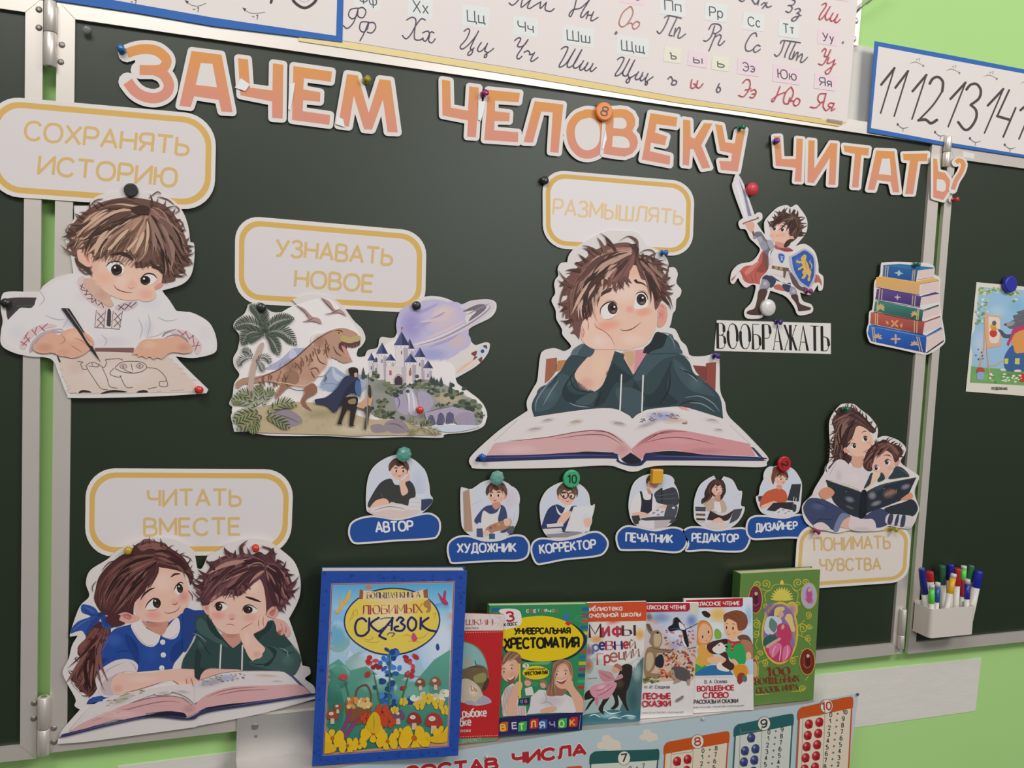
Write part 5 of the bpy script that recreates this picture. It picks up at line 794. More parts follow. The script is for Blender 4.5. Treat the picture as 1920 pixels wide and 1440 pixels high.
# pterosaurs
A.c('a88a86', '420,598* 470,620 500,650 520,670* 560,680 575,712* 520,695 480,700* 495,680 480,640', '568,555* 620,580 650,625 690,630 722,668* 670,645 600,660* 640,640 610,600'); A.t('6d5250', 5, '420,598 470,640 505,685', '568,555 620,610 650,640', '460,700 500,690 530,672', '590,655 640,645 690,618')
# palms
def frond(x0, y0, x1, y1, x2, y2, w, c1='55604e', c2='3c4740', n=15):
    for i in range(n + 1):
        t = i / n; x = (1 - t) ** 2 * x0 + 2 * t * (1 - t) * x1 + t * t * x2; y = (1 - t) ** 2 * y0 + 2 * t * (1 - t) * y1 + t * t * y2
        dx = 2 * (1 - t) * (x1 - x0) + 2 * t * (x2 - x1); dy = 2 * (1 - t) * (y1 - y0) + 2 * t * (y2 - y1); L_ = math.hypot(dx, dy); dx /= L_; dy /= L_; q = w * math.sin(math.pi * (.15 + .8 * t)) 
        A.t(c1 if i % 2 else c2, w * .19, f'{x},{y} {x + dx * q * .5 - dy * q * .5},{y + dy * q * .5 + dx * q * .5} {x + dx * q - dy * q * .9},{y + dy * q + dx * q * .9}', f'{x},{y} {x + dx * q * .5 + dy * q * .5},{y + dy * q * .5 - dx * q * .5} {x + dx * q + dy * q * .9},{y + dy * q - dx * q * .9}', k=2)
A.c('b59f93', '130,1145* 150,1000 180,900 210,830 235,825 220,880 190,960 175,1060 165,1145*'); A.t('8a756b', 6, '150,1010 175,1015', '160,960 188,965', '172,910 200,915', '140,1070 170,1075', '190,870 215,872', '138,1110 168,1112')
for f in ((235, 760, 230, 640, 155, 605, 40), (235, 760, 160, 670, 65, 730, 46), (235, 765, 140, 730, 110, 830, 46), (240, 760, 250, 650, 205, 590, 34), (245, 755, 300, 680, 405, 680, 46), (245, 765, 340, 720, 420, 830, 48), (240, 770, 290, 790, 320, 890, 42), (235, 770, 170, 790, 150, 800, 34)): frond(*f)
for f in ((165, 900, 140, 860, 110, 870, 26), (165, 910, 100, 900, 85, 960, 28), (200, 910, 250, 890, 272, 940, 26), (190, 920, 220, 950, 230, 990, 24)): frond(*f, n=9)
for f in ((180, 1200, 100, 1140, 50, 1165, 40), (190, 1200, 150, 1100, 80, 1120, 36), (200, 1190, 200, 1100, 210, 1080, 34), (230, 1190, 260, 1100, 290, 1110, 36), (200, 1230, 120, 1230, 60, 1280, 44), (220, 1250, 160, 1290, 80, 1330, 40), (260, 1240, 330, 1150, 420, 1190, 42), (250, 1260, 320, 1270, 380, 1320, 40), (200, 1270, 190, 1320, 150, 1340, 34)): frond(*f, c1='8d935c', c2='3f4f45', n=12)
for f in ((1150, 1330, 1110, 1280, 1090, 1270, 22), (1160, 1330, 1180, 1290, 1220, 1290, 24), (1170, 1340, 1220, 1330, 1270, 1350, 26), (1140, 1340, 1110, 1340, 1090, 1350, 22)): frond(*f, c1='9b9a62', c2='5d6b50', n=7)
for i in range(14): x = 420 + i * 32; y = 1330 - (i % 4) * 22; A.t('6d7350', 7, f'{x},{y} {x - 8},{y - 18}', f'{x},{y} {x + 3},{y - 22}', f'{x},{y} {x + 13},{y - 14}')
# cloaked traveller and the small figure beside
A.c('33394f', '730,1015 770,1015 800,1050 790,1110 740,1120 700,1160 660,1225 640,1228* 600,1190 540,1180* 535,1155 600,1140 660,1090 700,1030'); A.c('282d40', '740,1120 700,1160 660,1225 690,1150 720,1090 780,1040 790,1110'); A.c('4a6a92', '775,1045 800,1055 805,1120 790,1140 770,1100'); A.c('2a2523', '735,1000 730,975 755,965 785,975 785,1010 770,1022 745,1015'); A.c('c39a86', '765,1000 782,1000 780,1020 766,1022'); A.c('2e2826', '700,1150 780,1140 780,1200 760,1300 780,1310* 735,1312* 740,1210 715,1230 690,1290 700,1302* 665,1300* 690,1220'); A.c('8d7a5d', '730,1160 770,1150 770,1180 735,1180'); A.c('c49a80', '780,1190 830,1150 845,1130 870,1140 865,1180 850,1210 800,1205'); A.c('3f3530', '845,1080 860,1075 865,1140 850,1140'); A.c('4b463a', '820,1210 850,1190 868,1215 855,1240 838,1320 822,1325 832,1250'); A.l('5d5148', 5, '848,1070 836,1320', st=True)
A.l('d6cfcc', 1.6, '842,1010 838,1380', st=True)
A.build('printed_scene', o)
# ---- young knight with a sword
o, A = figure(-.0044, '140,42* 170,35 215,110 245,190 322,410* 355,388 390,400 392,450 345,490* 370,530 415,590 412,540 415,470 470,400 540,340 620,320 660,340 710,315 745,350 800,430 815,500 800,580 740,660 702,702* 790,682 880,750 915,870 920,945 962,990 956,1100 918,1115 912,1060* 850,1150 790,1150 745,1130* 770,1210 850,1245 867,1300 830,1332 730,1345 690,1270 640,1200 590,1160 510,1130 468,1118* 440,1200 430,1280 400,1360 320,1380 240,1368 228,1300 290,1230 320,1150 332,1075 300,1060 240,1088 190,1040 168,1000 130,1052 98,1035 110,940 180,870 300,840 372,740 330,680 280,630 240,550 190,540 172,480 215,440* 118,170 125,90', (1350, 320, 4.9636), 'white-edged paper cutout of a boy knight raising a sword and holding a blue shield')
A.c('b05a50', '160,960 230,890 330,870 380,770 410,750 450,850 440,930 380,1000 370,1060* 320,1050 270,1050 220,1020 180,940 120,1020 105,1010'); A.c('8d4440', '400,760 450,860 440,930 390,950 340,930 390,850'); A.c('c4766a', '230,940 300,880 370,840 300,930 250,970'); A.c('6c4a42', '400,770 440,760 460,880 430,920 410,860'); A.t('8d4440', 7, '190,930 230,990 260,1040', '280,960 300,1010 310,1050', '340,900 330,980 350,1050')
A.c('ad6058', '500,1070 560,1060 620,1120 560,1115 510,1100', '890,970 920,980 945,1030 945,1075* 920,1040 880,1040')
A.c('5a4a48', '640,920 700,1000 760,1080 860,1060 900,990 880,1040 800,1120 720,1100 650,1010')
A.c('cfcbd2', '150,90 170,60* 215,150 300,420* 235,440* 165,190'); A.c('80809a', '170,60* 200,130 240,230 295,420* 262,425* 220,230 185,110'); A.c('d9d6da', '165,190 150,110 200,230 240,420 235,440'); A.l('6d5a55', 12, '215,492 260,475 320,455 358,440'); A.e('8a7268', 352, 440, 12); A.e('8a7268', 222, 492, 10); A.l('6d4f48', 20, '295,540 325,625', st=True); A.e('8d8890', 322, 622, 16)
A.c('cf9f88', '235,500 260,478 310,480 322,520 300,570 270,560'); A.t('8d5d4e', 4, '245,510 300,500', '255,530 308,522', '265,550 308,542')
A.c('6a6872', '320,580 380,570 430,640 480,660 505,710 490,760 440,790 400,740 370,690 350,640'); A.c('9c9aa6', '345,630 380,610 400,650 370,675', '440,650 480,650 505,700 485,735 455,710'); A.c('8e8c98', '370,680 410,650 440,690 440,730 400,740'); A.t('4b4a55', 6, '350,650 385,630', '375,690 420,660', '395,745 470,740', '340,600 375,590')
A.c('cdc6c4', '460,750 520,720 640,740 650,820 630,900 640,960 670,1040* 600,1060 530,1020 470,985 400,990* 450,910 460,860 450,800'); A.g('b5adb3', 620, 960, 40, 70, .7); A.g('b5adb3', 470, 850, 30, 70, .6); A.t('a79fa6', 5, '480,960 560,980 640,1030', '560,940 570,1010', '440,940 410,980'); A.c('3c3f58', '385,1000* 440,970 520,1020 660,1060* 650,1040 600,1050 530,1010 470,975'); A.t('3b7a9a', 10, '470,790 480,750 500,730')
A.c('b4bfd6', '538,770 572,765 606,785 600,840 574,868 545,830'); A.c('3c5ca0', '544,778 572,772 600,790 594,836 574,860 550,826'); A.t('c6d0e4', 7, '560,790 575,810 565,840', '590,795 575,815 588,840', '552,815 570,820')
A.c('6a5040', '485,882* 600,900* 640,905* 640,935* 590,935 480,910*', '590,930* 618,935* 605,1000* 588,990*'); A.p('a08a5a', '510,885 540,890 538,920 508,915'); A.p('a08a5a', '555,892 585,898 582,930 552,922')
A.c('a5525a', '510,690 560,710 640,715 680,745 620,755 560,740 515,725'); A.c('853c46', '560,720 640,730 680,745 600,750')
A.c('343c52', '395,1000 440,975 520,1020 500,1070 470,1090 440,1040 400,1020', '580,1060 640,1060 670,1090 640,1130 600,1110'); A.c('8f8c98', '395,1010 440,1020 465,1060 440,1110 370,1110 380,1050', '660,1080 700,1090 720,1150 690,1165 650,1150 650,1110'); A.g('bcb8c0', 420, 1050, 24, 24, .8); A.g('bcb8c0', 685, 1120, 20, 24, .8); A.t('55535f', 6, '380,1100 440,1095 465,1070', '655,1150 720,1150')
A.c('4a3530', '365,1110 440,1110 420,1190 380,1260 385,1340* 300,1342 250,1330 260,1305 320,1280 345,1200', '660,1165 720,1155 740,1230 800,1260 845,1275 830,1298 730,1308* 710,1240'); A.t('7a5c50', 6, '350,1130 430,1130', '350,1200 400,1200', '340,1250 385,1255', '690,1200 735,1190', '715,1270 760,1265'); A.t('2b1f1d', 7, '250,1332 320,1340 385,1340', '730,1306 830,1298')
# shield with a lion
A.c('a9a8b2', '640,800* 700,770 780,725 840,750 880,800 895,900 885,1000 860,1070 832,1105* 740,1050 680,960 650,880'); A.c('2f55a0', '668,805* 720,780 782,742 830,765 868,810 878,900 870,990 825,1085* 750,1030 700,950 678,880'); A.g('4a78bd', 730, 850, 50, 70, .5)
A.c('cda553', '760,800 785,780 805,795 800,830 820,870 835,920 850,940 840,990 838,1020 820,1030* 815,1005 825,985 805,960 800,985 780,1005 760,1005* 765,985 778,970 765,945 780,920 765,905 750,920 725,925* 728,908 745,900 768,880 755,860 735,862 708,850* 715,830 735,842 760,838 752,820'); A.t('cda553', 10, '835,925 855,900 850,870 835,850 845,825'); A.t('8d6a30', 5, '790,830 800,880 815,920', '790,940 800,970'); A.e('8d6a30', 776, 800, 4)
A.build('printed_armour', o)
A.c('d6ae9c', '470,510 520,470 600,480 650,560 660,620 600,680 540,675 500,660 480,620'); A.g('d59888', 580, 600, 50, 30, .7); A.g('d59888', 490, 600, 25, 25, .6); A.c('cf9d8a', '640,610 670,590 690,610 680,650 650,660'); A.c('c08a78', '520,660 600,680 610,720 560,715 520,690')
for ex, ey in ((580, 545), (506, 535)): A.e('d8d2cf', ex + 8, ey, 24, 24); A.e('34241f', ex, ey, 14, 22); A.e('e2dbd7', ex + 5, ey - 8, 4)
A.t('3a2722', 8, '560,520 585,512 610,535', '492,515 510,505 525,520', '580,490 610,495 630,510', '480,500 500,490 515,495'); A.t('9b5f52', 5, '520,600 535,608 550,600', '538,575 545,580')
A.c('4a332d', '455,520 490,470 540,410 510,405 560,395 590,360 600,390 660,395 690,355 700,400 740,440 760,500 785,505 760,540 770,590 740,600 700,640 680,610 645,600 640,540 600,480 545,500 530,475 480,510'); A.hair('5d4238 3c2923 6b4d42', '680,420 600,400 520,440 465,540', '680,440 620,450 570,480 540,500', 12, 16, 8, 61); A.hair('5d4238 3c2923 6b4d42', '690,420 740,470 760,560 730,610', '660,440 680,500 670,570 650,600', 12, 16, 8, 62); A.c('3a2824', '600,680 640,640 700,640 660,670 640,700 600,715'); A.spikes('4a332d 3c2923', '470,520 510,430 560,390 640,370 720,400 765,480 770,570 740,620', 620, 520, 18, 50, 22, 68, .8); A.locks('2f201c 7a5a4c 3c2923', '690,420 600,410 530,450 470,530', '690,450 720,500 740,560 700,620', 14, 20, .3, 69)
A.t('4a332d', 10, '590,360 610,390 640,400', '700,360 690,400 700,430')
A.build('printed_head', o)
# ---- mother and child
o, A = figure(-.0102, '450,90 500,65 600,68 680,130 760,190 830,280 848,340 840,418* 900,395 960,400 1060,440 1130,510 1120,580 1080,660 1180,740 1265,800 1250,870 1220,960 1245,1060 1270,1130 1250,1200 1215,1290 1170,1335 1060,1330 960,1310 900,1350 800,1365 650,1365 560,1355 440,1380 330,1360 250,1350 190,1330 110,1270 75,1160 90,1080 180,990 220,900 300,770 310,710 350,640 360,500 350,280 380,180', (1490, 745, 5.432), 'white-edged paper cutout of a mother and child reading a dark book together')
A.c('4a3230', '445,110 520,95 600,110 680,170 740,230 790,290 830,340 800,370* 740,340 650,290 600,420 540,500 500,560 590,610 540,700 550,770 500,690 450,640 380,720 340,720 400,640 370,560 400,520 370,500 410,400 390,260 420,170'); A.hair('5a3f3a 3b2725 6b4d46', '560,200 450,260 410,420 410,640', '640,280 560,400 510,540 560,720', 26, 22, 14, 63); A.hair('5a3f3a 6b4a44 3b2725', '520,120 620,150 740,250 820,350', '520,200 600,230 680,270 780,340', 14, 18, 10, 64); A.hair('8a6a60', '520,280 470,340 450,420', '560,290 520,340 480,400', 4, 8, 6, 65); A.spikes('3b2725 4a3230 5a3f3a', '400,640 370,520 400,400 400,260 440,150 540,100 640,130 740,230 820,330', 600, 420, 26, 60, 20, 85, .9); A.locks('2c1d1b 7d5c52 3b2725', '560,160 460,240 410,400 400,620', '640,220 560,360 510,520 540,680', 24, 26, .4, 86)
A.t('3b2725', 9, '390,400 360,500 400,560', '400,600 330,680 320,740 350,775', '540,690 550,740 545,770', '580,200 620,160 660,180', '400,300 385,250 410,180')
A.c('d8b09c', '600,380 630,300 690,300 760,350 800,440 780,500 740,560 680,600 600,590 550,540 560,480'); A.g('d4917f', 620, 560, 60, 35, .7); A.g('d4917f', 760, 470, 35, 40, .7); A.c('cd9684', '495,530 520,510 550,545 545,570 510,560'); A.c('c99a86', '590,590 700,590 690,700 640,720 590,690'); A.c('d8b09c', '600,520 760,480 740,560 680,600 600,590')
for ex, ey in ((606, 494), (720, 420)): A.e('dad4d0', ex - 8, ey + 2, 30, 28); A.e('33231f', ex + 2, ey, 18, 24); A.e('e2dbd7', ex + 8, ey - 8, 5)
A.t('33231f', 8, '568,500 590,468 628,475', '690,430 710,395 745,405', '680,362 710,345 735,348'); A.t('9b5f52', 5, '690,560 720,545 740,530', '680,520 700,525'); A.t('c48a6f', 12, '540,470 570,440 600,420')
A.c('cdc2c4', '430,640 500,640 560,690 640,720 720,730 760,770 740,900 700,960 560,900 330,840 300,920 260,960 200,1000 180,990 220,900 320,780 360,720'); A.g('b6a8ae', 450, 800, 40, 90, .6); A.g('d4cbc9', 600, 820, 90, 60, .6); A.t('a2949b', 6, '450,790 445,830', '430,660 380,740 350,800', '560,870 600,800')
# child
A.c('d6ab9c', '780,660 840,580 920,540 1010,600 1020,690 980,760 940,830* 900,780 800,740'); A.g('d4917f', 970, 720, 40, 30, .6); A.c('cb9384', '1020,660 1050,620 1070,650 1055,695 1025,695')
for ex, ey, r in ((938, 662, 20), (830, 722, 18)): A.e('dad4d0', ex + 6, ey, r + 12, r + 8); A.e('33231f', ex, ey, r - 2, r + 4); A.e('e2dbd7', ex + 5, ey - 7, 4)
A.t('33231f', 9, '910,665 940,630 980,650', '805,715 825,690 850,700', '905,590 950,588 985,605')
A.c('4a302c', '700,700 710,620 760,520 840,470 910,430 1000,480 1060,490 1100,545 1070,600 1060,640* 1020,660 990,580 920,540 840,590 780,660 790,740 740,750'); A.hair('5d3f38 3b2624 7a544a', '920,460 820,480 740,580 720,720', '960,500 880,550 810,620 780,740', 20, 18, 10, 66); A.hair('5d3f38 7a544a', '930,450 1000,490 1060,540 1080,590', '930,490 980,540 1010,600 1040,640', 10, 16, 10, 67)
A.spikes('4a302c 3b2624', '730,620 780,520 860,460 950,440 1050,490 1090,560 1070,620', 920, 620, 18, 50, 20, 87, .9); A.locks('2c1d1b 7a544a', '920,470 830,500 760,590 730,700', '970,510 900,560 830,620 790,720', 12, 22, .4, 88)
A.c('2f3c40', '1030,705 1100,720 1170,800 1100,815 960,830 1000,760', '780,770 810,790 770,880 705,930 740,850', '860,790* 890,765 920,830 850,860'); A.c('d6b8a2', '800,770 870,770 850,830 760,910 705,945* 770,880'); A.t('54666b', 6, '1050,720 1120,760 1160,800')
# legs and book
A.c('3c4461', '95,1100 150,1030 250,1030 340,1060 480,1140 560,1200 560,1250 470,1280 430,1365* 390,1350 280,1290 200,1305 130,1230 95,1160', '760,1180 860,1130 960,1180 940,1240 940,1300 830,1325 790,1250 700,1230'); A.g('55608a', 240, 1110, 90, 50, .6); A.t('262c44', 8, '180,1060 260,1080 360,1130', '200,1290 260,1240 400,1250', '330,1240 430,1200'); A.c('6f7896', '480,1180 560,1205 500,1250 440,1365 398,1350 420,1270'); A.c('2a3238', '920,1130 1100,1070 1200,1040 1255,1120 1230,1190 1180,1215 1080,1200 960,1180'); A.c('cfa592', '470,1300 500,1250 570,1220 560,1330 470,1320'); A.c('cdbfc0', '560,1240 600,1215 700,1240 790,1240 825,1290 815,1350 700,1360 560,1340', '190,1310 240,1275 300,1280 360,1340 250,1350'); A.g('b3a2a6', 680, 1340, 110, 25, .6)
A.c('c6bfc0', '940,1200 1000,1190 1130,1200 1200,1215 1215,1270 1180,1320 1050,1305 930,1280'); A.c('3b3f52', '965,1195 1005,1200 985,1290 945,1280', '1040,1205 1065,1205 1045,1300 1015,1295', '1095,1205 1130,1208 1115,1310 1075,1308')
A.p('cbbfa6', '330,838 560,910 700,962 780,920 950,860 1235,808 1240,822 960,880 790,935 700,975 540,925 335,850')
A.c('2a2f38', '318,838* 440,880 560,920 690,968* 720,968* 850,900 1000,860 1240,815* 1200,900 1150,1000 1080,1050* 900,1120 740,1180 690,1235* 580,1200 480,1140 400,1060 360,960'); A.c('1c2026', '680,965 735,965 735,1170 690,1235 650,1200'); A.g('7d7f8d', 560, 1040, 60, 36, .8, 20); A.g('6b6d5c', 560, 1120, 60, 18, .6, 20); A.g('8a8a98', 790, 1000, 50, 50, .8); A.g('8a8794', 1130, 910, 60, 34, .8, -20); A.g('7a5f58', 960, 980, 80, 60, .8, -20); A.g('94919c', 830, 1080, 70, 30, .7, -20); A.g('3c4c66', 860, 930, 70, 30, .6, -20)
for i in range(9): x = 920 + i * 14; A.t('a07c6a', 7, f'{x},{1010 - i * 3} {x + 2},{985 - i * 4} {x + 4},{960 - abs(4 - i) * -6 - i * 6}')
A.t('5a616b', 4, '325,845 560,925 690,972', '730,975 860,910 1000,870 1235,820', '700,980 695,1200', '728,980 722,1170'); A.e('8d93a3', 525, 958, 4); A.e('8d93a3', 910, 930, 5)
A.c('c98b6e', '250,980 280,930 340,915 375,930 405,965 390,1000 340,1030 290,1035', '1080,1040 1130,1000 1180,970 1205,1000 1190,1035 1130,1045'); A.t('8d5640', 5, '330,945 380,940', '330,970 400,965', '340,995 390,990', '1100,1030 1150,1010', '1130,1040 1180,1025')
A.build('printed_figures', o)
# ---- stack of books cutout
o, A = figure(-.0074, '320,110 370,90 560,82 800,92 960,100 1070,145 1075,260* 1160,320 1150,480 1160,700 1180,850 1200,960 1230,1180 1200,1260 1080,1350 960,1402 860,1390 500,1310 200,1245 140,1190 112,1060 140,960* 150,800 190,770* 210,640 215,470 230,350 300,270', (1610, 480, 7.576), 'white-edged paper cutout of a stack of six coloured old books')
def vol(spine, top, edge, pages, cs, ct, bands=(), deco=None, dk='00000'):
    A.p(cs, spine); A.p(ct, top)
    A.p('cdb9b4', pages); 
    for q in bands: A.l('b9a178', 13, q, st=True)
    A.l('2a2a3a', 5, edge, st=True)
vol('350,130 840,200 815,365 335,290', '350,130 590,112 1075,165 1060,180 880,200 840,205', '835,340 1060,300', '855,215 1060,180 1070,290 840,335', '2a5f94>1e4a8a', '2d6b98', ('390,140 375,290', '420,145 405,295', '775,195 760,350', '800,200 785,355'))
A.p('a3b3b5', '575,195 595,235 640,248 595,258 565,290 548,252 500,240 552,228')
vol('250,300 330,292 870,375 860,550 560,500 240,430', '330,292 800,365 1060,310 1140,335 1130,355 900,390 870,400', '870,400 1140,350', '885,400 1135,350 1140,495 870,545', 'cf9d4e>bf9a74', 'd0a456', ())
vol('260,465 330,460 890,575 870,725 560,665 235,615', '330,460 880,570 1090,510 1145,530 900,580', '890,585 1140,535', '895,590 1145,545 1150,650 880,700', '5b4580>3c2c68', '523b74', ('300,470 285,615', '335,475 325,620', '770,565 760,690', '805,570 795,700'))
A.p('b3a3b0', '548,540 562,575 605,585 562,600 550,638 538,600 500,580 540,572')
vol('235,645 310,640 920,770 900,920 560,860 215,780', '310,640 915,765 1130,690 1145,710 935,775', '915,790 1140,705', '930,775 1150,715 1150,820 925,900', '3f7a70>224a4a', '2e5a58', ('270,650 255,790', '835,760 820,905', '855,765 842,908'))
vol('175,800 250,795 940,930 910,1110 560,1040 165,960', '250,795 935,930 1150,850 1165,860 950,940', '935,945 1160,865', '945,950 1170,865 1185,1000 920,1090', 'b05a4a>7f3b3c', 'a04a42', ('240,815 235,975', '270,820 265,985', '795,920 790,1085', '830,925 825,1095'))
vol('150,985 220,978 965,1130 950,1375 540,1290 180,1210 130,1100', '220,978 960,1130 1165,1010 1190,1030 975,1140', '975,1150 1190,1040', '960,1180 1200,1050 1215,1200 975,1345', '2b62b4>1c3f86', '24569f', ('190,1010 210,1200', '215,1015 238,1215', '825,1150 870,1345', '855,1155 905,1355'))
def leafy(x, y, s, c, n=5, a0=-90, sp=50):
    for k in range(n): a = math.radians(a0 + (k - (n - 1) / 2) * sp); A.t(c, s * .5, f'{x},{y} {x + math.cos(a) * s * .6},{y + math.sin(a) * s * .6} {x + math.cos(a) * s * 1.2},{y + math.sin(a) * s * 1.2}')
leafy(310, 740, 55, 'b8a066', 7, -90, 40); leafy(790, 830, 45, 'b8a066', 6, -100, 45); leafy(510, 960, 60, 'd08c58', 4, 0, 90); leafy(420, 940, 35, 'd08c58', 3, 150, 50); leafy(590, 985, 35, 'd08c58', 3, 10, 50); leafy(525, 1180, 62, 'b59a8c', 4, -45, 90); leafy(270, 1160, 55, 'b59a8c', 5, -80, 45); leafy(790, 1260, 50, 'b59a8c', 5, -95, 45)
A.l('2a2a44', 6, '250,440 560,505 865,555', '240,625 560,680 880,735', '220,790 560,870 910,925', '170,970 560,1050 920,1115', st=True); A.l('d4c9c4', 4, '350,150 345,280', st=True); A.p('1d1f33', '1205,1195 1210,1215 980,1375 950,1378'); A.t('7fa3d6', 8, '230,1010 600,1080 940,1150')
A.build('printed_books', o)
# ---- child's picture on the right wing
q = [(1831, 529), (1960, 541), (1955, 745), (1811, 734)]
o = sheet('picture_card', YP(-.0012), q, 'white-bordered picture of animals painting at an easel, captioned ХУДОЖНИК, under a blue magnet', 'picture', c='cfcabe'); A = Art(YP(-.0012), 1800, 510, 6)
A.c('8fb3cc', '215,165* 500,190 940,215* 940,1290* 500,1265 110,1245* 160,700'); A.g('a9c3d3', 420, 450, 130, 100, .7); A.g('b9c0cf', 230, 800, 110, 180, .7); A.g('6fa6c6', 640, 380, 120, 130, .6); A.p('6d9c5c', '125,1060 300,1080 500,1090 940,1110 940,1290 500,1265 110,1245'); A.g('4d8048', 600, 1160, 200, 50, .7); A.g('86ae6c', 250, 1180, 120, 60, .6)
rnd = random.Random(3)
for i in range(90):
    x, y = (rnd.uniform(205, 660), rnd.uniform(175, 330)) if i < 60 else (rnd.uniform(170, 330), rnd.uniform(300, 600))
    if i < 60 and y > 220 + (x - 430) ** 2 / 900 and x < 560: y = rnd.uniform(180, 250)
    A.e(rnd.choice(['9caa62', '7c9455', 'b7bd80', '6a8a58', 'c7cfc0']), x, y, rnd.uniform(10, 26), rnd.uniform(7, 15), rnd.uniform(-50, 50), 9)
A.l('c9966c', 16, '290,480 270,860 220,1060', st=True); A.c('cfa07a', '275,475* 440,495 455,560 460,830* 300,860*'); A.c('d6c6ba', '320,500* 430,510* 450,560 440,770 380,800 330,760'); A.l('c9966c', 12, '300,860 330,1130', '310,1060 400,1050 480,1000', st=True); A.e('d0a03c', 372, 615, 36, 34); A.e('b83c36', 375, 690, 42, 44); A.e('5d5a66', 385, 575, 24, 28); A.e('c88a3c', 385, 640, 30, 22)
A.c('4a5560', '420,640* 470,655 520,700 600,700 590,740 500,740 460,700'); A.c('5d6268', '520,590 560,560 610,530 600,490 660,470 640,450 700,430 780,410 940,430 940,620 700,610 580,640'); A.t('a9acac', 16, '620,500 680,480', '650,560 700,540', '560,600 620,590', '680,450 720,440', '600,540 640,520'); A.c('8d8f90', '505,590 560,560 620,560 590,600 540,610'); A.e('8d3a44', 512, 590, 14)
A.c('b03a68', '600,640 700,600 800,620 800,700 640,680 580,760 550,830 530,800 570,720'); A.c('cf8f4e', '600,720 680,660 800,660 800,900 660,930 600,860 580,800'); A.t('8d5a38', 9, '610,720 640,710', '660,720 690,690', '600,780 650,770', '700,820 720,800'); A.c('3c5c8f', '560,850 600,830 620,910 700,910 800,900 800,1090 700,1120 590,1120 510,1090 500,960'); A.p('bfbf5c', '500,975 545,970 540,1035 500,1030'); A.p('bfbf5c', '620,970 672,970 668,1040 618,1035'); A.e('d0c8c0', 485, 1100, 34, 14); A.e('d0c8c0', 650, 1112, 42, 15)
A.c('b4463c', '185,1110 200,1080 240,1070 270,1090 268,1130 200,1135'); A.c('86a0c0', '195,1135 265,1130 262,1200 200,1210'); A.e('b8392f', 705, 1190, 42, 48)
for i in range(30): A.e(rnd.choice(['d4d0b4', 'b8c49a', '5c8a50', 'd9d6cc']), rnd.uniform(330, 700), rnd.uniform(1130, 1240), rnd.uniform(8, 22), rnd.uniform(5, 14), 0, 8)
for i in range(7): A.e('7a3f4a', rnd.uniform(170, 270), rnd.uniform(860, 990), 8, 8, 0, 8)
A.build('printed_picture', o); A.txt('5c564f', 'ХУДОЖНИК', 355, 1322, 535, 1326, 28, w=6); A.build('lettering', o)
# ================================================================ six profession cards
def job(org_, oval, plate, text, line, label, y=-.0046, wt=1.0):
    ox, oy, k = org_; A = Art(YP(y), ox, oy, k)
    W = 'cdc9c6'; A._fill(curve(oval, True), W, 1); A._fill(curve(plate, True), W, 1)
    o = A.build('job_card'); org(o); tag(o, label, 'paper card', 'profession cards'); P = np.array(curve(plate, True)); 
    A._fill(inset_poly(P, 13 * k / 3.62), '22498f'); A.build('name_plate', o)
    A.txt('d2d0d2', text, *line); A.build('lettering', o)
    A._fill(curve(oval, True), W); A._fill(inset_poly(np.array(curve(oval, True)), 8 * k / 3.62), 'c3c7d2'); return o, A
def inset_poly(P, d):
    a = .5 * np.sum(P[:, 0] * np.roll(P[:, 1], -1) - np.roll(P[:, 0], -1) * P[:, 1]); q = np.roll(P, -1, 0) - np.roll(P, 1, 0); q /= np.maximum(1e-6, np.linalg.norm(q, axis=1, keepdims=True)); n = np.stack([-q[:, 1], q[:, 0]], 1) * (1 if a > 0 else -1)
    return P + n * d
J1, J2 = (630, 820, 3.6226), (1130, 840, 4.6829)
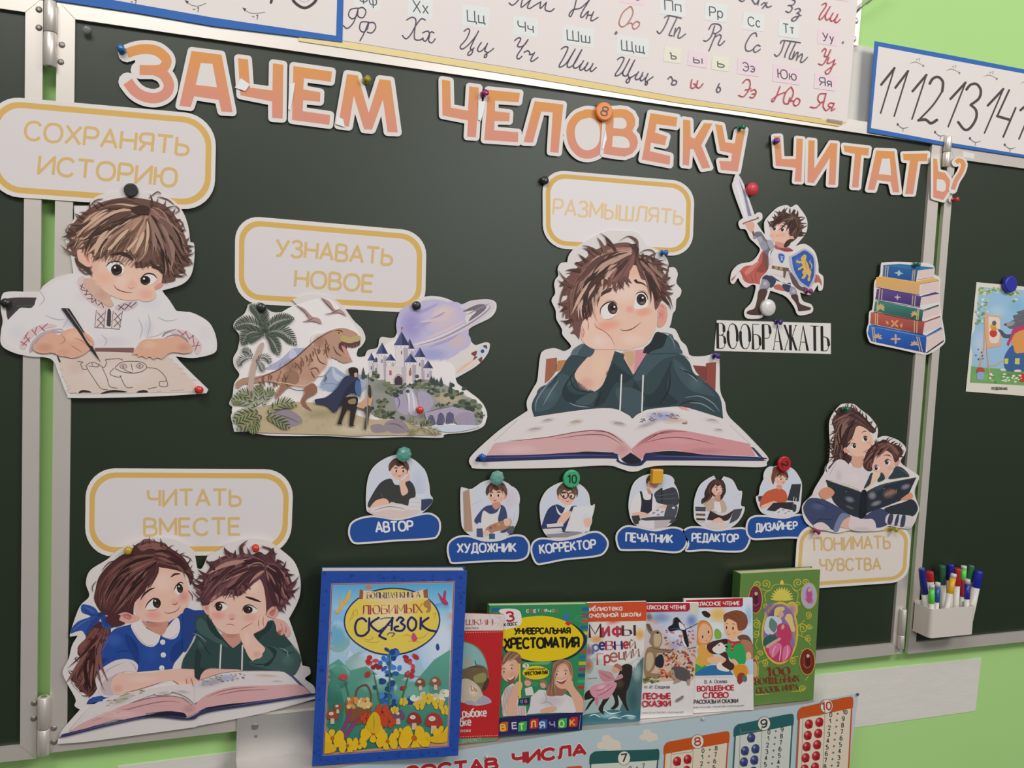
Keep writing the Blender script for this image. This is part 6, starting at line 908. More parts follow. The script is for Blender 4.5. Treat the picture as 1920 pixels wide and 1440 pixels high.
def head(x, y, r, hair, flip=1, eyes=1, hs=1, longer=False, look=0):
    """Small printed head: face, ears, eyes and tousled hair; r = face half-height."""
    A.e('c98f7c', x - flip * r * .85, y + r * .15, r * .2, r * .28); A.c('d8ae9a', f'{x - r * .8},{y - r * .4} {x},{y - r * .9} {x + r * .8},{y - r * .4} {x + r * .78},{y + r * .35} {x + r * .25},{y + r * .95} {x - r * .25},{y + r * .95} {x - r * .78},{y + r * .4}'); A.g('d4917f', x - r * .4, y + r * .4, r * .35, r * .25, .6); A.g('d4917f', x + r * .45, y + r * .4, r * .3, r * .25, .6)
    if eyes:
        for s_ in (-.38, .38): A.e('d8d2cf', x + (s_ + look) * r, y + r * .08, r * .17, r * .17); A.e('33231f', x + (s_ + look * 1.25) * r, y + r * .08, r * .1, r * .15); A.t('33231f', r * .13, f'{x + (s_ + look - .2) * r},{y - r * .2} {x + (s_ + look) * r},{y - r * .3} {x + (s_ + look + .2) * r},{y - r * .2}')
        A.t('9b5f52', r * .1, f'{x + (look - .2) * r},{y + r * .55} {x + look * r},{y + r * .62} {x + (look + .2) * r},{y + r * .52}')
    h = hair.split(); A.c(h[0], f'{x - r},{y + r * .1} {x - r * 1.08},{y - r * .6} {x - r * .6},{y - r * 1.2} {x},{y - r * 1.38} {x + r * .7},{y - r * 1.2} {x + r * 1.1},{y - r * .5} {x + r},{y + r * .2}* {x + r * .78},{y - r * .3} {x + r * .4},{y - r * .55} {x},{y - r * .4} {x - r * .4},{y - r * .6} {x - r * .75},{y - r * .25}')
    A.hair(hair, f'{x + r * .1 * flip},{y - r * 1.2} {x - r * .5},{y - r * 1.1} {x - r},{y - r * .6} {x - r * 1.1},{y}', f'{x + r * .1 * flip},{y - r} {x - r * .2},{y - r * .8} {x - r * .4},{y - r * .5} {x - r * .5},{y - r * .3}', 8, r * .22, r * .14, int(x) % 97); A.hair(hair, f'{x + r * .1 * flip},{y - r * 1.2} {x + r * .6},{y - r * 1.1} {x + r},{y - r * .6} {x + r * 1.1},{y + r * .1}', f'{x + r * .1 * flip},{y - r} {x + r * .2},{y - r * .8} {x + r * .5},{y - r * .5} {x + r * .6},{y - r * .2}', 8, r * .22, r * .14, int(x) % 89)
BR = '4e3530 65473e 3a2723 7a584c'
o, A = job(J1, '205,480 208,330 240,220 320,150 420,118 520,145 600,220 632,310 640,385 658,415 650,450 590,510 520,540 420,552 310,545 230,515', '82,630 100,580 160,545 260,530 420,550 560,520 640,512 700,550 714,610 695,670 640,695 400,708 200,724 120,722 88,680', 'АВТОР', (273, 645, 522, 630, 66, 62, 13), 'blue and white card АВТОР with a boy thinking at his desk')
A.g('aab6d0', 560, 330, 70, 140, .6); A.c('3a3b39', '215,460 240,400 300,310 370,280 400,320 450,320 490,290 530,330 540,400 500,420 480,470 380,440 340,470 240,480'); A.c('d8ae9a', '230,480 270,430 330,415 360,440 340,460 260,485', '430,300 470,280 500,240 500,290 470,310 490,370 450,395 435,340'); head(425, 225, 62, BR, -1, look=.1); A.c('cbb8b4', '215,490 360,450 430,450 500,470 560,500 520,530 420,548 310,545 240,518'); A.c('d0c6c6', '240,480 370,455 500,470 460,500 360,490 260,510'); A.t('8d6f6c', 5, '250,500 360,470 480,490', '370,455 375,490'); A.p('cfc9c9', '500,420 578,422 578,440 500,440'); A.p('cfc9c9', '498,446 582,450 580,470 498,468'); A.p('cfc9c9', '496,474 574,478 574,494 496,492'); A.c('3a3f5c', '580,422* 650,418 652,445 600,495 578,495*'); A.c('c9cbd6', '540,385* 610,385* 605,415* 548,418*'); A.l('c9cbd6', 6, '610,390 632,388 632,408 608,410'); A.t('b9b2a0', 7, '300,375 335,430')
A.build('printed_portrait', o)
o, A = job(J1, '845,360 870,342 920,350 1000,300 1090,285 1180,320 1235,410 1243,520 1220,600 1170,665 1090,695 1000,695 920,670 870,630 850,570', '752,765 765,710 820,672 900,665 1010,695 1110,690 1190,662 1270,665 1312,710 1318,760 1300,815 1240,842 1100,845 900,855 790,860 765,830', 'ХУДОЖНИК', (826, 782, 1222, 776, 60, 56, 12), 'blue and white card ХУДОЖНИК with a painter in an apron at an easel')
A.g('c9b0bd', 1180, 420, 70, 90, .6); A.p('a58874', '862,370 905,350 940,640 870,640'); A.p('cfc5c2', '905,350 925,355 950,660 930,660'); A.t('6d5345', 6, '880,365 885,640', '865,380 870,620'); A.c('3c466b', '940,560 1000,480 1050,460 1110,455 1150,480 1165,560 1160,640 1090,640 980,580 960,590'); A.c('d0cbca', '1000,500 1045,520 1090,510 1120,470 1100,560 1120,640 1000,650 985,590'); A.t('3c466b', 8, '1010,510 1030,480', '1095,510 1110,465'); head(1090, 390, 66, BR, -1, look=-.15); A.c('c08a78', '1060,450 1110,440 1115,470 1080,490'); A.c('a97c60', '1010,640 1040,600 1120,570 1180,550 1190,590 1140,630 1080,640 1040,670'); 
for i, c in enumerate(('4a5a8f', 'b05a4a', 'c79a4a', '6a8a5a', '7a4a6a')): A.e(c, 1050 + i * 28, 615 - i * 12, 11, 7, -20)
A.c('d8ae9a', '1000,640 1030,630 1050,660 1010,670', '1140,560 1180,550 1185,590 1150,600'); A.p('4a5070', '955,620 995,618 1000,680 955,675'); A.p('32597a', '1040,655 1080,655 1080,690 1040,690'); A.t('4a3a34', 7, '920,460 990,425', '1180,620 1185,540', '1195,620 1215,510', '1205,630 1235,540'); A.c('555a66', '1170,610 1210,605 1200,650 1165,650')
A.build('printed_portrait', o)
o, A = job(J1, '1383,500 1390,430 1430,360 1500,315 1580,295 1660,320 1715,380 1730,460 1757,455 1750,510 1720,600 1700,640 1640,675 1540,690 1450,680 1400,620', '1320,760 1340,705 1400,680 1520,690 1640,670 1720,640 1790,640 1845,690 1850,745 1810,800 1720,820 1560,835 1420,862 1365,865 1335,825', 'КОРРЕКТОР', (1388, 790, 1765, 752, 60, 56, 12), 'blue and white card КОРРЕКТОР with a man in round glasses checking a page')
A.c('2f3a63', '1400,590 1440,490 1500,455 1560,480 1630,465 1660,520 1640,640 1500,640 1400,620'); A.c('d3cfce', '1490,460* 1530,520 1560,470* 1600,460 1560,530 1510,520'); head(1572, 395, 66, '5a4a3c 6f5c4a 46382e', 1, look=0); A.l('4a3a30', 7, '1540,405 1525,385 1540,372 1570,375 1575,400 1558,415 1540,405', '1585,405 1580,385 1600,375 1622,385 1618,410 1600,418 1585,405'); A.c('d8ae9a', '1500,580 1540,520 1590,500 1600,520 1570,560 1530,600', '1680,560 1720,545 1730,580 1700,610'); A.c('cfcdd0', '1615,470* 1755,470* 1720,640* 1555,640*'); A.g('bfc0c8', 1700, 560, 40, 60, .5); A.t('6d5a4a', 7, '1560,490 1610,515'); A.p('cdc5c4', '1430,590 1540,580 1545,605 1435,612'); A.p('cdc5c4', '1410,622 1530,615 1540,640 1420,640'); A.p('3a3f5c', '1430,612 1545,605 1545,614 1430,622'); A.p('8d8488', '1420,660 1640,640 1680,650 1560,680 1440,680')
A.c('d8ae9a', '1685,560 1722,545 1735,580 1712,612 1690,600'); A.build('printed_portrait', o)
o, A = job(J2, '228,540 235,420 270,310 340,250 430,225 540,235 620,300 665,390 668,500 640,610 570,690 460,715 340,695 260,650', '112,800 130,730 200,680 300,685 460,715 600,690 690,705 740,760 745,840 700,905 620,925 400,905 200,905 140,890', 'ПЕЧАТНИК', (205, 820, 612, 832, 72, 68, 15), 'blue and white card ПЕЧАТНИК with a man in an apron holding printed sheets')
A.g('b3bfd2', 540, 290, 90, 60, .7); A.c('3c3e44', '455,400 520,350 530,370 620,345 660,400 655,500 480,480'); A.p('2c2e34', '510,350 525,350 528,480 512,480'); A.l('55585e', 6, '470,420 640,400', '480,450 650,440', st=True); A.c('d2cdcc', '245,520 270,440 330,385 400,380 450,420 470,490 440,560 330,580 250,570'); A.c('2c2b38', '325,380* 345,385 365,450 420,450 425,400* 440,400* 435,480 430,590* 330,560* 340,470'); head(445, 310, 58, '4a3a32 5f4c40', 1, eyes=1, look=.25); A.c('c08a78', '390,350 420,370 430,400 400,400'); A.c('d8ae9a', '255,575 330,560 400,580 380,605 320,605', '470,520 560,500 575,520 520,545'); A.c('4a4c54', '570,490* 655,510 640,600 580,640 540,600'); A.e('c9ccd2', 622, 525, 14, 9); A.p('cfc9c8', '395,580 460,525 560,535 480,615'); 
for x, y in ((430, 575), (465, 550), (470, 590), (505, 565)): A.p('7a83a0', f'{x},{y} {x + 18},{y - 14} {x + 36},{y - 10} {x + 16},{y + 6}')
A.c('38373c', '255,595* 320,590* 330,650 290,670 265,640'); A.c('46464c', '330,620 500,600 640,610 600,660 400,640'); A.p('cfc7c8', '318,640 455,635 455,710 400,710 318,685'); A.p('b5a9ad', '455,635 600,630 560,695 455,710')
A.build('printed_portrait', o)
o, A = job(J2, '800,580 805,450 850,330 920,270 978,242* 1000,280 1030,290 1062,248* 1140,280 1190,370 1225,385 1215,500 1247,520 1230,590 1170,670 1080,715 960,715 870,685 815,640', '700,740 760,690 880,690 1000,715 1130,700 1250,700 1300,770 1285,850 1230,910 1100,918 900,905 730,910 745,840', 'РЕДАКТОР', (786, 822, 1190, 826, 70, 66, 15), 'blue and white card РЕДАКТОР with a long-haired woman holding an open book')
A.c('453029', '900,420 920,330 980,275 1040,290 1075,340 1060,430 1020,470 980,430 960,420 930,470 870,490 870,450'); A.c('b8a090', '875,470 930,440 980,440 1060,460 1090,530 1060,570 930,560 900,520'); A.c('d4cfce', '980,480 1020,460 1040,560 990,560'); head(1010, 360, 62, '4a332c 5f443a 3a2723', 1, look=.2); A.hair('4a332c 5f443a 3a2723 6d5044', '950,300 900,380 890,440 870,490', '990,290 950,370 960,420 900,480', 10, 18, 8, 71); A.hair('4a332c 3a2723', '1060,320 1075,380 1050,430 1020,470', '1040,310 1060,360 1050,400 1040,450', 5, 14, 6, 72); A.c('c08a78', '985,420 1030,410 1030,460 1000,470')
for i, c in enumerate(('4a3f3a', '2f3a50', 'd0c8c4', '6d4a3c', 'cfc5c0', '3c3a40', 'c4b4a8')): A.p(c, f'{812 + i * 2},{515 + i * 20} {905 - i},{518 + i * 20} {905 - i},{536 + i * 20} {814 + i * 2},{533 + i * 20}')
A.c('3a2a28', '945,550* 1050,595 1150,545* 1110,625 1050,640 915,630*'); A.c('cfc6c0', '960,545* 1050,585* 1140,540* 1130,535 1050,570 975,535'); A.c('d8ae9a', '960,640 1020,610 1060,640 1050,660 980,660'); A.c('4a4a50', '1150,540* 1228,530* 1190,620 1110,665* 1120,640'); A.c('cbbdba', '900,670 1000,655 1120,670 1060,705 960,708'); A.t('5a4a44', 8, '1140,440 1170,425', '1180,415 1210,398')
A.build('printed_portrait', o)
o, A = job(J2, '1345,430 1370,410 1385,330 1440,230 1510,160 1600,150 1680,190 1730,260 1750,320 1745,430 1730,540 1690,580 1600,605 1500,600 1400,570 1360,500', '1255,690 1280,620 1340,590 1440,590 1590,605 1700,580 1800,585 1850,640 1840,720 1780,790 1600,795 1400,808 1310,805 1265,760', 'ДИЗАЙНЕР', (1347, 733, 1710, 708, 66, 60, 14), 'blue and white card ДИЗАЙНЕР with a woman in orange drawing at a laptop', y=-.0056)
A.g('d0c4b0', 1480, 250, 70, 90, .8); A.p('38393e', '1365,425 1410,420 1400,470 1370,470'); A.c('b8583c', '1380,480 1420,400 1480,365 1560,355 1610,390 1620,460 1560,490 1500,470 1400,530'); A.c('d8ae9a', '1390,510 1460,480 1510,465 1500,490 1420,530'); head(1565, 270, 60, '6a4034 80523f 543028', 1, look=.3); A.c('6a4034', '1490,210 1500,170 1540,165 1560,190 1520,230 1500,320 1480,270'); A.c('c98f7c', '1530,325 1570,330 1570,360 1535,360'); A.c('34363c', '1660,318* 1742,315* 1722,470* 1620,460*'); A.c('2e2e32', '1440,545* 1500,480* 1680,475* 1690,540* 1560,560'); A.c('cfcacb', '1480,580* 1560,525* 1680,550* 1620,600*'); 
for x, y in ((1530, 565), (1570, 545), (1590, 575), (1620, 560)): A.p('7c8aa8', f'{x},{y} {x + 16},{y - 10} {x + 32},{y - 6} {x + 14},{y + 4}')
A.l('c9ccd0', 5, '1670,540 1680,430', '1685,540 1700,440', st=True); A.c('3a3b40', '1665,500 1700,500 1695,555 1670,555')
A.build('printed_portrait', o)
# ================================================================ books standing on the tray
def on_shelf(x, y, h=.0006):
    d = ray(x, y); t = (.8190 + h + .0105 * CAM[0] - CAM[2]) / (d[2] - .0105 * d[0]); return CAM + t * d
class Book:
    def __init__(s, label, tl, tr, br, bl, ytop, th, cover, spine=None, hard=True, group='books on the tray', paper='cfc6b4', rim=(3, 3), smat=None):
        T = YP(ytop).at(*tr); h = .0006
        for _ in range(3):                                  # a leaning book rests on its rear lower edge
            B0, B1 = on_shelf(*bl, h), on_shelf(*br, h); n = np.cross(B1 - B0, T - B0); n /= np.linalg.norm(n)
            if n[1] > 0: n = -n
            h = .0006 + max(0, n[2]) * th
        s.pl = Plane(B0, n); F = [s.pl.at(*q) for q in (tl, tr, br, bl)]; s.n = n
        base = (F[2] + F[3]) / 2 - n * th / 2; s.o = empty('book', tuple(base), label, 'book', group)
        bk = lambda d: [f - n * d for f in F]; cm = mat('book_cover', cover, .4, spec=.4, noise=.06, scale=90); sm = mat('book_spine', spine or cover, .45, spec=.4, noise=.05, scale=60)
        ct = .0022 if hard else .0006
        def shp(nm, a, b, m): o = prism(nm, a, b, m, s.o); face_fix(o); return o
        s.front = shp('front_cover', F, bk(ct), cm); shp('back_cover', bk(th - ct), bk(th), sm)
        U = (F[1] - F[0]) / np.linalg.norm(F[1] - F[0]); D = (F[3] - F[0]) / np.linalg.norm(F[3] - F[0]); r, q = rim[0] / 1000, rim[1] / 1000
        if not hard: r = q = .0005
        pg = lambda d: [F[0] - n * d + D * q + U * .001, F[1] - n * d + D * q - U * r, F[2] - n * d - D * q * .6 - U * r, F[3] - n * d - D * q * .6 + U * .001]
        shp('page_block', pg(ct * 1.02), pg(th - ct * 1.02), mat('page_edges', paper, .8, spec=.2, noise=.08, scale=400, stretch=(1, 60, 1)))
        sp = lambda u: [F[0] - n * ct + U * u, F[3] - n * ct + U * u, F[3] - n * (th - ct) + U * u, F[0] - n * (th - ct) + U * u]
        shp('spine', sp(0), sp(.0009), sm); s.art = Art(s.pl, lift=.0001); s.art.clip = [tl, tr, br, bl]
    def done(s, nm): return s.art.build(nm, s.o, GLOSS)
def flower(A, x, y, r, c='d0a92c', c2='a8552a', n=5, a0=0, sq=.8):
    for k in range(n):
        a = math.radians(a0 + 360 * k / n); X, Y = math.cos(a), math.sin(a) * sq
        A.c(c, f'{x},{y}* {x + (X * .7 - Y * .42) * r},{y + (Y * .7 + X * .42) * r} {x + X * r},{y + Y * r} {x + (X * .7 + Y * .42) * r},{y + (Y * .7 - X * .42) * r}'); A.t('9c7a22', r * .05, f'{x},{y} {x + X * r * .8},{y + Y * r * .8}')
    A.e(c2, x, y, r * .17, r * .15)
# ---- big blue fairy-tale book
b = Book('large blue hardcover book of tales with a flower meadow cover, leftmost on the tray', (603, 1071), (876, 1070), (859, 1417), (585, 1436), -.073, .027, '24489a', '2a4a98', rim=(4, 1.2)); A = b.art
A.to(580, 1050, 6)
A.p('9c7f86', '245,265 1640,235 1568,2102 150,2204'); A.p('24489a', '253,273 1632,243 1561,2095 157,2196'); A.p('b88a5c', '259,279 1626,249 1556,2089 162,2190'); A.clip = [(580 + x / 6, 1050 + y / 6) for x, y in ((265, 285), (1620, 255), (1550, 2083), (168, 2184))]; A.warp = lambda y: np.where(y > 960, 960 + (y - 960) * 1.175, y)
A.c('7fb3d6', '266,285* 1615,260* 1550,1880* 148,1995*'); A.p('a9c3de>7fa8a0', '262,700 1600,700 1550,1880 148,1995'); A.p('4f9cc8>8fbfe0', '266,285 1615,260 1602,560 260,560'); A.g('cdd3e6', 1480, 900, 260, 420, .8); A.g('cfd6e6', 800, 1150, 400, 160, .7); A.g('5aa0cc', 320, 850, 160, 180, .7)
A.p('5f9c8c>2f6b5c', '205,1150 330,1090 460,1200 640,1160 800,1260 1000,1230 1240,1260 1400,1100 1585,1000 1550,1880 148,1995'); A.g('4d8a78', 320, 1260, 140, 120, .7); A.g('7fae9c', 760, 1330, 220, 90, .7); A.g('2f6a5a', 260, 1560, 130, 260, .7); A.g('6fae9f', 1150, 1400, 200, 140, .6)
A.e('2c3a6a', 930, 685, 545, 375, -2, 48); A.e('d6bf52', 930, 685, 528, 358, -2, 48); A.g('e0cfa0', 900, 640, 380, 230, .9)
A.c('d9bf8f', '560,330* 600,345 700,350 900,372 1150,365 1270,335* 1330,325* 1335,430 1350,470* 1270,440 1100,480 900,485 720,470 600,450* 560,435*'); A.c('8a5a3c', '565,330* 605,350 600,440* 560,440*', '1280,340* 1330,322* 1335,430* 1290,425*'); A.c('a9794f', '1290,470 1350,450 1370,540 1350,590 1310,585 1330,550 1290,520'); A.e('b8795c', 670, 305, 38, 24)
A.t('b08a3c', 7, '440,740 470,640 520,560 545,600 500,640', '480,560 500,620 460,680', '560,870 660,900 720,880 690,860', '600,910 740,930 800,900', '1200,880 1280,870 1350,800', '1050,860 1100,840 1150,870', '1380,620 1420,600 1400,680', '1100,920 1180,910 1250,930')
b.done('cover_picture')
A.txt('3c3a55', 'БОЛЬШАЯ КНИГА', 650, 432, 1245, 418, 64, 62, 11, serif=.08, arc=-.0); A.txt('a33c48', 'ЛЮБИМЫХ', 595, 612, 1270, 592, 98, 98, 17, serif=.1)
A.l('2b2b5e', 24, '640,690 600,655 540,680 515,760 540,840 610,850 660,810', '675,655 670,795', '780,650 690,720 770,800 830,790', '940,655 800,830 800,860 860,890', '935,650 925,785', '985,680 1020,645 1060,670 1030,705 1075,745 1040,795 970,790 960,760 1000,745', '1110,690 1150,645 1200,690 1195,760 1150,795 1110,750 1110,690', '1255,650 1250,775', '1340,650 1265,715 1330,780 1430,805'); A.l('2b2b5e', 9, '800,665 860,650 950,652', '790,790 870,740 930,735', '880,840 900,820 960,825 930,860', st=False)
b.done('lettering')
# butterflies, flower bed (6x frame)
A.c('d6a94a', '330,335 345,440 380,480* 440,360 470,350 440,460 390,510 330,600* 285,590 340,520 335,420'); A.t('8d6a2a', 7, '345,350 365,480', '460,360 390,480'); A.c('b03a58', '1450,370 1500,430* 1520,345 1540,360 1535,440 1565,490 1525,505 1480,460'); A.c('c24a70', '1170,815 1150,870 1175,920 1215,890 1200,850'); A.c('2f4a8f', '1430,950 1450,940 1465,990 1440,1010 1425,980'); A.c('b9cbe0', '430,1060 450,1010 480,1040 500,1050 440,1100 400,1110'); A.t('3f5a7f', 5, '405,1110 440,1085 500,1050')
# tall blue and red blossoms in the middle
rnd = random.Random(12)
for i in range(46): a = rnd.random(); y = 930 + a * 650; A.e(rnd.choice(['2f5aa0', '3a6cb8', '24457f', '4a7cc4']), 905 + rnd.gauss(0, 38 + 70 * a), y, rnd.uniform(22, 44), rnd.uniform(16, 34), rnd.uniform(-40, 40), 10)
for i in range(22): A.e(rnd.choice(['a8343a', '8f2a32', 'c04a4a']), rnd.choice([720, 1130]) + rnd.gauss(0, 40), 1180 + rnd.gauss(0, 70), rnd.uniform(22, 40), rnd.uniform(16, 30), rnd.uniform(-40, 40), 10)
A.t('3f6a3a', 16, '900,1000 905,1300 880,1700', '720,1200 780,1450 850,1700', '1130,1200 1050,1450 960,1700')
for i in range(30): x = 1160 + rnd.random() * 400; A.e(rnd.choice(['c9c4b4', 'b8b79c', 'd4cfc4']), x, 1500 - (x - 1160) * .22 + rnd.gauss(0, 26), 36, 22, rnd.uniform(-40, 40), 10)
A.c('7d4f34', '400,1500 480,1560 640,1540 700,1500 680,1640 560,1720 440,1680'); A.l('6d422c', 16, '520,1500 540,1380 640,1340 690,1420 690,1500')
for i in range(26): A.e(rnd.choice(['c98a4a', 'd0b070', 'b86a3a', 'd4c49a']), rnd.uniform(400, 690), rnd.uniform(1470, 1550), 26, 20, rnd.uniform(-40, 40), 10)
A.t('b03a3a', 30, '330,1280 390,1250 430,1270'); A.e('b8444a', 385, 1265, 46, 30); A.t('4a5a3a', 10, '400,1290 430,1400 450,1470')
for x, y, r, c in ((260, 1640, 66, '8a4a34'), (320, 1560, 46, '7d5138'), (1000, 1640, 70, '6a4a6a'), (1180, 1680, 80, '8a3530'), (1400, 1700, 96, '9a3a32'), (1250, 1330, 56, '7d4a38'), (1420, 1320, 60, '8a5540')): A.c(c, f'{x - r},{y + r * .2} {x - r * .7},{y - r * .7} {x},{y - r} {x + r * .8},{y - r * .6} {x + r},{y + r * .3} {x},{y + r * .45}'); A.p('c9ac94', f'{x - r * .3},{y + r * .3} {x + r * .3},{y + r * .3} {x + r * .36},{y + r * 1.1} {x - r * .36},{y + r * 1.1}'); A.g('c88a74', x - r * .2, y - r * .4, r * .4, r * .25, .6)
for x, y, r in ((1330, 1470, 70), (1450, 1520, 70), (1240, 1530, 64), (1060, 1500, 52), (1530, 1580, 60), (960, 1580, 50)): flower(A, x, y, r, 'cfae34', 'a88a2a', 5, x % 70)
for x, y, r in ((820, 1600, 100), (760, 1700, 90), (640, 1660, 70), (900, 1690, 80)): flower(A, x, y, r, 'b5442c', '7a2a24', 5, x % 50)
A.t('8a3a6a', 34, '480,1560 420,1700 300,1900', '560,1640 460,1760 330,1920')
for x, y, r, a in ((720, 1800, 150, 20), (260, 1850, 140, 50), (1180, 1850, 190, 12), (1500, 1800, 110, 40), (430, 1920, 120, 70), (880, 1880, 130, 30), (560, 1900, 90, 10), (1020, 1800, 80, 60)): flower(A, x, y, r, 'd6ad22', 'a8602a', 5, a, .62)
for q in ('150,1900 200,1880 300,1930 280,1980 152,1990', '1300,1840 1400,1830 1556,1780 1550,1878 1400,1892'): A.c('cfa424', q)
A.c('c9a424', '640,1720 720,1600 790,1640 800,1740 760,1800 690,1790'); A.t('8a6a1c', 7, '720,1620 730,1700 720,1780', '690,1660 700,1780')
b.done('flower_print')
A.warp = None; A.clip = [(603, 1071), (876, 1070), (859, 1417), (585, 1436)]
for i in range(120): u, v = rnd.random(), rnd.random(); e_ = rnd.choice('ltrb'); x, y = {'l': (150 + u * 80 - v * 110, 130 + v * 2100), 't': (160 + u * 1600, 140 + v * 90), 'r': (1670 + u * 80 - v * 80, 150 + v * 2000), 'b': (120 + u * 1440, 2230 + v * 60 - u * 110)}[e_]; A.e(rnd.choice(['1d3a7f', '2f58ac', '1a3474']), x, y, rnd.uniform(5, 12), rnd.uniform(4, 9), 0, 7)
b.done('speckled_border')
# ---- thin red book
b = Book('thin red book with a sailing-scene oval, tucked behind the large blue book', (840, 1149), (945, 1152), (934, 1389), (832, 1400), -.0465, .003, 'b02428', hard=False); A = b.art; A.to(860, 1130, 5.333)
A.p('cfc4bf', '-90,98 453,118 445,278 -95,280'); A.l('a8a09c', 3, '360,130 420,180 380,240', '400,120 440,200 410,260', '300,120 330,170', '380,150 430,140', '320,230 380,200 440,240'); A.l('d8b0a8', 5, *[f'{70 + i * 24},{298 - i * .4} {78 + i * 24},{298 - i * .4}' for i in range(16)], *[f'{20 + i * 24},{1340 - i * .8} {28 + i * 24},{1340 - i * .8}' for i in range(16)], st=True)
A.p('4a8a6a', '-110,1360 392,1350 388,1380 -112,1425'); A.c('7a6a4c', '-60,400 80,390 200,450 270,560 300,720 300,800 240,880 100,960 -60,900'); A.c('7fa8a8', '-60,412 80,402 190,460 262,570 285,700 200,720 -60,720'); A.c('6a5a44', '-60,700 60,660 130,640 200,620 280,660 285,760 250,840 100,800'); A.c('8a8454', '150,740 260,700 270,780 180,800'); A.c('a09a90', '60,580 100,545 130,580 110,640 60,650'); A.t('3a302a', 9, '90,650 150,640 260,650', '160,570 170,610 185,620', '210,580 220,630', '265,600 240,650', '100,700 200,690', '230,640 225,700'); A.c('4a3a30', '230,860 290,750 305,800 260,880')
A.c('b8ac98', '-40,820 60,760 150,790 210,850 250,930 330,985 280,1015 180,1030 80,1010 -40,960'); A.c('9a9aa8', '170,1000 250,930 328,985 250,1020', '60,990 130,980 180,1020 90,1020'); A.g('d3c9b4', 150, 880, 60, 70, .8); A.l('b0603c', 8, '125,830 130,880 150,870', '150,840 165,890', '170,860 185,885 165,885'); b.done('cover_picture')
A.txt('a83a40', 'ШКИН', 75, 222, 340, 218, 52, 50, 10, serif=.1); A.txt('8a8480', 'ЛИОТЕКА', 65, 265, 200, 262, 18, w=4); A.txt('d3c8c0', 'рыбаке', 40, 1145, 278, 1135, 80, 78, 13, gap=.16); A.txt('d3c8c0', 'бке', 15, 1235, 124, 1225, 78, 76, 13, gap=.16); A.txt('c9a8a0', 'сказки', 15, 1295, 118, 1292, 32, w=6); A.txt('9ab8a4', 'ЗДАТЕЛЬСТ', 20, 1395, 225, 1378, 24, w=4); b.done('lettering')
# ---- yellow and green reader
b = Book('green and yellow school reader with two photographed children and a 3', (918, 1136), (1105, 1133), (1091, 1369), (903, 1386), -.0495, .015, '2c8050', '6a9a4a', rim=(4, 1.2)); A = b.art; A.to(910, 1110, 5.143)
for i in range(16):
    y = 150 + i * 58; x1 = 1000 - i * 3.6; A.p(('2a5a94', '8a3a5a', 'b04a40', '2a5a94', 'c9ac34', '2f5a8a', '3a8a5a', 'a84a3a', '2a6a94', 'c0a034', '8a3a6a', '2a4a7a', '3f9a6a', 'a8323a', '2c8050', 'a8323a')[i], f'{x1 - 68},{y} {x1 + 2},{y - 2} {x1},{y + 30} {x1 - 66},{y + 32}')
A.p('2a5a94', '60,155 140,150 140,185 60,190'); A.c('26303c', '170,440 200,330 340,260 560,235 780,280 920,360 980,470 900,590 760,660 560,680 400,675 200,590'); A.c('d3b81e', '150,420 190,320 330,255 560,230 760,275 880,350 945,450 900,560 760,640 560,670 400,655 230,580 160,500'); A.c('d6cfcf', '130,180 200,160 320,175 350,250 330,320 200,360* 175,350 178,230*')
A.t('9ad0c0', 10, '850,260 950,300', '870,245 980,265', '880,230 970,225'); A.p('3a6ab0', '750,230 800,200 810,260 760,270'); A.c('b03a3a', '770,300 800,280 830,300 800,325')
b.done('cover_print')
A.txt('a82c34', '3', 205, 282, 275, 276, 85, 84, 20); A.txt('3a3438', 'класс', 180, 332, 305, 318, 40, w=8, lean=.2); A.txt('23201e', 'УНИВЕРСАЛЬНАЯ', 282, 405, 818, 400, 56, 54, 15, gap=.16); A.txt('1c1a1a', 'ХРЕСТОМАТИЯ', 185, 545, 900, 532, 96, 92, 22, gap=.16)
for i, ch in enumerate('СВЕТЛЯЧОК'): A.txt(('d8d4d0', 'c84a4a', 'd8d4d0', '8ac0d8', 'c84a4a', 'd8d4d0', 'd8d4d0', '8ac07a', 'c84a4a')[i], ch, 397 + i * 35, 198 - (i % 2) * 4, 420 + i * 35, 197 - (i % 2) * 4, 26, w=7)
b.done('lettering')
def kid(x, y, rx, ry, hair, hs, eyes, mouth, girl=False):
    A.e('d0a088', x, y, rx, ry); A.g('dcb8a0', x - rx * .2, y - ry * .2, rx * .6, ry * .5, .7); A.g('c48a74', x + rx * .3, y + ry * .45, rx * .5, ry * .3, .6)
    for ex, ey in eyes: A.e('d8d0c8', ex, ey, 15, 8); A.e('3a2a24', ex, ey, 8, 8); A.t('5a3c30', 6, f'{ex - 22},{ey - 24} {ex},{ey - 32} {ex + 22},{ey - 24}')
    A.c('8d4a44', mouth); A.t('dcd4cc', 10, ' '.join(mouth.split()[:3]))
A.p('2f7a54', '350,690 640,670 620,900 430,1050 330,1080'); A.p('5aa06a', '360,680 640,670 600,700 400,700')
A.e('d3b81e', 487, 778, 128, 66); A.txt('2a2620', 'УНИВЕРСАЛЬНАЯ', 410, 755, 575, 748, 14, w=4); A.txt('2a2620', 'ХРЕСТОМАТИЯ', 380, 805, 600, 790, 32, w=8); A.e('cfc8c4', 390, 712, 32, 24); A.txt('4a4446', '3', 380, 725, 402, 723, 26, w=5); A.e('c89a84', 410, 870, 34, 40); A.e('c89a84', 560, 890, 32, 38); A.c('8a6a58', '375,860 400,825 440,845 440,870 410,850', '520,880 550,845 595,870 590,930 570,880'); A.p('cfc4c0', '380,930 450,910 470,990 390,1000'); A.e('3a8a54', 480, 890, 34, 24)
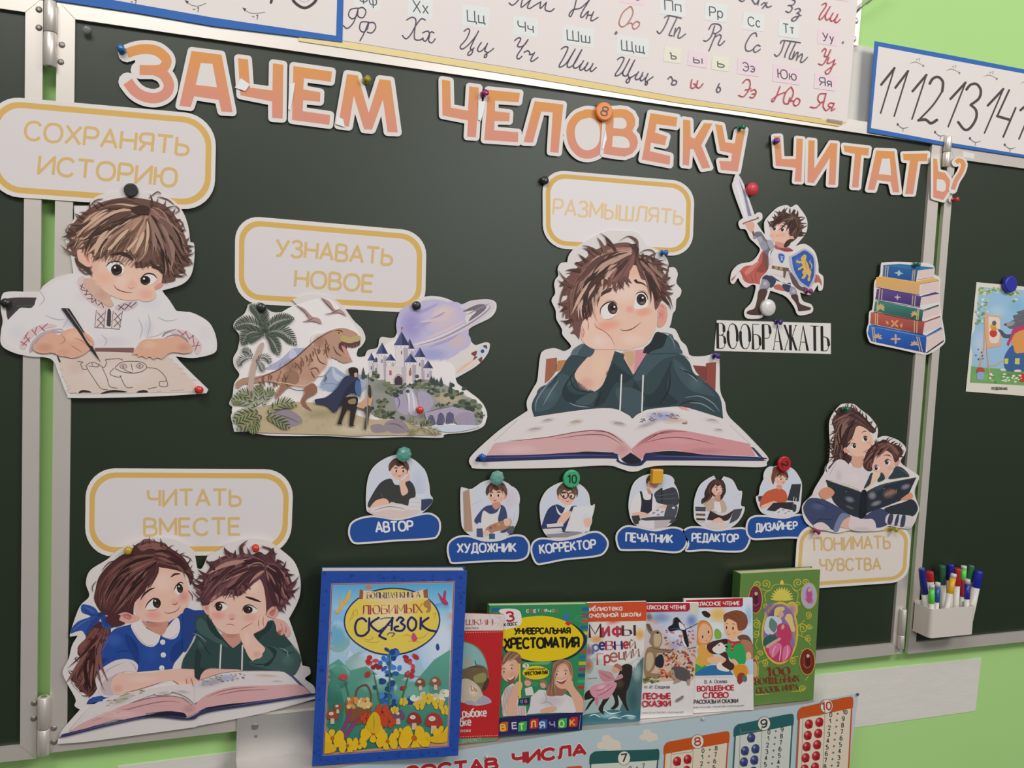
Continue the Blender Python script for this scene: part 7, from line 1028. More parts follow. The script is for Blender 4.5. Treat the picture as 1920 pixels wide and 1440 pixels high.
A.p('2a2c58', '330,1030 430,1020 420,1085 325,1085'); A.txt('7a9ad0', 'О', 342, 1070, 362, 1068, 26, w=6); A.txt('c86a6a', 'В', 382, 1068, 402, 1066, 26, w=6)
A.p('c8b8b4', '150,1020 190,930 260,880 300,900 320,1050 290,1190 170,1200')
for i in range(9): A.l('9a7a78', 5, f'{160 + i * 15},{1180 - i * 4} {190 + i * 14},{930 - i * 4}', st=True)
A.p('cdbfbc', '300,1100 390,1100 400,1190 295,1190'); 
for i in range(6): A.l('9a6a68', 5, f'{306 + i * 15},1105 {303 + i * 15},1185', st=True)
kid(235, 740, 92, 130, '', '', ((180, 770), (255, 735)), '205,830 245,840 290,800 275,860 235,880'); A.c('7a5a48', '160,690 170,620 220,575 300,580 345,630 345,720* 320,690 280,650 220,660 175,700'); A.hair('8a6a54 6a4a3a 9c7c64', '230,590 190,620 165,690', '330,600 280,640 230,665', 9, 16, 8, 81)
A.c('cfa088', '205,1195* 215,1080 260,960 320,900 350,870 355,920 330,980 300,1060 295,1195*'); A.c('d0a088', '270,920 300,870 345,865 358,910 330,960 285,965'); A.t('8d5c4c', 5, '290,890 330,885', '285,915 345,910', '290,940 335,938'); A.p('d0b440', '322,690 338,690 345,1020 322,1030')
A.p('c9c4c6', '440,1010 520,940 660,960 760,980 900,1050 930,1160 520,1170 400,1180 430,1100'); A.g('aaa4ac', 640, 1050, 140, 70, .6); A.c('8d6450', '650,700 700,660 780,655 830,700 850,800 830,870 760,990 680,1000 600,1000 590,940 640,860'); kid(745, 810, 92, 125, '', '', ((690, 795), (775, 788)), '680,850 730,860 780,840 760,880 720,885'); A.c('8d6450', '655,740 690,665 770,650 830,690 850,800* 820,760 790,700 740,700 690,740 650,850 640,960 680,1000 600,1000 590,940 640,850'); A.hair('a8806a 7a5442 b8927a', '740,660 660,720 630,850 590,990', '770,680 700,730 670,860 680,990', 14, 12, 8, 82); A.hair('a8806a 7a5442', '770,660 830,700 845,840', '770,690 800,730 820,800', 6, 10, 5, 83)
A.c('d0a088', '760,880 800,850 840,860 860,920 940,1030 950,1160* 880,1165* 850,1050 800,960 770,930'); A.c('cfa088', '530,1140 600,1110 670,1100 690,1130 640,1160 550,1165'); A.p('cfcac8', '780,1030 870,1130 860,1165 680,1165'); A.t('9a949a', 6, '520,1080 600,1060 660,1100', '560,960 590,1020 560,1080')
A.p('262450', '133,1215 320,1195 940,1160 930,1328 120,1400'); A.l('9a9ab8', 4, '918,1190 905,1325', st=True); b.done('cover_photo')
for i, (ch, x, y, bc, c) in enumerate((('В', 150, 1335, 'b05a34', 'd6b43c'), ('Е', 262, 1318, None, 'b8b4c8'), ('Т', 330, 1330, '3a9a54', 'b4d870'), ('Л', 440, 1305, 'b0302c', 'd8b060'), ('Я', 527, 1312, '34548a', 'b0c4dc'), ('Ч', 625, 1305, None, '8a84a8'), ('О', 715, 1300, '3a9a54', 'a8d878'), ('К', 820, 1288, 'b0302c', 'd8a04c'))):
    if bc: A.p(bc, f'{x - 12},{y - 62} {x + 10},{y - 80} {x + 72},{y - 84} {x + 68},{y} {x + 50},{y + 12} {x - 14},{y + 14}')
    A.txt(c, ch, x, y, x + 44, y - 3, 56, w=13)
b.done('block_letters')
# ---- myths
b = Book('white and orange book Мифы Древней Греции with a rider in pink', (1076, 1131), (1213, 1128), (1200, 1352), (1072, 1361), -.042, .006, 'd0cac8', hard=False, paper='d6d2cc'); A = b.art; A.to(1050, 1105, 5.541)
A.p('c04a28', '140,142 903,128 893,328 140,340'); A.p('d0cac6>8aa4a4', '140,345 893,330 832,1370 130,1420'); A.g('d3ccca', 560, 560, 330, 230, .9); A.g('c98a2c', 380, 520, 90, 60, .9); A.g('d09a34', 830, 470, 70, 80, .95); A.g('8a4a7a', 310, 640, 60, 80, .9); A.g('b85a34', 300, 790, 50, 90, .9)
A.c('4a6a6c', '880,700 868,850 840,1200 830,1370* 600,1380 640,1200 700,1050 720,900 800,780'); A.g('9ab4b0', 800, 860, 60, 120, .7); A.g('2f4f52', 760, 1150, 70, 160, .7); A.c('3a6a74', '130,1420* 240,1310 400,1280 560,1250 720,1280 832,1260 832,1370* 400,1400'); A.g('8ab4b8', 500, 1310, 140, 40, .9); A.g('9cc0c4', 740, 1330, 60, 30, .8); A.t('c4d4d4', 12, '430,1230 520,1290 640,1270', '300,1320 360,1300 420,1330', '620,1330 700,1310 790,1320', '500,1350 560,1330 640,1345')
A.c('2c2622', '640,800 700,775 750,800 748,880 720,1000 690,1080 690,1180 715,1260 690,1250 640,1160 600,1100 610,1200 560,1250* 520,1245* 570,1180 540,1090 500,1150 450,1230 460,1310* 400,1250 430,1180 480,1070 420,1100 350,1160 290,1240* 255,1270* 300,1180 340,1130 260,1150 262,1080 320,1040 400,1060 520,1000 600,900'); A.g('5a4a40', 620, 980, 60, 60, .6); A.c('b88088', '400,840 480,850 540,870 570,930 600,900 640,880 650,920 560,950 470,960 430,940 410,900'); A.c('c48a98', '330,1010 420,980 540,960 590,980 560,1060 500,1130 420,1140 350,1120 310,1060'); A.g('d8b0b8', 440, 1020, 70, 40, .8); A.t('8d5664', 8, '360,1050 440,1040 520,980', '380,1110 470,1070 560,1000', '420,860 480,900 540,930'); A.c('c89a84', '540,820 580,775 620,790 630,830 590,870 550,860'); A.c('a06a58', '560,800 590,770 640,800 640,850 600,820'); A.c('b87a80', '360,1130 400,1130 395,1190 375,1210'); b.done('cover_picture')
A.txt('d6ccc4', 'иблиотека', 308, 226, 645, 218, 52, 50, 10, gap=.2); A.txt('d6ccc4', 'ачальной школы', 305, 292, 838, 278, 52, 50, 10, gap=.2)
def letters(ws, h, w_): [A.txt(c, ch, x, y, x + dx, y - 3, h * k, w=w_, serif=sf) for ch, x, y, dx, k, c, sf in ws]
letters((('М', 310, 500, 115, 1.25, '4a2c28', .12), ('и', 448, 490, 62, 1.25, 'a83a4a', 0), ('ф', 555, 470, 84, .82, 'a8344a', 0), ('Ы', 655, 480, 125, .95, '4a342c', .1)), 108, 26)
letters((('р', 345, 640, 58, 1.0, '5a6a9a', 0), ('е', 412, 625, 54, 1.1, '2c3468', 0), ('В', 480, 628, 74, .95, '9c3048', .1), ('Н', 572, 625, 72, .9, '2c2c5c', .1), ('е', 665, 612, 46, 1.0, 'a83a44', 0), ('й', 728, 615, 56, 1.15, '8a5a44', .1)), 92, 20)
letters((('Г', 390, 780, 66, 1.15, 'a83a3c', .12), ('р', 465, 760, 56, 1.1, 'a83a44', 0), ('е', 525, 750, 72, 1.3, '9c5a50', 0), ('ц', 615, 725, 62, 1.1, '8a4a44', .1), ('и', 688, 715, 56, 1.1, '8a4a44', .1), ('и', 762, 700, 60, 1.2, '8a4a44', .1)), 96, 16); A.txt('8a8480', 'ИЗДАТЕЛЬ', 290, 932, 385, 926, 10, w=3)
b.done('lettering')
# ---- two slim white readers
def reader(bk, fr, tab, tabtxt, white): A.to(*fr); A.p('a8242e', tab); bk.done('red_tab'); A.txt('d8cfca', *tabtxt); bk.done('tab_lettering')
b = Book('slim white book Лесные сказки with a hare and a magpie on its cover', (1190, 1131), (1310, 1130), (1299, 1341), (1182, 1349), -.050, .004, 'd3cecc', hard=False, paper='d8d4d0'); A = b.art; A.to(1190, 1110, 6)
A.p('b8c0d4>c9a88c', '100,120 720,135 680,960 640,1000 440,1000 180,1010 95,1040'); A.g('cfc87a', 670, 190, 60, 70, .8); A.g('6a7fa8', 290, 290, 150, 80, .8); A.g('5a78b0', 640, 320, 80, 90, .9); A.g('3a4858', 160, 280, 50, 60, .8); A.g('d3cfd8', 480, 440, 160, 110, .8); A.g('8a94b8', 450, 600, 90, 80, .7)
rnd = random.Random(8)
for i in range(150): x, y = rnd.uniform(250, 690), rnd.uniform(640, 960); A.e(rnd.choice(['b84a34', 'c46a3c', 'cf9a5c', '8a3a44', 'd0a468', '6a3a3c', 'c87a5c']), x, y, rnd.uniform(8, 26), rnd.uniform(6, 14), rnd.uniform(-60, 60), 8)
for i in range(40): A.e(rnd.choice(['b86a5c', 'c87a64', '9a4a4a', 'b85a3c']), 330 + rnd.random() * 340, 600 - rnd.random() * 180 * (.4 + rnd.random()), rnd.uniform(8, 20), rnd.uniform(6, 12), rnd.uniform(-60, 60), 8)
for i in range(30): A.e(rnd.choice(['5a6a3c', '7a8a4c', '8a8a54', '4a5a34']), rnd.uniform(100, 280), rnd.uniform(950, 1020), rnd.uniform(10, 24), rnd.uniform(6, 12), rnd.uniform(-60, 60), 8)
A.c('2a2c34', '220,760 300,700 330,770 310,850 240,830'); A.c('8d7458', '140,640 200,610 170,560 190,480* 150,430 132,360* 170,360 205,440* 260,430 300,470 310,560 280,630 340,640 430,650 420,670 330,680 250,690 230,760 220,860 180,910 290,920 280,950 130,945 110,800'); A.c('b8a484', '220,480 280,470 300,540 270,610 220,600', '140,700 200,690 210,800 160,890 130,850'); A.e('1c1815', 258, 460, 13, 12); A.c('6a4a40', '135,360 165,370 195,440 160,430'); A.t('5d4a38', 7, '250,690 230,760 225,840', '180,620 240,640 330,650', '140,800 150,880'); A.t('6a5644', 14, '290,640 360,660 430,655')
A.c('22242c', '380,395 430,360 440,300 480,285 520,330 570,400 580,440 610,590 590,620 560,560 540,450 500,425 400,440'); A.c('d3d0d4', '500,340 545,370 570,420 520,420 500,380', '540,500 560,560 590,625 560,610 530,540'); A.t('3a4868', 12, '400,420 470,410 520,425'); A.p('4a4a50', '430,318 448,305 450,325'); A.l('6a5044', 8, '570,420 640,390 715,350', '600,640 690,620')
A.c('55504e', '420,850 520,840 600,880 630,950 600,1000 520,990 450,960'); [A.t(rnd.choice(['3a3634', '75706c', '8a8480']), 5, f'{x},{y} {x - 12},{y - 22}') for x, y in ((rnd.uniform(440, 615), rnd.uniform(880, 980)) for _ in range(46))]; A.c('a88a78', '400,890 440,880 460,960 520,1000 480,1020 440,1030 450,990 420,960'); A.e('1c1815', 432, 915, 6); A.c('a88a78', '590,990 625,990 620,1045 600,1045'); b.done('cover_picture')
reader(b, (1190, 1110, 6), '100,112 618,122 622,190 600,214 100,224', ('КЛАССНОЕ ЧТЕНИЕ', 130, 195, 578, 192, 44, 40, 9), 0)
A.txt('4a4644', 'Н. И. Сладков', 115, 1085, 395, 1082, 34, w=5); A.txt('b02a38', 'ЛЕСНЫЕ', 92, 1202, 405, 1198, 62, 58, 14, gap=.16); A.txt('b02a38', 'СКАЗКИ', 92, 1290, 403, 1282, 62, 60, 14, gap=.16); A.txt('8a8682', 'ИЗДАТЕЛЬСТВО БЕЗ СОКРАЩЕНИЙ', 85, 1365, 548, 1358, 14, w=3); b.done('lettering')
A.c('7d7874', '460,1230 480,1200 500,1195 510,1220 480,1235', '505,1190 540,1165 552,1180 530,1210 515,1212'); A.t('4a4644', 7, '490,1170 515,1225'); b.done('moth_print')
b = Book('slim white book Волшебное слово with two children hugging a puppy', (1282, 1123), (1411, 1121), (1413, 1331), (1285, 1338), -.056, .004, 'd3cecc', hard=False, paper='d8d4d0'); A = b.art; A.to(1270, 1105, 6.127)
A.p('c9d0dc>a8c4d4', '100,120 865,100 872,975 200,995 110,995'); A.g('d6ac34', 470, 290, 150, 120, .95); A.g('8ab4d0', 820, 300, 60, 160, .9); A.g('cfd8e4', 430, 440, 140, 90, .7); A.p('3f9a4a', '205,860 320,850 380,995 200,995'); A.c('7aa83c', '425,480 460,450 505,500 500,560 440,570'); A.c('c9a83c', '205,820 250,740 260,700 300,880 230,860'); A.c('2f6a9c', '250,930 400,870 560,900 640,980 600,990 230,992')
A.c('6a4a3c', '690,560 740,520 820,540 870,640 880,700 800,640'); A.c('a8705a', '740,580 840,600 872,690 870,800 790,750 740,650'); A.c('2f9a54', '560,650 600,600 740,620 790,760 770,860 680,860 600,790 560,740'); A.c('b03a2c', '580,570 640,600 720,590 730,620 660,640 640,715* 610,705* 620,630 585,610'); A.e('d8c084', 632, 630, 6); A.e('d8c084', 628, 680, 6); A.c('d3a068', '640,880 700,860 790,870 820,970 660,980'); A.c('c98a2c', '650,880 700,865 780,880 800,980 700,1030 650,960'); A.c('d8ae8a', '610,820 650,800 700,850 660,870', '790,740 830,720 850,780 800,820')
A.c('dcae88', '535,380 560,320 640,300 720,380 730,470 690,540 640,590 570,540 540,470'); A.c('dcae88', '690,470 740,450 755,480 730,510 695,505'); A.c('7d4a34', '530,300 590,260 690,240 780,280 810,370 790,440 755,470* 700,470 680,390 640,360 580,340 545,380'); A.t('5d3424', 6, '540,295 620,310 680,360', '600,265 680,290 740,350'); A.e('33241f', 566, 440, 8, 18); A.e('33241f', 640, 448, 9, 19); A.t('5d3424', 7, '555,400 570,390 585,400', '625,400 645,395 665,410'); A.t('9b5a48', 6, '570,505 590,520 615,505'); A.g('d48a6c', 655, 500, 30, 20, .6); A.g('d48a6c', 575, 490, 20, 18, .6)
A.c('c98a4a', '225,420 260,360 330,360 390,420 410,520 380,600 330,640 240,650 215,560'); A.c('d8a884', '245,470 300,390 370,430 395,510 370,590 310,620 250,590'); A.t('b06a34', 8, '240,420 290,370 350,380 395,450'); A.e('33241f', 290, 545, 8, 18); A.e('33241f', 358, 490, 8, 18); A.g('d48a6c', 270, 580, 24, 18, .6); A.g('d48a6c', 375, 540, 20, 18, .6); A.t('9b5a48', 5, '310,590 330,590 345,575'); A.c('d09a4a', '235,680 300,630 350,700 420,760 440,830 350,870 270,860 240,760'); A.c('dcae88', '350,790 450,770 540,790 560,830 470,860 360,840')
A.c('4a2c28', '340,640 400,600 480,580 560,570 580,620* 540,640 580,660 560,690 490,740 400,740 350,700', '480,740 560,720 600,820 650,860 640,920 560,940 470,920 440,880 520,850 560,800'); A.c('d8cfc8', '400,690 450,640 500,610 540,640 570,650 530,720 460,740', '450,870 500,830 520,880 600,930 560,945 470,920'); A.e('1c1512', 560, 655, 16, 12); A.e('1c1512', 478, 640, 8); A.c('3a2420', '520,580 570,570 580,610 550,630')
A.c('33261f', '280,260 330,250 380,290 360,325 310,310'); A.t('33261f', 9, '275,255 320,280', '340,240 330,280'); A.c('8a3a34', '690,1000 720,960 770,970 770,1030 720,1090 690,1060'); A.c('5a6a5c', '740,1010 790,990 800,1050 760,1060'); b.done('cover_picture')
reader(b, (1270, 1105, 6.127), '100,125 755,98 752,185 735,200 100,212', ('КЛАССНОЕ ЧТЕНИЕ', 230, 188, 715, 178, 40, 40, 9), 0)
A.p('cfcac8', '150,995 640,985 640,1010 150,1010'); A.txt('4a4644', 'В. А. Осеева', 315, 1080, 570, 1075, 38, w=5); A.txt('b02a38', 'ВОЛШЕБНОЕ', 232, 1170, 652, 1155, 54, 52, 13, gap=.16); A.txt('b02a38', 'СЛОВО', 300, 1248, 585, 1242, 58, 58, 14, gap=.16); A.txt('3f3b3c', 'РАССКАЗЫ И СКАЗКИ', 193, 1315, 697, 1300, 42, 40, 8, gap=.16); A.txt('8a8682', 'ВНЕКЛАССНОЕ ЧТЕНИЕ БЕЗ СОКРАЩЕНИЙ', 185, 1365, 765, 1342, 14, w=3); b.done('lettering')
# ---- green book of tales
b = Book('thick green hardcover book 100 волшебных сказок мира with gold scrolls, rightmost on the tray', (1389, 1076), (1538, 1068), (1525, 1312), (1376, 1326), -.047, .027, '5a7a3c', '466a38', rim=(5, 1.2), paper='c8bd96'); A = b.art; A.to(1360, 1050, 5.14)
def scroll(x, y, r, d=1, turns=1.6, a0=0):
    P = []
    for i in range(18): t = i / 17; a = a0 + d * turns * 2 * math.pi * t; P.append((x + math.cos(a) * r * (1 - t * .85), y + math.sin(a) * r * (1 - t * .85)))
    A.l('b4a83c', 9, P, k=2)
GD = 'b4a83c'
for q in ((310, 240, 40, 1, 1.5, 2), (390, 230, 44, -1, 1.5, 1), (700, 220, 44, 1, 1.5, 2), (770, 215, 36, -1, 1.5, 1), (300, 620, 44, 1, 1.6, 4), (295, 710, 44, -1, 1.6, 4), (745, 660, 52, 1, 1.7, 3), (800, 530, 34, -1, 1.6, 2), (810, 640, 28, 1, 1.5, 0), (340, 900, 30, 1, 1.4, 3), (380, 990, 34, -1, 1.5, 2), (655, 970, 34, 1, 1.5, 1), (745, 1240, 36, 1, 1.6, 2), (800, 760, 34, -1, 1.5, 5), (390, 440, 30, 1, 1.3, 0), (690, 430, 30, -1, 1.3, 0), (300, 940, 22, -1, 1.4, 1)): scroll(*q)
A.l(GD, 7, '330,270 420,300 470,240 545,235 620,240 680,300 750,260', '390,400 380,330 420,290', '690,400 700,320 660,280', '300,560 330,640 310,740', '760,580 720,640 740,720', '300,1000 420,950 480,990 510,1000 540,990 600,950 700,930', '290,1300 420,1290', '640,1270 720,1260 780,1230', '700,720 780,760 820,820', '310,760 290,820 310,860', '730,870 780,900', '770,1160 800,1120')
for i in range(13): a = math.radians(180 + i * 15); A.t('c4b850', 22, f'545,390 {545 + math.cos(a) * 60},{380 + math.sin(a) * 70} {545 + math.cos(a) * 112},{375 + math.sin(a) * 115}')
A.c('c4b850', '545,190 565,225 545,240 525,225'); A.e('c4b850', 545, 350, 24, 34); b.done('gold_scrolls')
A.e('c4a93c', 525, 705, 178, 303, 2, 44); A.e('7a6a94', 525, 705, 160, 282, 2, 44); A.g('5a3a6a', 470, 520, 100, 110, .8); A.g('8a5a9a', 640, 480, 60, 80, .7); A.g('b08a3c', 670, 700, 30, 140, .6)
A.c('b8bcc8', '375,640 400,560 450,540 530,560 540,620 480,700 420,720 380,690'); A.c('5a7a6c', '440,560 490,600 500,640 470,700 420,640'); A.c('2f5a54', '370,760 440,720 500,740 480,790 420,820 370,830'); A.c('c49a84', '500,500 530,480 560,510 555,545 520,560'); A.c('c9b070', '470,540 480,470 530,450 570,460 560,490 520,490 500,540'); A.c('c49a84', '570,560 600,540 620,570 600,600'); A.c('cfb078', '580,550 600,520 640,530 655,600 670,680 640,690 620,640 600,600'); A.c('b03a5c', '500,640 560,610 620,650 640,740 620,800 650,860 620,950 560,980 500,985 440,950 400,900 385,830 450,820 500,780'); A.c('c86a90', '420,850 490,800 540,820 500,900 450,940', '560,850 610,820 630,880 590,960 550,970'); A.t('dca8b8', 10, '490,820 460,880 460,940', '540,820 530,900 520,975', '600,820 600,900 580,960', '430,850 420,900'); A.c('c49a84', '390,830 430,800 520,750 530,770 450,820 410,850', '540,640 560,620 570,650 545,670'); A.t('8a3a3c', 12, '420,710 460,730 500,700')
for x, y, rx, ry, cs in ((290, 380, 62, 130, '6a2c3c 9a3a54 c87a4a 4a2030'), (805, 345, 72, 120, '9aa0b4 b84a5c 8ab0a4 a84a84'), (790, 980, 70, 122, '6a2a24 a04a34 b05a6a 4a1c1c'), (280, 1060, 34, 110, '8a4a3c b8a070')):
    A.e('b89a3c', x, y, rx + 8, ry + 8); c_ = cs.split(); A.e(c_[0], x, y, rx, ry); A.g(c_[1], x, y - ry * .1, rx * .7, ry * .6, .95); A.g(c_[-1], x + rx * .2, y + ry * .45, rx * .6, ry * .3, .9); A.c(c_[min(3, len(c_) - 1)], f'{x - 20},{y - 60} {x + 10},{y - 80} {x + 30},{y - 20} {x + 20},{y + 50} {x - 16},{y + 40}'); A.e('c49a84', x + 6, y - 56, 16, 18); A.t(c_[1], 16, f'{x - 40},{y + 20} {x},{y + 60} {x + 40},{y + 30}')
b.done('oval_pictures')
A.txt('7a3024', '100', 400, 1118, 620, 1108, 78, 76, 22, serif=.1); A.txt('7a3424', 'ВОЛШЕБНЫХ', 292, 1202, 715, 1168, 60, 58, 13, serif=.1); A.txt('7a3424', 'СКАЗОК МИРА', 305, 1288, 705, 1245, 58, 52, 12, serif=.1); b.done('lettering')
# ================================================================ poster under the tray
pp = Plane((0, -.0625, 0))
out = [(640, 1440), (680, 1431), (862, 1407), (1091, 1370), (1200, 1360), (1412, 1333), (1517, 1320), (1545, 1312), (1610, 1300), (1592, 1440), (1570, 1640), (560, 1700), (630, 1441)]
o = sheet('wall_poster', pp, out, 'pale blue arithmetic poster СОСТАВ ЧИСЛА hanging from the tray edge', 'poster', c='a9b9bf', th=.0005); A = Art(pp)
A.p('b5bcc4', '1588,1330 1609,1302 1592,1440 1585,1480'); A.to(820, 1200, 1.7455)
def cloud(x, y, s): [A.e('cfc3b4', x + a * s, y + b_ * s, r * s, r * s * .75) for a, b_, r in ((0, 0, 22), (-20, 8, 16), (20, 4, 18), (-6, -14, 15), (30, 14, 10), (8, 14, 18))]
cloud(560, 337, 1.05); cloud(690, 312, .8); cloud(505, 385, .3); A.build('cloud_print', o)
A.to(840, 1300, 5.333)
def red(t, x0, y0, x1, y1, h0, h1): A.txt('d8cfc8', t, x0, y0, x1, y1, h0, h1, 48, up=(-.03, -1)); A.txt('a3272e', t, x0, y0, x1, y1, h0, h1, 34, up=(-.03, -1))
red('СОСТАВ', -420, 850, 490, 752, 108, 100); red('ЧИСЛА', 655, 705, 1375, 610, 106, 96); A.build('lettering', o)
A.to(1160, 1240, 4.3636)
def column(n, x0, y0, x1, y1, c, ball, cx, cy, rows, ncol, bx0, plus):
    A.to(1160, 1240, 4.3636); h = 95
    A.p(c, f'{x0 + 8},{y0 + 95} {x1 - 8},{y1 + 92} {x1 - 60},1400 {x0 - 40},1400'); A.p('d1c5b0' if n in (8, 10) else 'c2c5ba', f'{x0 + 18},{y0 + 95} {x1 - 20},{y1 + 92} {x1 - 72},1400 {x0 - 30},1400')
    A.c(c, f'{x0},{y0 + 105}* {x0 + 4},{y0 + 40} {x0 + 34},{y0 + 6} {x0 + 80},{y0 - 4} {(x0 + x1) / 2},{(y0 + y1) / 2} {x1 - 60},{y1 + 2} {x1 - 10},{y1} {x1},{y1 + 36} {x1 - 4},{y1 + 90}* {(x0 + x1) / 2},{(y0 + y1) / 2 + 98}')
    A.e('3f4a4a', cx, cy, 53, 59, 10); A.e('d3cbbf', cx, cy, 49, 55, 10); A.txt('a8412c' if n in (8, 10) else '2c3a38', str(n), cx - (38 if n == 10 else 22), cy + 33, cx + (38 if n == 10 else 24), cy + 27, 62, w=13, up=(-.06, -1)); A.build('number_header', o)
    if rows:
        bx, by = bx0; A.l('7a7468', 3.5, f'{bx - 68},{by + 700} {bx - 48},{by - 30} {bx - 30},{by - 56} {bx + 110},{by - 74} {bx + 130},{by - 60} {bx + 100},{by + 700}')
        for r in range(rows):
            for k in range(ncol):
                if n == 9 and r == 0: 
                    if k: continue
                    x, y = bx + 42, by - 14
                else: x, y = bx + k * 86 - r * 9, by + r * 92 - k * 16
                A.e(ball, x, y, 33, 40, 20); A.g('d8908c' if n in (8, 10) else '8a90b8', x - 10, y - 14, 15, 17, .9); A.g('5a0f14' if n in (8, 10) else '20234a', x + 10, y + 18, 20, 18, .7)
        A.build('counters', o)
    px_, py = plus
    for r in range(11):
        y = py + r * 53; x = px_ - r * 6
        for t, dx, dy in ((str(r), 0, 0), ('+', 56, -10), (str(n - r), 108, -21)):
            if n - r >= 0: w_ = 34 if len(t) > 1 else 18; A.txt('3a3c42' if t != '+' else '5a5c60', t, x + dx, y + dy, x + dx + w_, y + dy - 4, 34 if t != '+' else 30, w=6, up=(-.05, -1))
    A.build('sum_print', o)
column(7, -240, 738, 334, 718, '24544e', '9a2c30', 44, 792, 0, 0, (0, 0), (86, 895)); column(8, 368, 655, 908, 575, 'b84e1c', 'a3242c', 646, 657, 4, 2, (478, 818), (682, 750)); column(9, 942, 510, 1434, 432, '27595c', '3c4270', 1190, 510, 5, 2, (1042, 640), (1222, 598)); column(10, 1466, 370, 1920, 292, 'b84e1c', 'a3242c', 1702, 367, 5, 2, (1556, 514), (1728, 456))
# left part, behind the big book: a corner of the next column
A.to(840, 1300, 5.333); A.p('b84e1c', '1180,747 1200,735 1330,725 1345,747'); A.build('number_header', o)
for q, lb in (((912, 1418), 'tiny clear pin on the arithmetic poster above the letter В'), ((1317, 1347), 'tiny pale pin at the top edge of the arithmetic poster'), ((1607, 1301), 'tiny dark pin at the top right corner of the arithmetic poster')):
    m = mat('pin_head', '4a4f6a' if q[0] > 1500 else 'b4b8b4', .3); t = lathe('pin', [(0, .0012), (.001, .0026), (.003, .0026), (.0038, .001)], (0, 0, 0), (0, -1, 0), m, None, 12); t.location = pp.at(*q, .0002); tag(t, lb, 'pin', 'poster pins')
# ================================================================ pins and magnets on the board
def pin(q, y, c, label, kind='push', s=1.0, tilt=(0, 0), trans=0):
    """Push pin: flange, waist and rounded head, leaning by tilt."""
    P = YP(y).at(*q); ax = Vector((tilt[0], -1, tilt[1])).normalized(); e_ = empty('push_pin', tuple(P), label, 'pin', 'push pins'); m = mat('pin_plastic', c, .2, spec=.6, trans=trans, coat=.3)
    lathe('flange', [(0, .0005 * s), (.0003, .0042 * s), (.0012, .0045 * s), (.0017 * s, .0032 * s)], P, ax, m, e_, 18)
    lathe('head', [(.0015 * s, .0022 * s), (.004 * s, .0021 * s), (.0062 * s, .0027 * s), (.0074 * s, .0041 * s), (.0092 * s, .0044 * s), (.0104 * s, .0036 * s), (.0108 * s, .0012 * s)], P, ax, m, e_, 18)
def magnet(q, y, c, r, label, num=None, h=.006, dome=0, rough=.3, name='magnet'):
    P = YP(y).at(*q); e_ = empty(name, tuple(P), label, 'magnet', 'round magnets'); m = mat('magnet_plastic', c, rough, spec=.5, coat=.2)
    prof = [(0, r * .96), (.0006, r), (h * .75, r), (h * .93, r * .95), (h, r * .86)] + ([(h * 1.25, r * .6), (h * 1.36, r * .25)] if dome else [])
    lathe('body', prof, P, (0, -1, 0), m, e_, 32)
    if num:
        A = Art(YP(y - h - .0003)); t, w_, hh, rot = num; a = math.radians(rot); x0, y0 = q; cxs, sns = math.cos(a), math.sin(a); d = YP(y - h - .0003)
        pr = P + np.array([0, -h, 0]); v = RW.T @ (pr - CAM); x0, y0 = v[0] / v[2] * F + CX, v[1] / v[2] * F + CY
        A.txt('1f2320', t, x0 - cxs * w_ / 2 - sns * hh / 2, y0 - sns * w_ / 2 + cxs * hh / 2, x0 + cxs * w_ / 2 - sns * hh / 2, y0 + sns * w_ / 2 + cxs * hh / 2, hh, w=2.2); A.build('numeral', e_, PLAST)
def gem(q, y, c, r, label):
    P = YP(y).at(*q); e_ = empty('magnet', tuple(P), label, 'magnet', 'teal crystal magnets'); m = mat('crystal', c, .05, spec=.8, trans=.55)
    lathe('crystal_head', [(.0035, r * .55), (.006, r), (.0105, r * .8), (.013, r * .42)], P, (0, -1, 0), m, e_, 8, smooth=False); lathe('base', [(0, r * .62), (.0036, r * .6)], P, (0, -1, 0), mat('crystal_base', '5f8a84', .3), e_, 16)
magnet((246, 357), -.0098, '2c2c2c', .0093, 'black round magnet above the hair of the boy with the pen', h=.005)
magnet((490, 577), -.0056, '26282a', .0068, 'black round magnet on top of the palm tree', h=.005, dome=1); magnet((780, 573), -.0056, '26282a', .0068, 'black round magnet beside the ringed planet', h=.005, dome=1)
magnet((1020, 339), -.0032, '26282a', .0066, 'black round magnet at the corner of the РАЗМЫШЛЯТЬ card', h=.006, dome=1); magnet((12, 568), -.0098, '262424', .0062, 'black round magnet at the left end of the drawing boy', h=.006, dome=1)
magnet((1131, 210), -.0066, 'd87a2c', .0150, 'orange round magnet with an 8 between О and В', ('8', 12, 17, 18)); magnet((1070, 897), -.005, '3a9c6c', .0152, 'green round magnet with a 10 on the КОРРЕКТОР card', ('10', 16, 15, 0)); magnet((1468, 869), -.006, 'a8222a', .0140, 'red round magnet with a turned 2 on the ДИЗАЙНЕР card', ('2', 8, 11, 70))
magnet((1408, 355), -.005, 'b82c3a', .0115, 'red round magnet beside the sword blade', h=.007, dome=1, rough=.45); magnet((1437, 577), -.005, 'c9c6c2', .0150, 'white round magnet at the foot of the young knight', h=.008, dome=1); magnet((1889, 533), -.0022, '2a2f96', .0165, 'blue round magnet on the picture at the right edge', h=.01)
gem((756, 851), -.005, '7fc4b4', .0125, 'teal crystal magnet on the АВТОР card'); gem((930, 895), -.005, '8fcabc', .0125, 'teal crystal magnet on the ХУДОЖНИК card')
P = YP(-.005).at(1228, 892); e_ = empty('magnet', tuple(P), 'yellow square magnet covering the cap of the ПЕЧАТНИК man', 'magnet'); 
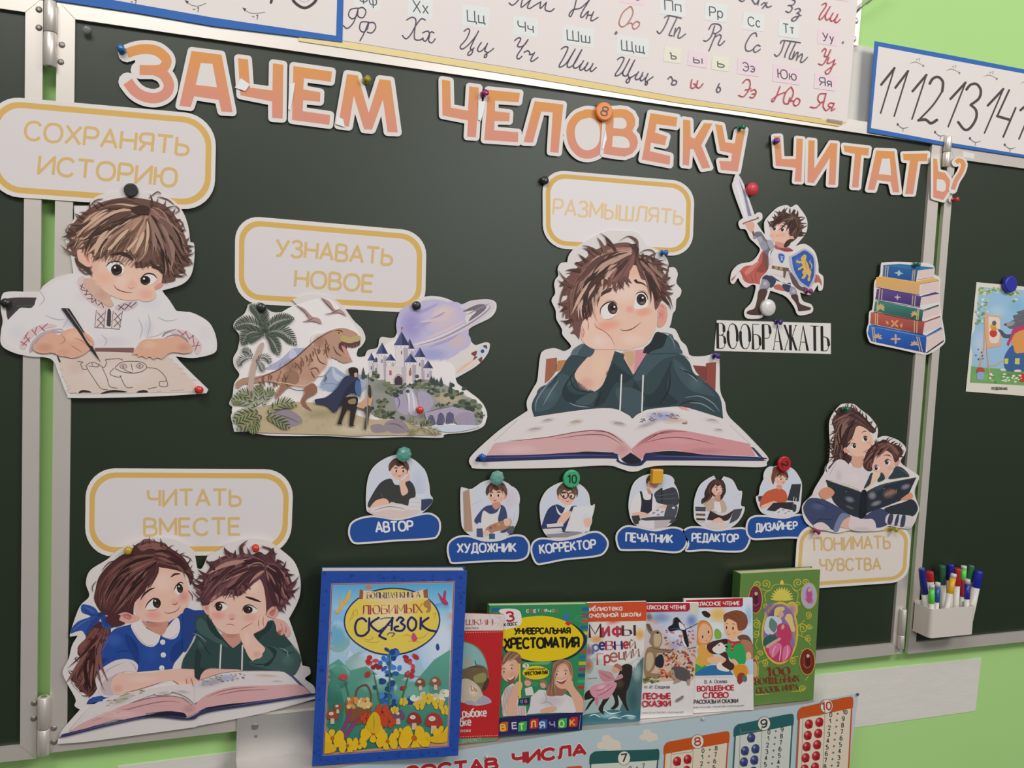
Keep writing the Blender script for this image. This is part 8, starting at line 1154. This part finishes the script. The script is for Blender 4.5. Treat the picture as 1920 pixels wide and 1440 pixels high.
o = box('block', (P[0] - .0105, P[1] - .011, P[2] - .0125), (P[0] + .0105, P[1] - .0004, P[2] + .0125), mat('yellow_plastic', 'd0982a', .35), e_, .0015); lathe('base', [(0, .004), (.0006, .004)], P, (0, -1, 0), RIVET, e_, 12)
for q, y, c, lb, tl, tr in (((230, 96), -.0047, '2268a0', 'blue push pin at the upper left of the letter З', (-.2, .2), .2), ((684, 152), -.0047, 'a8a02c', 'yellow push pin on the letter М of the headline', (.3, .2), .4), ((905, 178), -.0047, '8f1f6a', 'magenta push pin between the letters Ч and Е', (.25, .2), .1), ((1385, 241), -.0047, '1f7a5c', 'green push pin on the letter У of the headline', (.4, .2), .3), ((1453, 266), -.0047, '5a2a86', 'violet push pin on the last letter Ч', (-.3, 0), .1),
        ((371, 730), -.0104, 'c8342a', 'red push pin on the sheet the boy draws on', (.3, 0), .1), ((786, 768), -.0062, 'c8342c', 'red push pin on the castle waterfall', (0, 0), .1), ((1240, 474), -.0064, '1f6fb4', 'blue push pin beside the hair of the dreaming boy', (.4, 0), .2), ((903, 856), -.0064, '1f5cae', 'blue push pin at the left corner of the big open book', (0, 0), .2), ((1338, 667), -.0064, '4a2a86', 'violet push pin on the chair back of the dreaming boy', (.3, 0), .1),
        ((1511, 546), -.0058, '8a1f6c', 'magenta push pin at the tip of the blue shield', (.4, 0), .1), ((1455, 603), -.0016, '4a2a78', 'violet push pin on the ВООБРАЖАТЬ strip', (.3, -.1), .1), ((1713, 496), -.0084, '1f7a60', 'green push pin on the stack of books cutout', (.6, 0), .3), ((1580, 767), -.0112, '1f7a5c', 'green push pin in the mother’s hair', (.4, .1), .3), ((1526, 995), -.0112, '8a1f5c', 'magenta push pin at the left of the ПОНИМАТЬ card', (.5, -.1), .1), ((1671, 991), -.0112, 'a8a83a', 'yellow push pin at the right of the ПОНИМАТЬ card', (.5, -.1), .4),
        ((241, 1030), -.012, 'c0a02a', 'yellow push pin in the hair of the girl in blue', (0, 0), .2), ((479, 1026), -.012, 'c83a24', 'red push pin in the hair of the sad boy', (0, 0), .1), ((1786, 375), -.0102, 'b0303c', 'red push pin at the foot of the question mark', (.2, 0), .1), ((164, 56), -.0004, 'b8bab4', 'clear push pin alone at the top left of the board', (0, -.3), .7)): pin(q, y, c, lb, s=1.15, tilt=tl, trans=tr)
# ================================================================ pen box on the right wing
YF = -.052
bx_ = lambda q, y=YF: YP(y).at(*q)
L0, R0 = bx_((1746, 1144)), bx_((1830, 1136)); Lb, Rb = bx_((1745, 1197)), bx_((1826, 1189)); xl, xr = (L0[0] + Lb[0]) / 2, (R0[0] + Rb[0]) / 2; zt, zb = (L0[2] + R0[2]) / 2, (Lb[2] + Rb[2]) / 2
WP = mat('white_box_plastic', 'c9c1b8', .35, spec=.4)
e_ = empty('pen_box', ((xl + xr) / 2, -.026, zb), 'white plastic pen box holding board markers on the right wing', 'pen box')
w_ = .002
def ring(d, r):                                             # plan of the box, rounded at the two front corners
    a = [(xl + d, -.0066)]; a += [(xl + d + r - r * math.cos(t), YF + d + r - r * math.sin(t)) for t in np.linspace(0, math.pi / 2, 7)]; a += [(xr - d - r + r * math.sin(t), YF + d + r - r * math.cos(t)) for t in np.linspace(0, math.pi / 2, 7)]; return a + [(xr - d, -.0066)]
O_, I_ = ring(0, .008), ring(w_, .006); n_ = len(O_); V = [(x, y, z) for R_, z in ((O_, zb), (O_, zt), (I_, zt), (I_, zb + w_)) for x, y in R_]; Fc = [(k * n_ + i, k * n_ + (i + 1) % n_, (k + 1) * n_ + (i + 1) % n_, (k + 1) * n_ + i) for k in range(3) for i in range(n_ - 1)]
Fc += [tuple(range(n_)), tuple(range(3 * n_, 4 * n_)), (0, n_, 2 * n_, 3 * n_), (n_ - 1, 2 * n_ - 1, 3 * n_ - 1, 4 * n_ - 1)]
o = mesh('body', V, Fc, WP, e_); face_fix(o); box('back_panel', (xl, -.0085, zb + w_ * 1.1), (xr, -.0067, zt + .004), WP, e_)
PW = mat('pen_barrel', 'c6c2ba', .35); PEN = (1700, 1040, 8.4706)
def marker(top, low, y, r, c, cl, label, white_top=False, body=None):
    """Board marker leaning in the box: top = crown of the cap, cl = where cap meets barrel (zoom pixels)."""
    T_, M_ = [YP(y).at(PEN[0] + a / PEN[2], PEN[1] + b_ / PEN[2]) for a, b_ in (top, cl)]; ax = T_ - M_; L_ = np.linalg.norm(ax); ax /= L_; zbot = zb + w_ + .002 + r * .4; B_ = M_ + ax * ((zbot - M_[2]) / ax[2]); LB = np.linalg.norm(M_ - B_)
    e2 = empty('marker', tuple(B_), label, 'marker', 'board markers in the white box'); m = mat('cap_plastic', c, .3)
    lathe('barrel', [(0, r * .55), (.001, r * .75), (.012, r * .9), (.016, r), (LB, r)], B_, ax, body or PW, e2, 18)
    lathe('cap', [(0, r * 1.02), (.0008, r * 1.1), (L_ - .004, r * 1.02), (L_ - .0012, r * .98), (L_, r * .8)] if not white_top else [(0, r * 1.02), (.0008, r * 1.1), (L_ * .78, r * 1.05)], M_, ax, m, e2, 18)
    if white_top: lathe('cap_end', [(L_ * .78, r * 1.05), (L_ - .001, r * 1.0), (L_, r * .85)], M_, ax, PW, e2, 18)
marker((240, 215), 0, -.030, .0062, '24297a', (285, 620), 'dark blue capped marker at the left end of the pen box'); marker((370, 265), 0, -.018, .0066, 'a8242c', (375, 420), 'dark red capped marker second from the left, behind the lime one'); marker((560, 170), 0, -.017, .0062, '2c5a40', (570, 470), 'dark green capped marker behind the yellow one, tall'); marker((700, 145), 0, -.018, .0064, '1f2384', (690, 400), 'navy blue capped marker, the tallest in the pen box'); marker((810, 215), 0, -.024, .0062, 'a8282c', (795, 490), 'red capped marker right of the yellow one'); marker((910, 175), 0, -.016, .0056, '4cc048', (890, 400), 'lime marker with white cap end, right half of the box', True); marker((1030, 165), 0, -.017, .0062, '2f5f42', (980, 430), 'green capped marker right of the lime one at the back')
marker((1150, 255), 0, -.030, .0078, '1f2690', (1095, 520), 'thick blue capped marker leaning at the right end of the box'); marker((880, 380), 0, -.017, .0050, 'a82c3c', (875, 660), 'slim crimson capped marker left of the slim blue one'); marker((970, 390), 0, -.036, .0050, '20297c', (955, 700), 'slim blue marker with white cap end, right half of the box', True); marker((750, 300), 0, -.038, .0056, 'cf9a1c', (685, 610), 'yellow marker with white cap end leaning in the pen box', True); marker((400, 470), 0, -.043, .0052, '52b83e', (395, 770), 'lime green marker with white cap end, left half of the box', True); marker((495, 440), 0, -.036, .0050, '1f4a86', (475, 750), 'slim blue marker with white cap end beside the lime one', True)
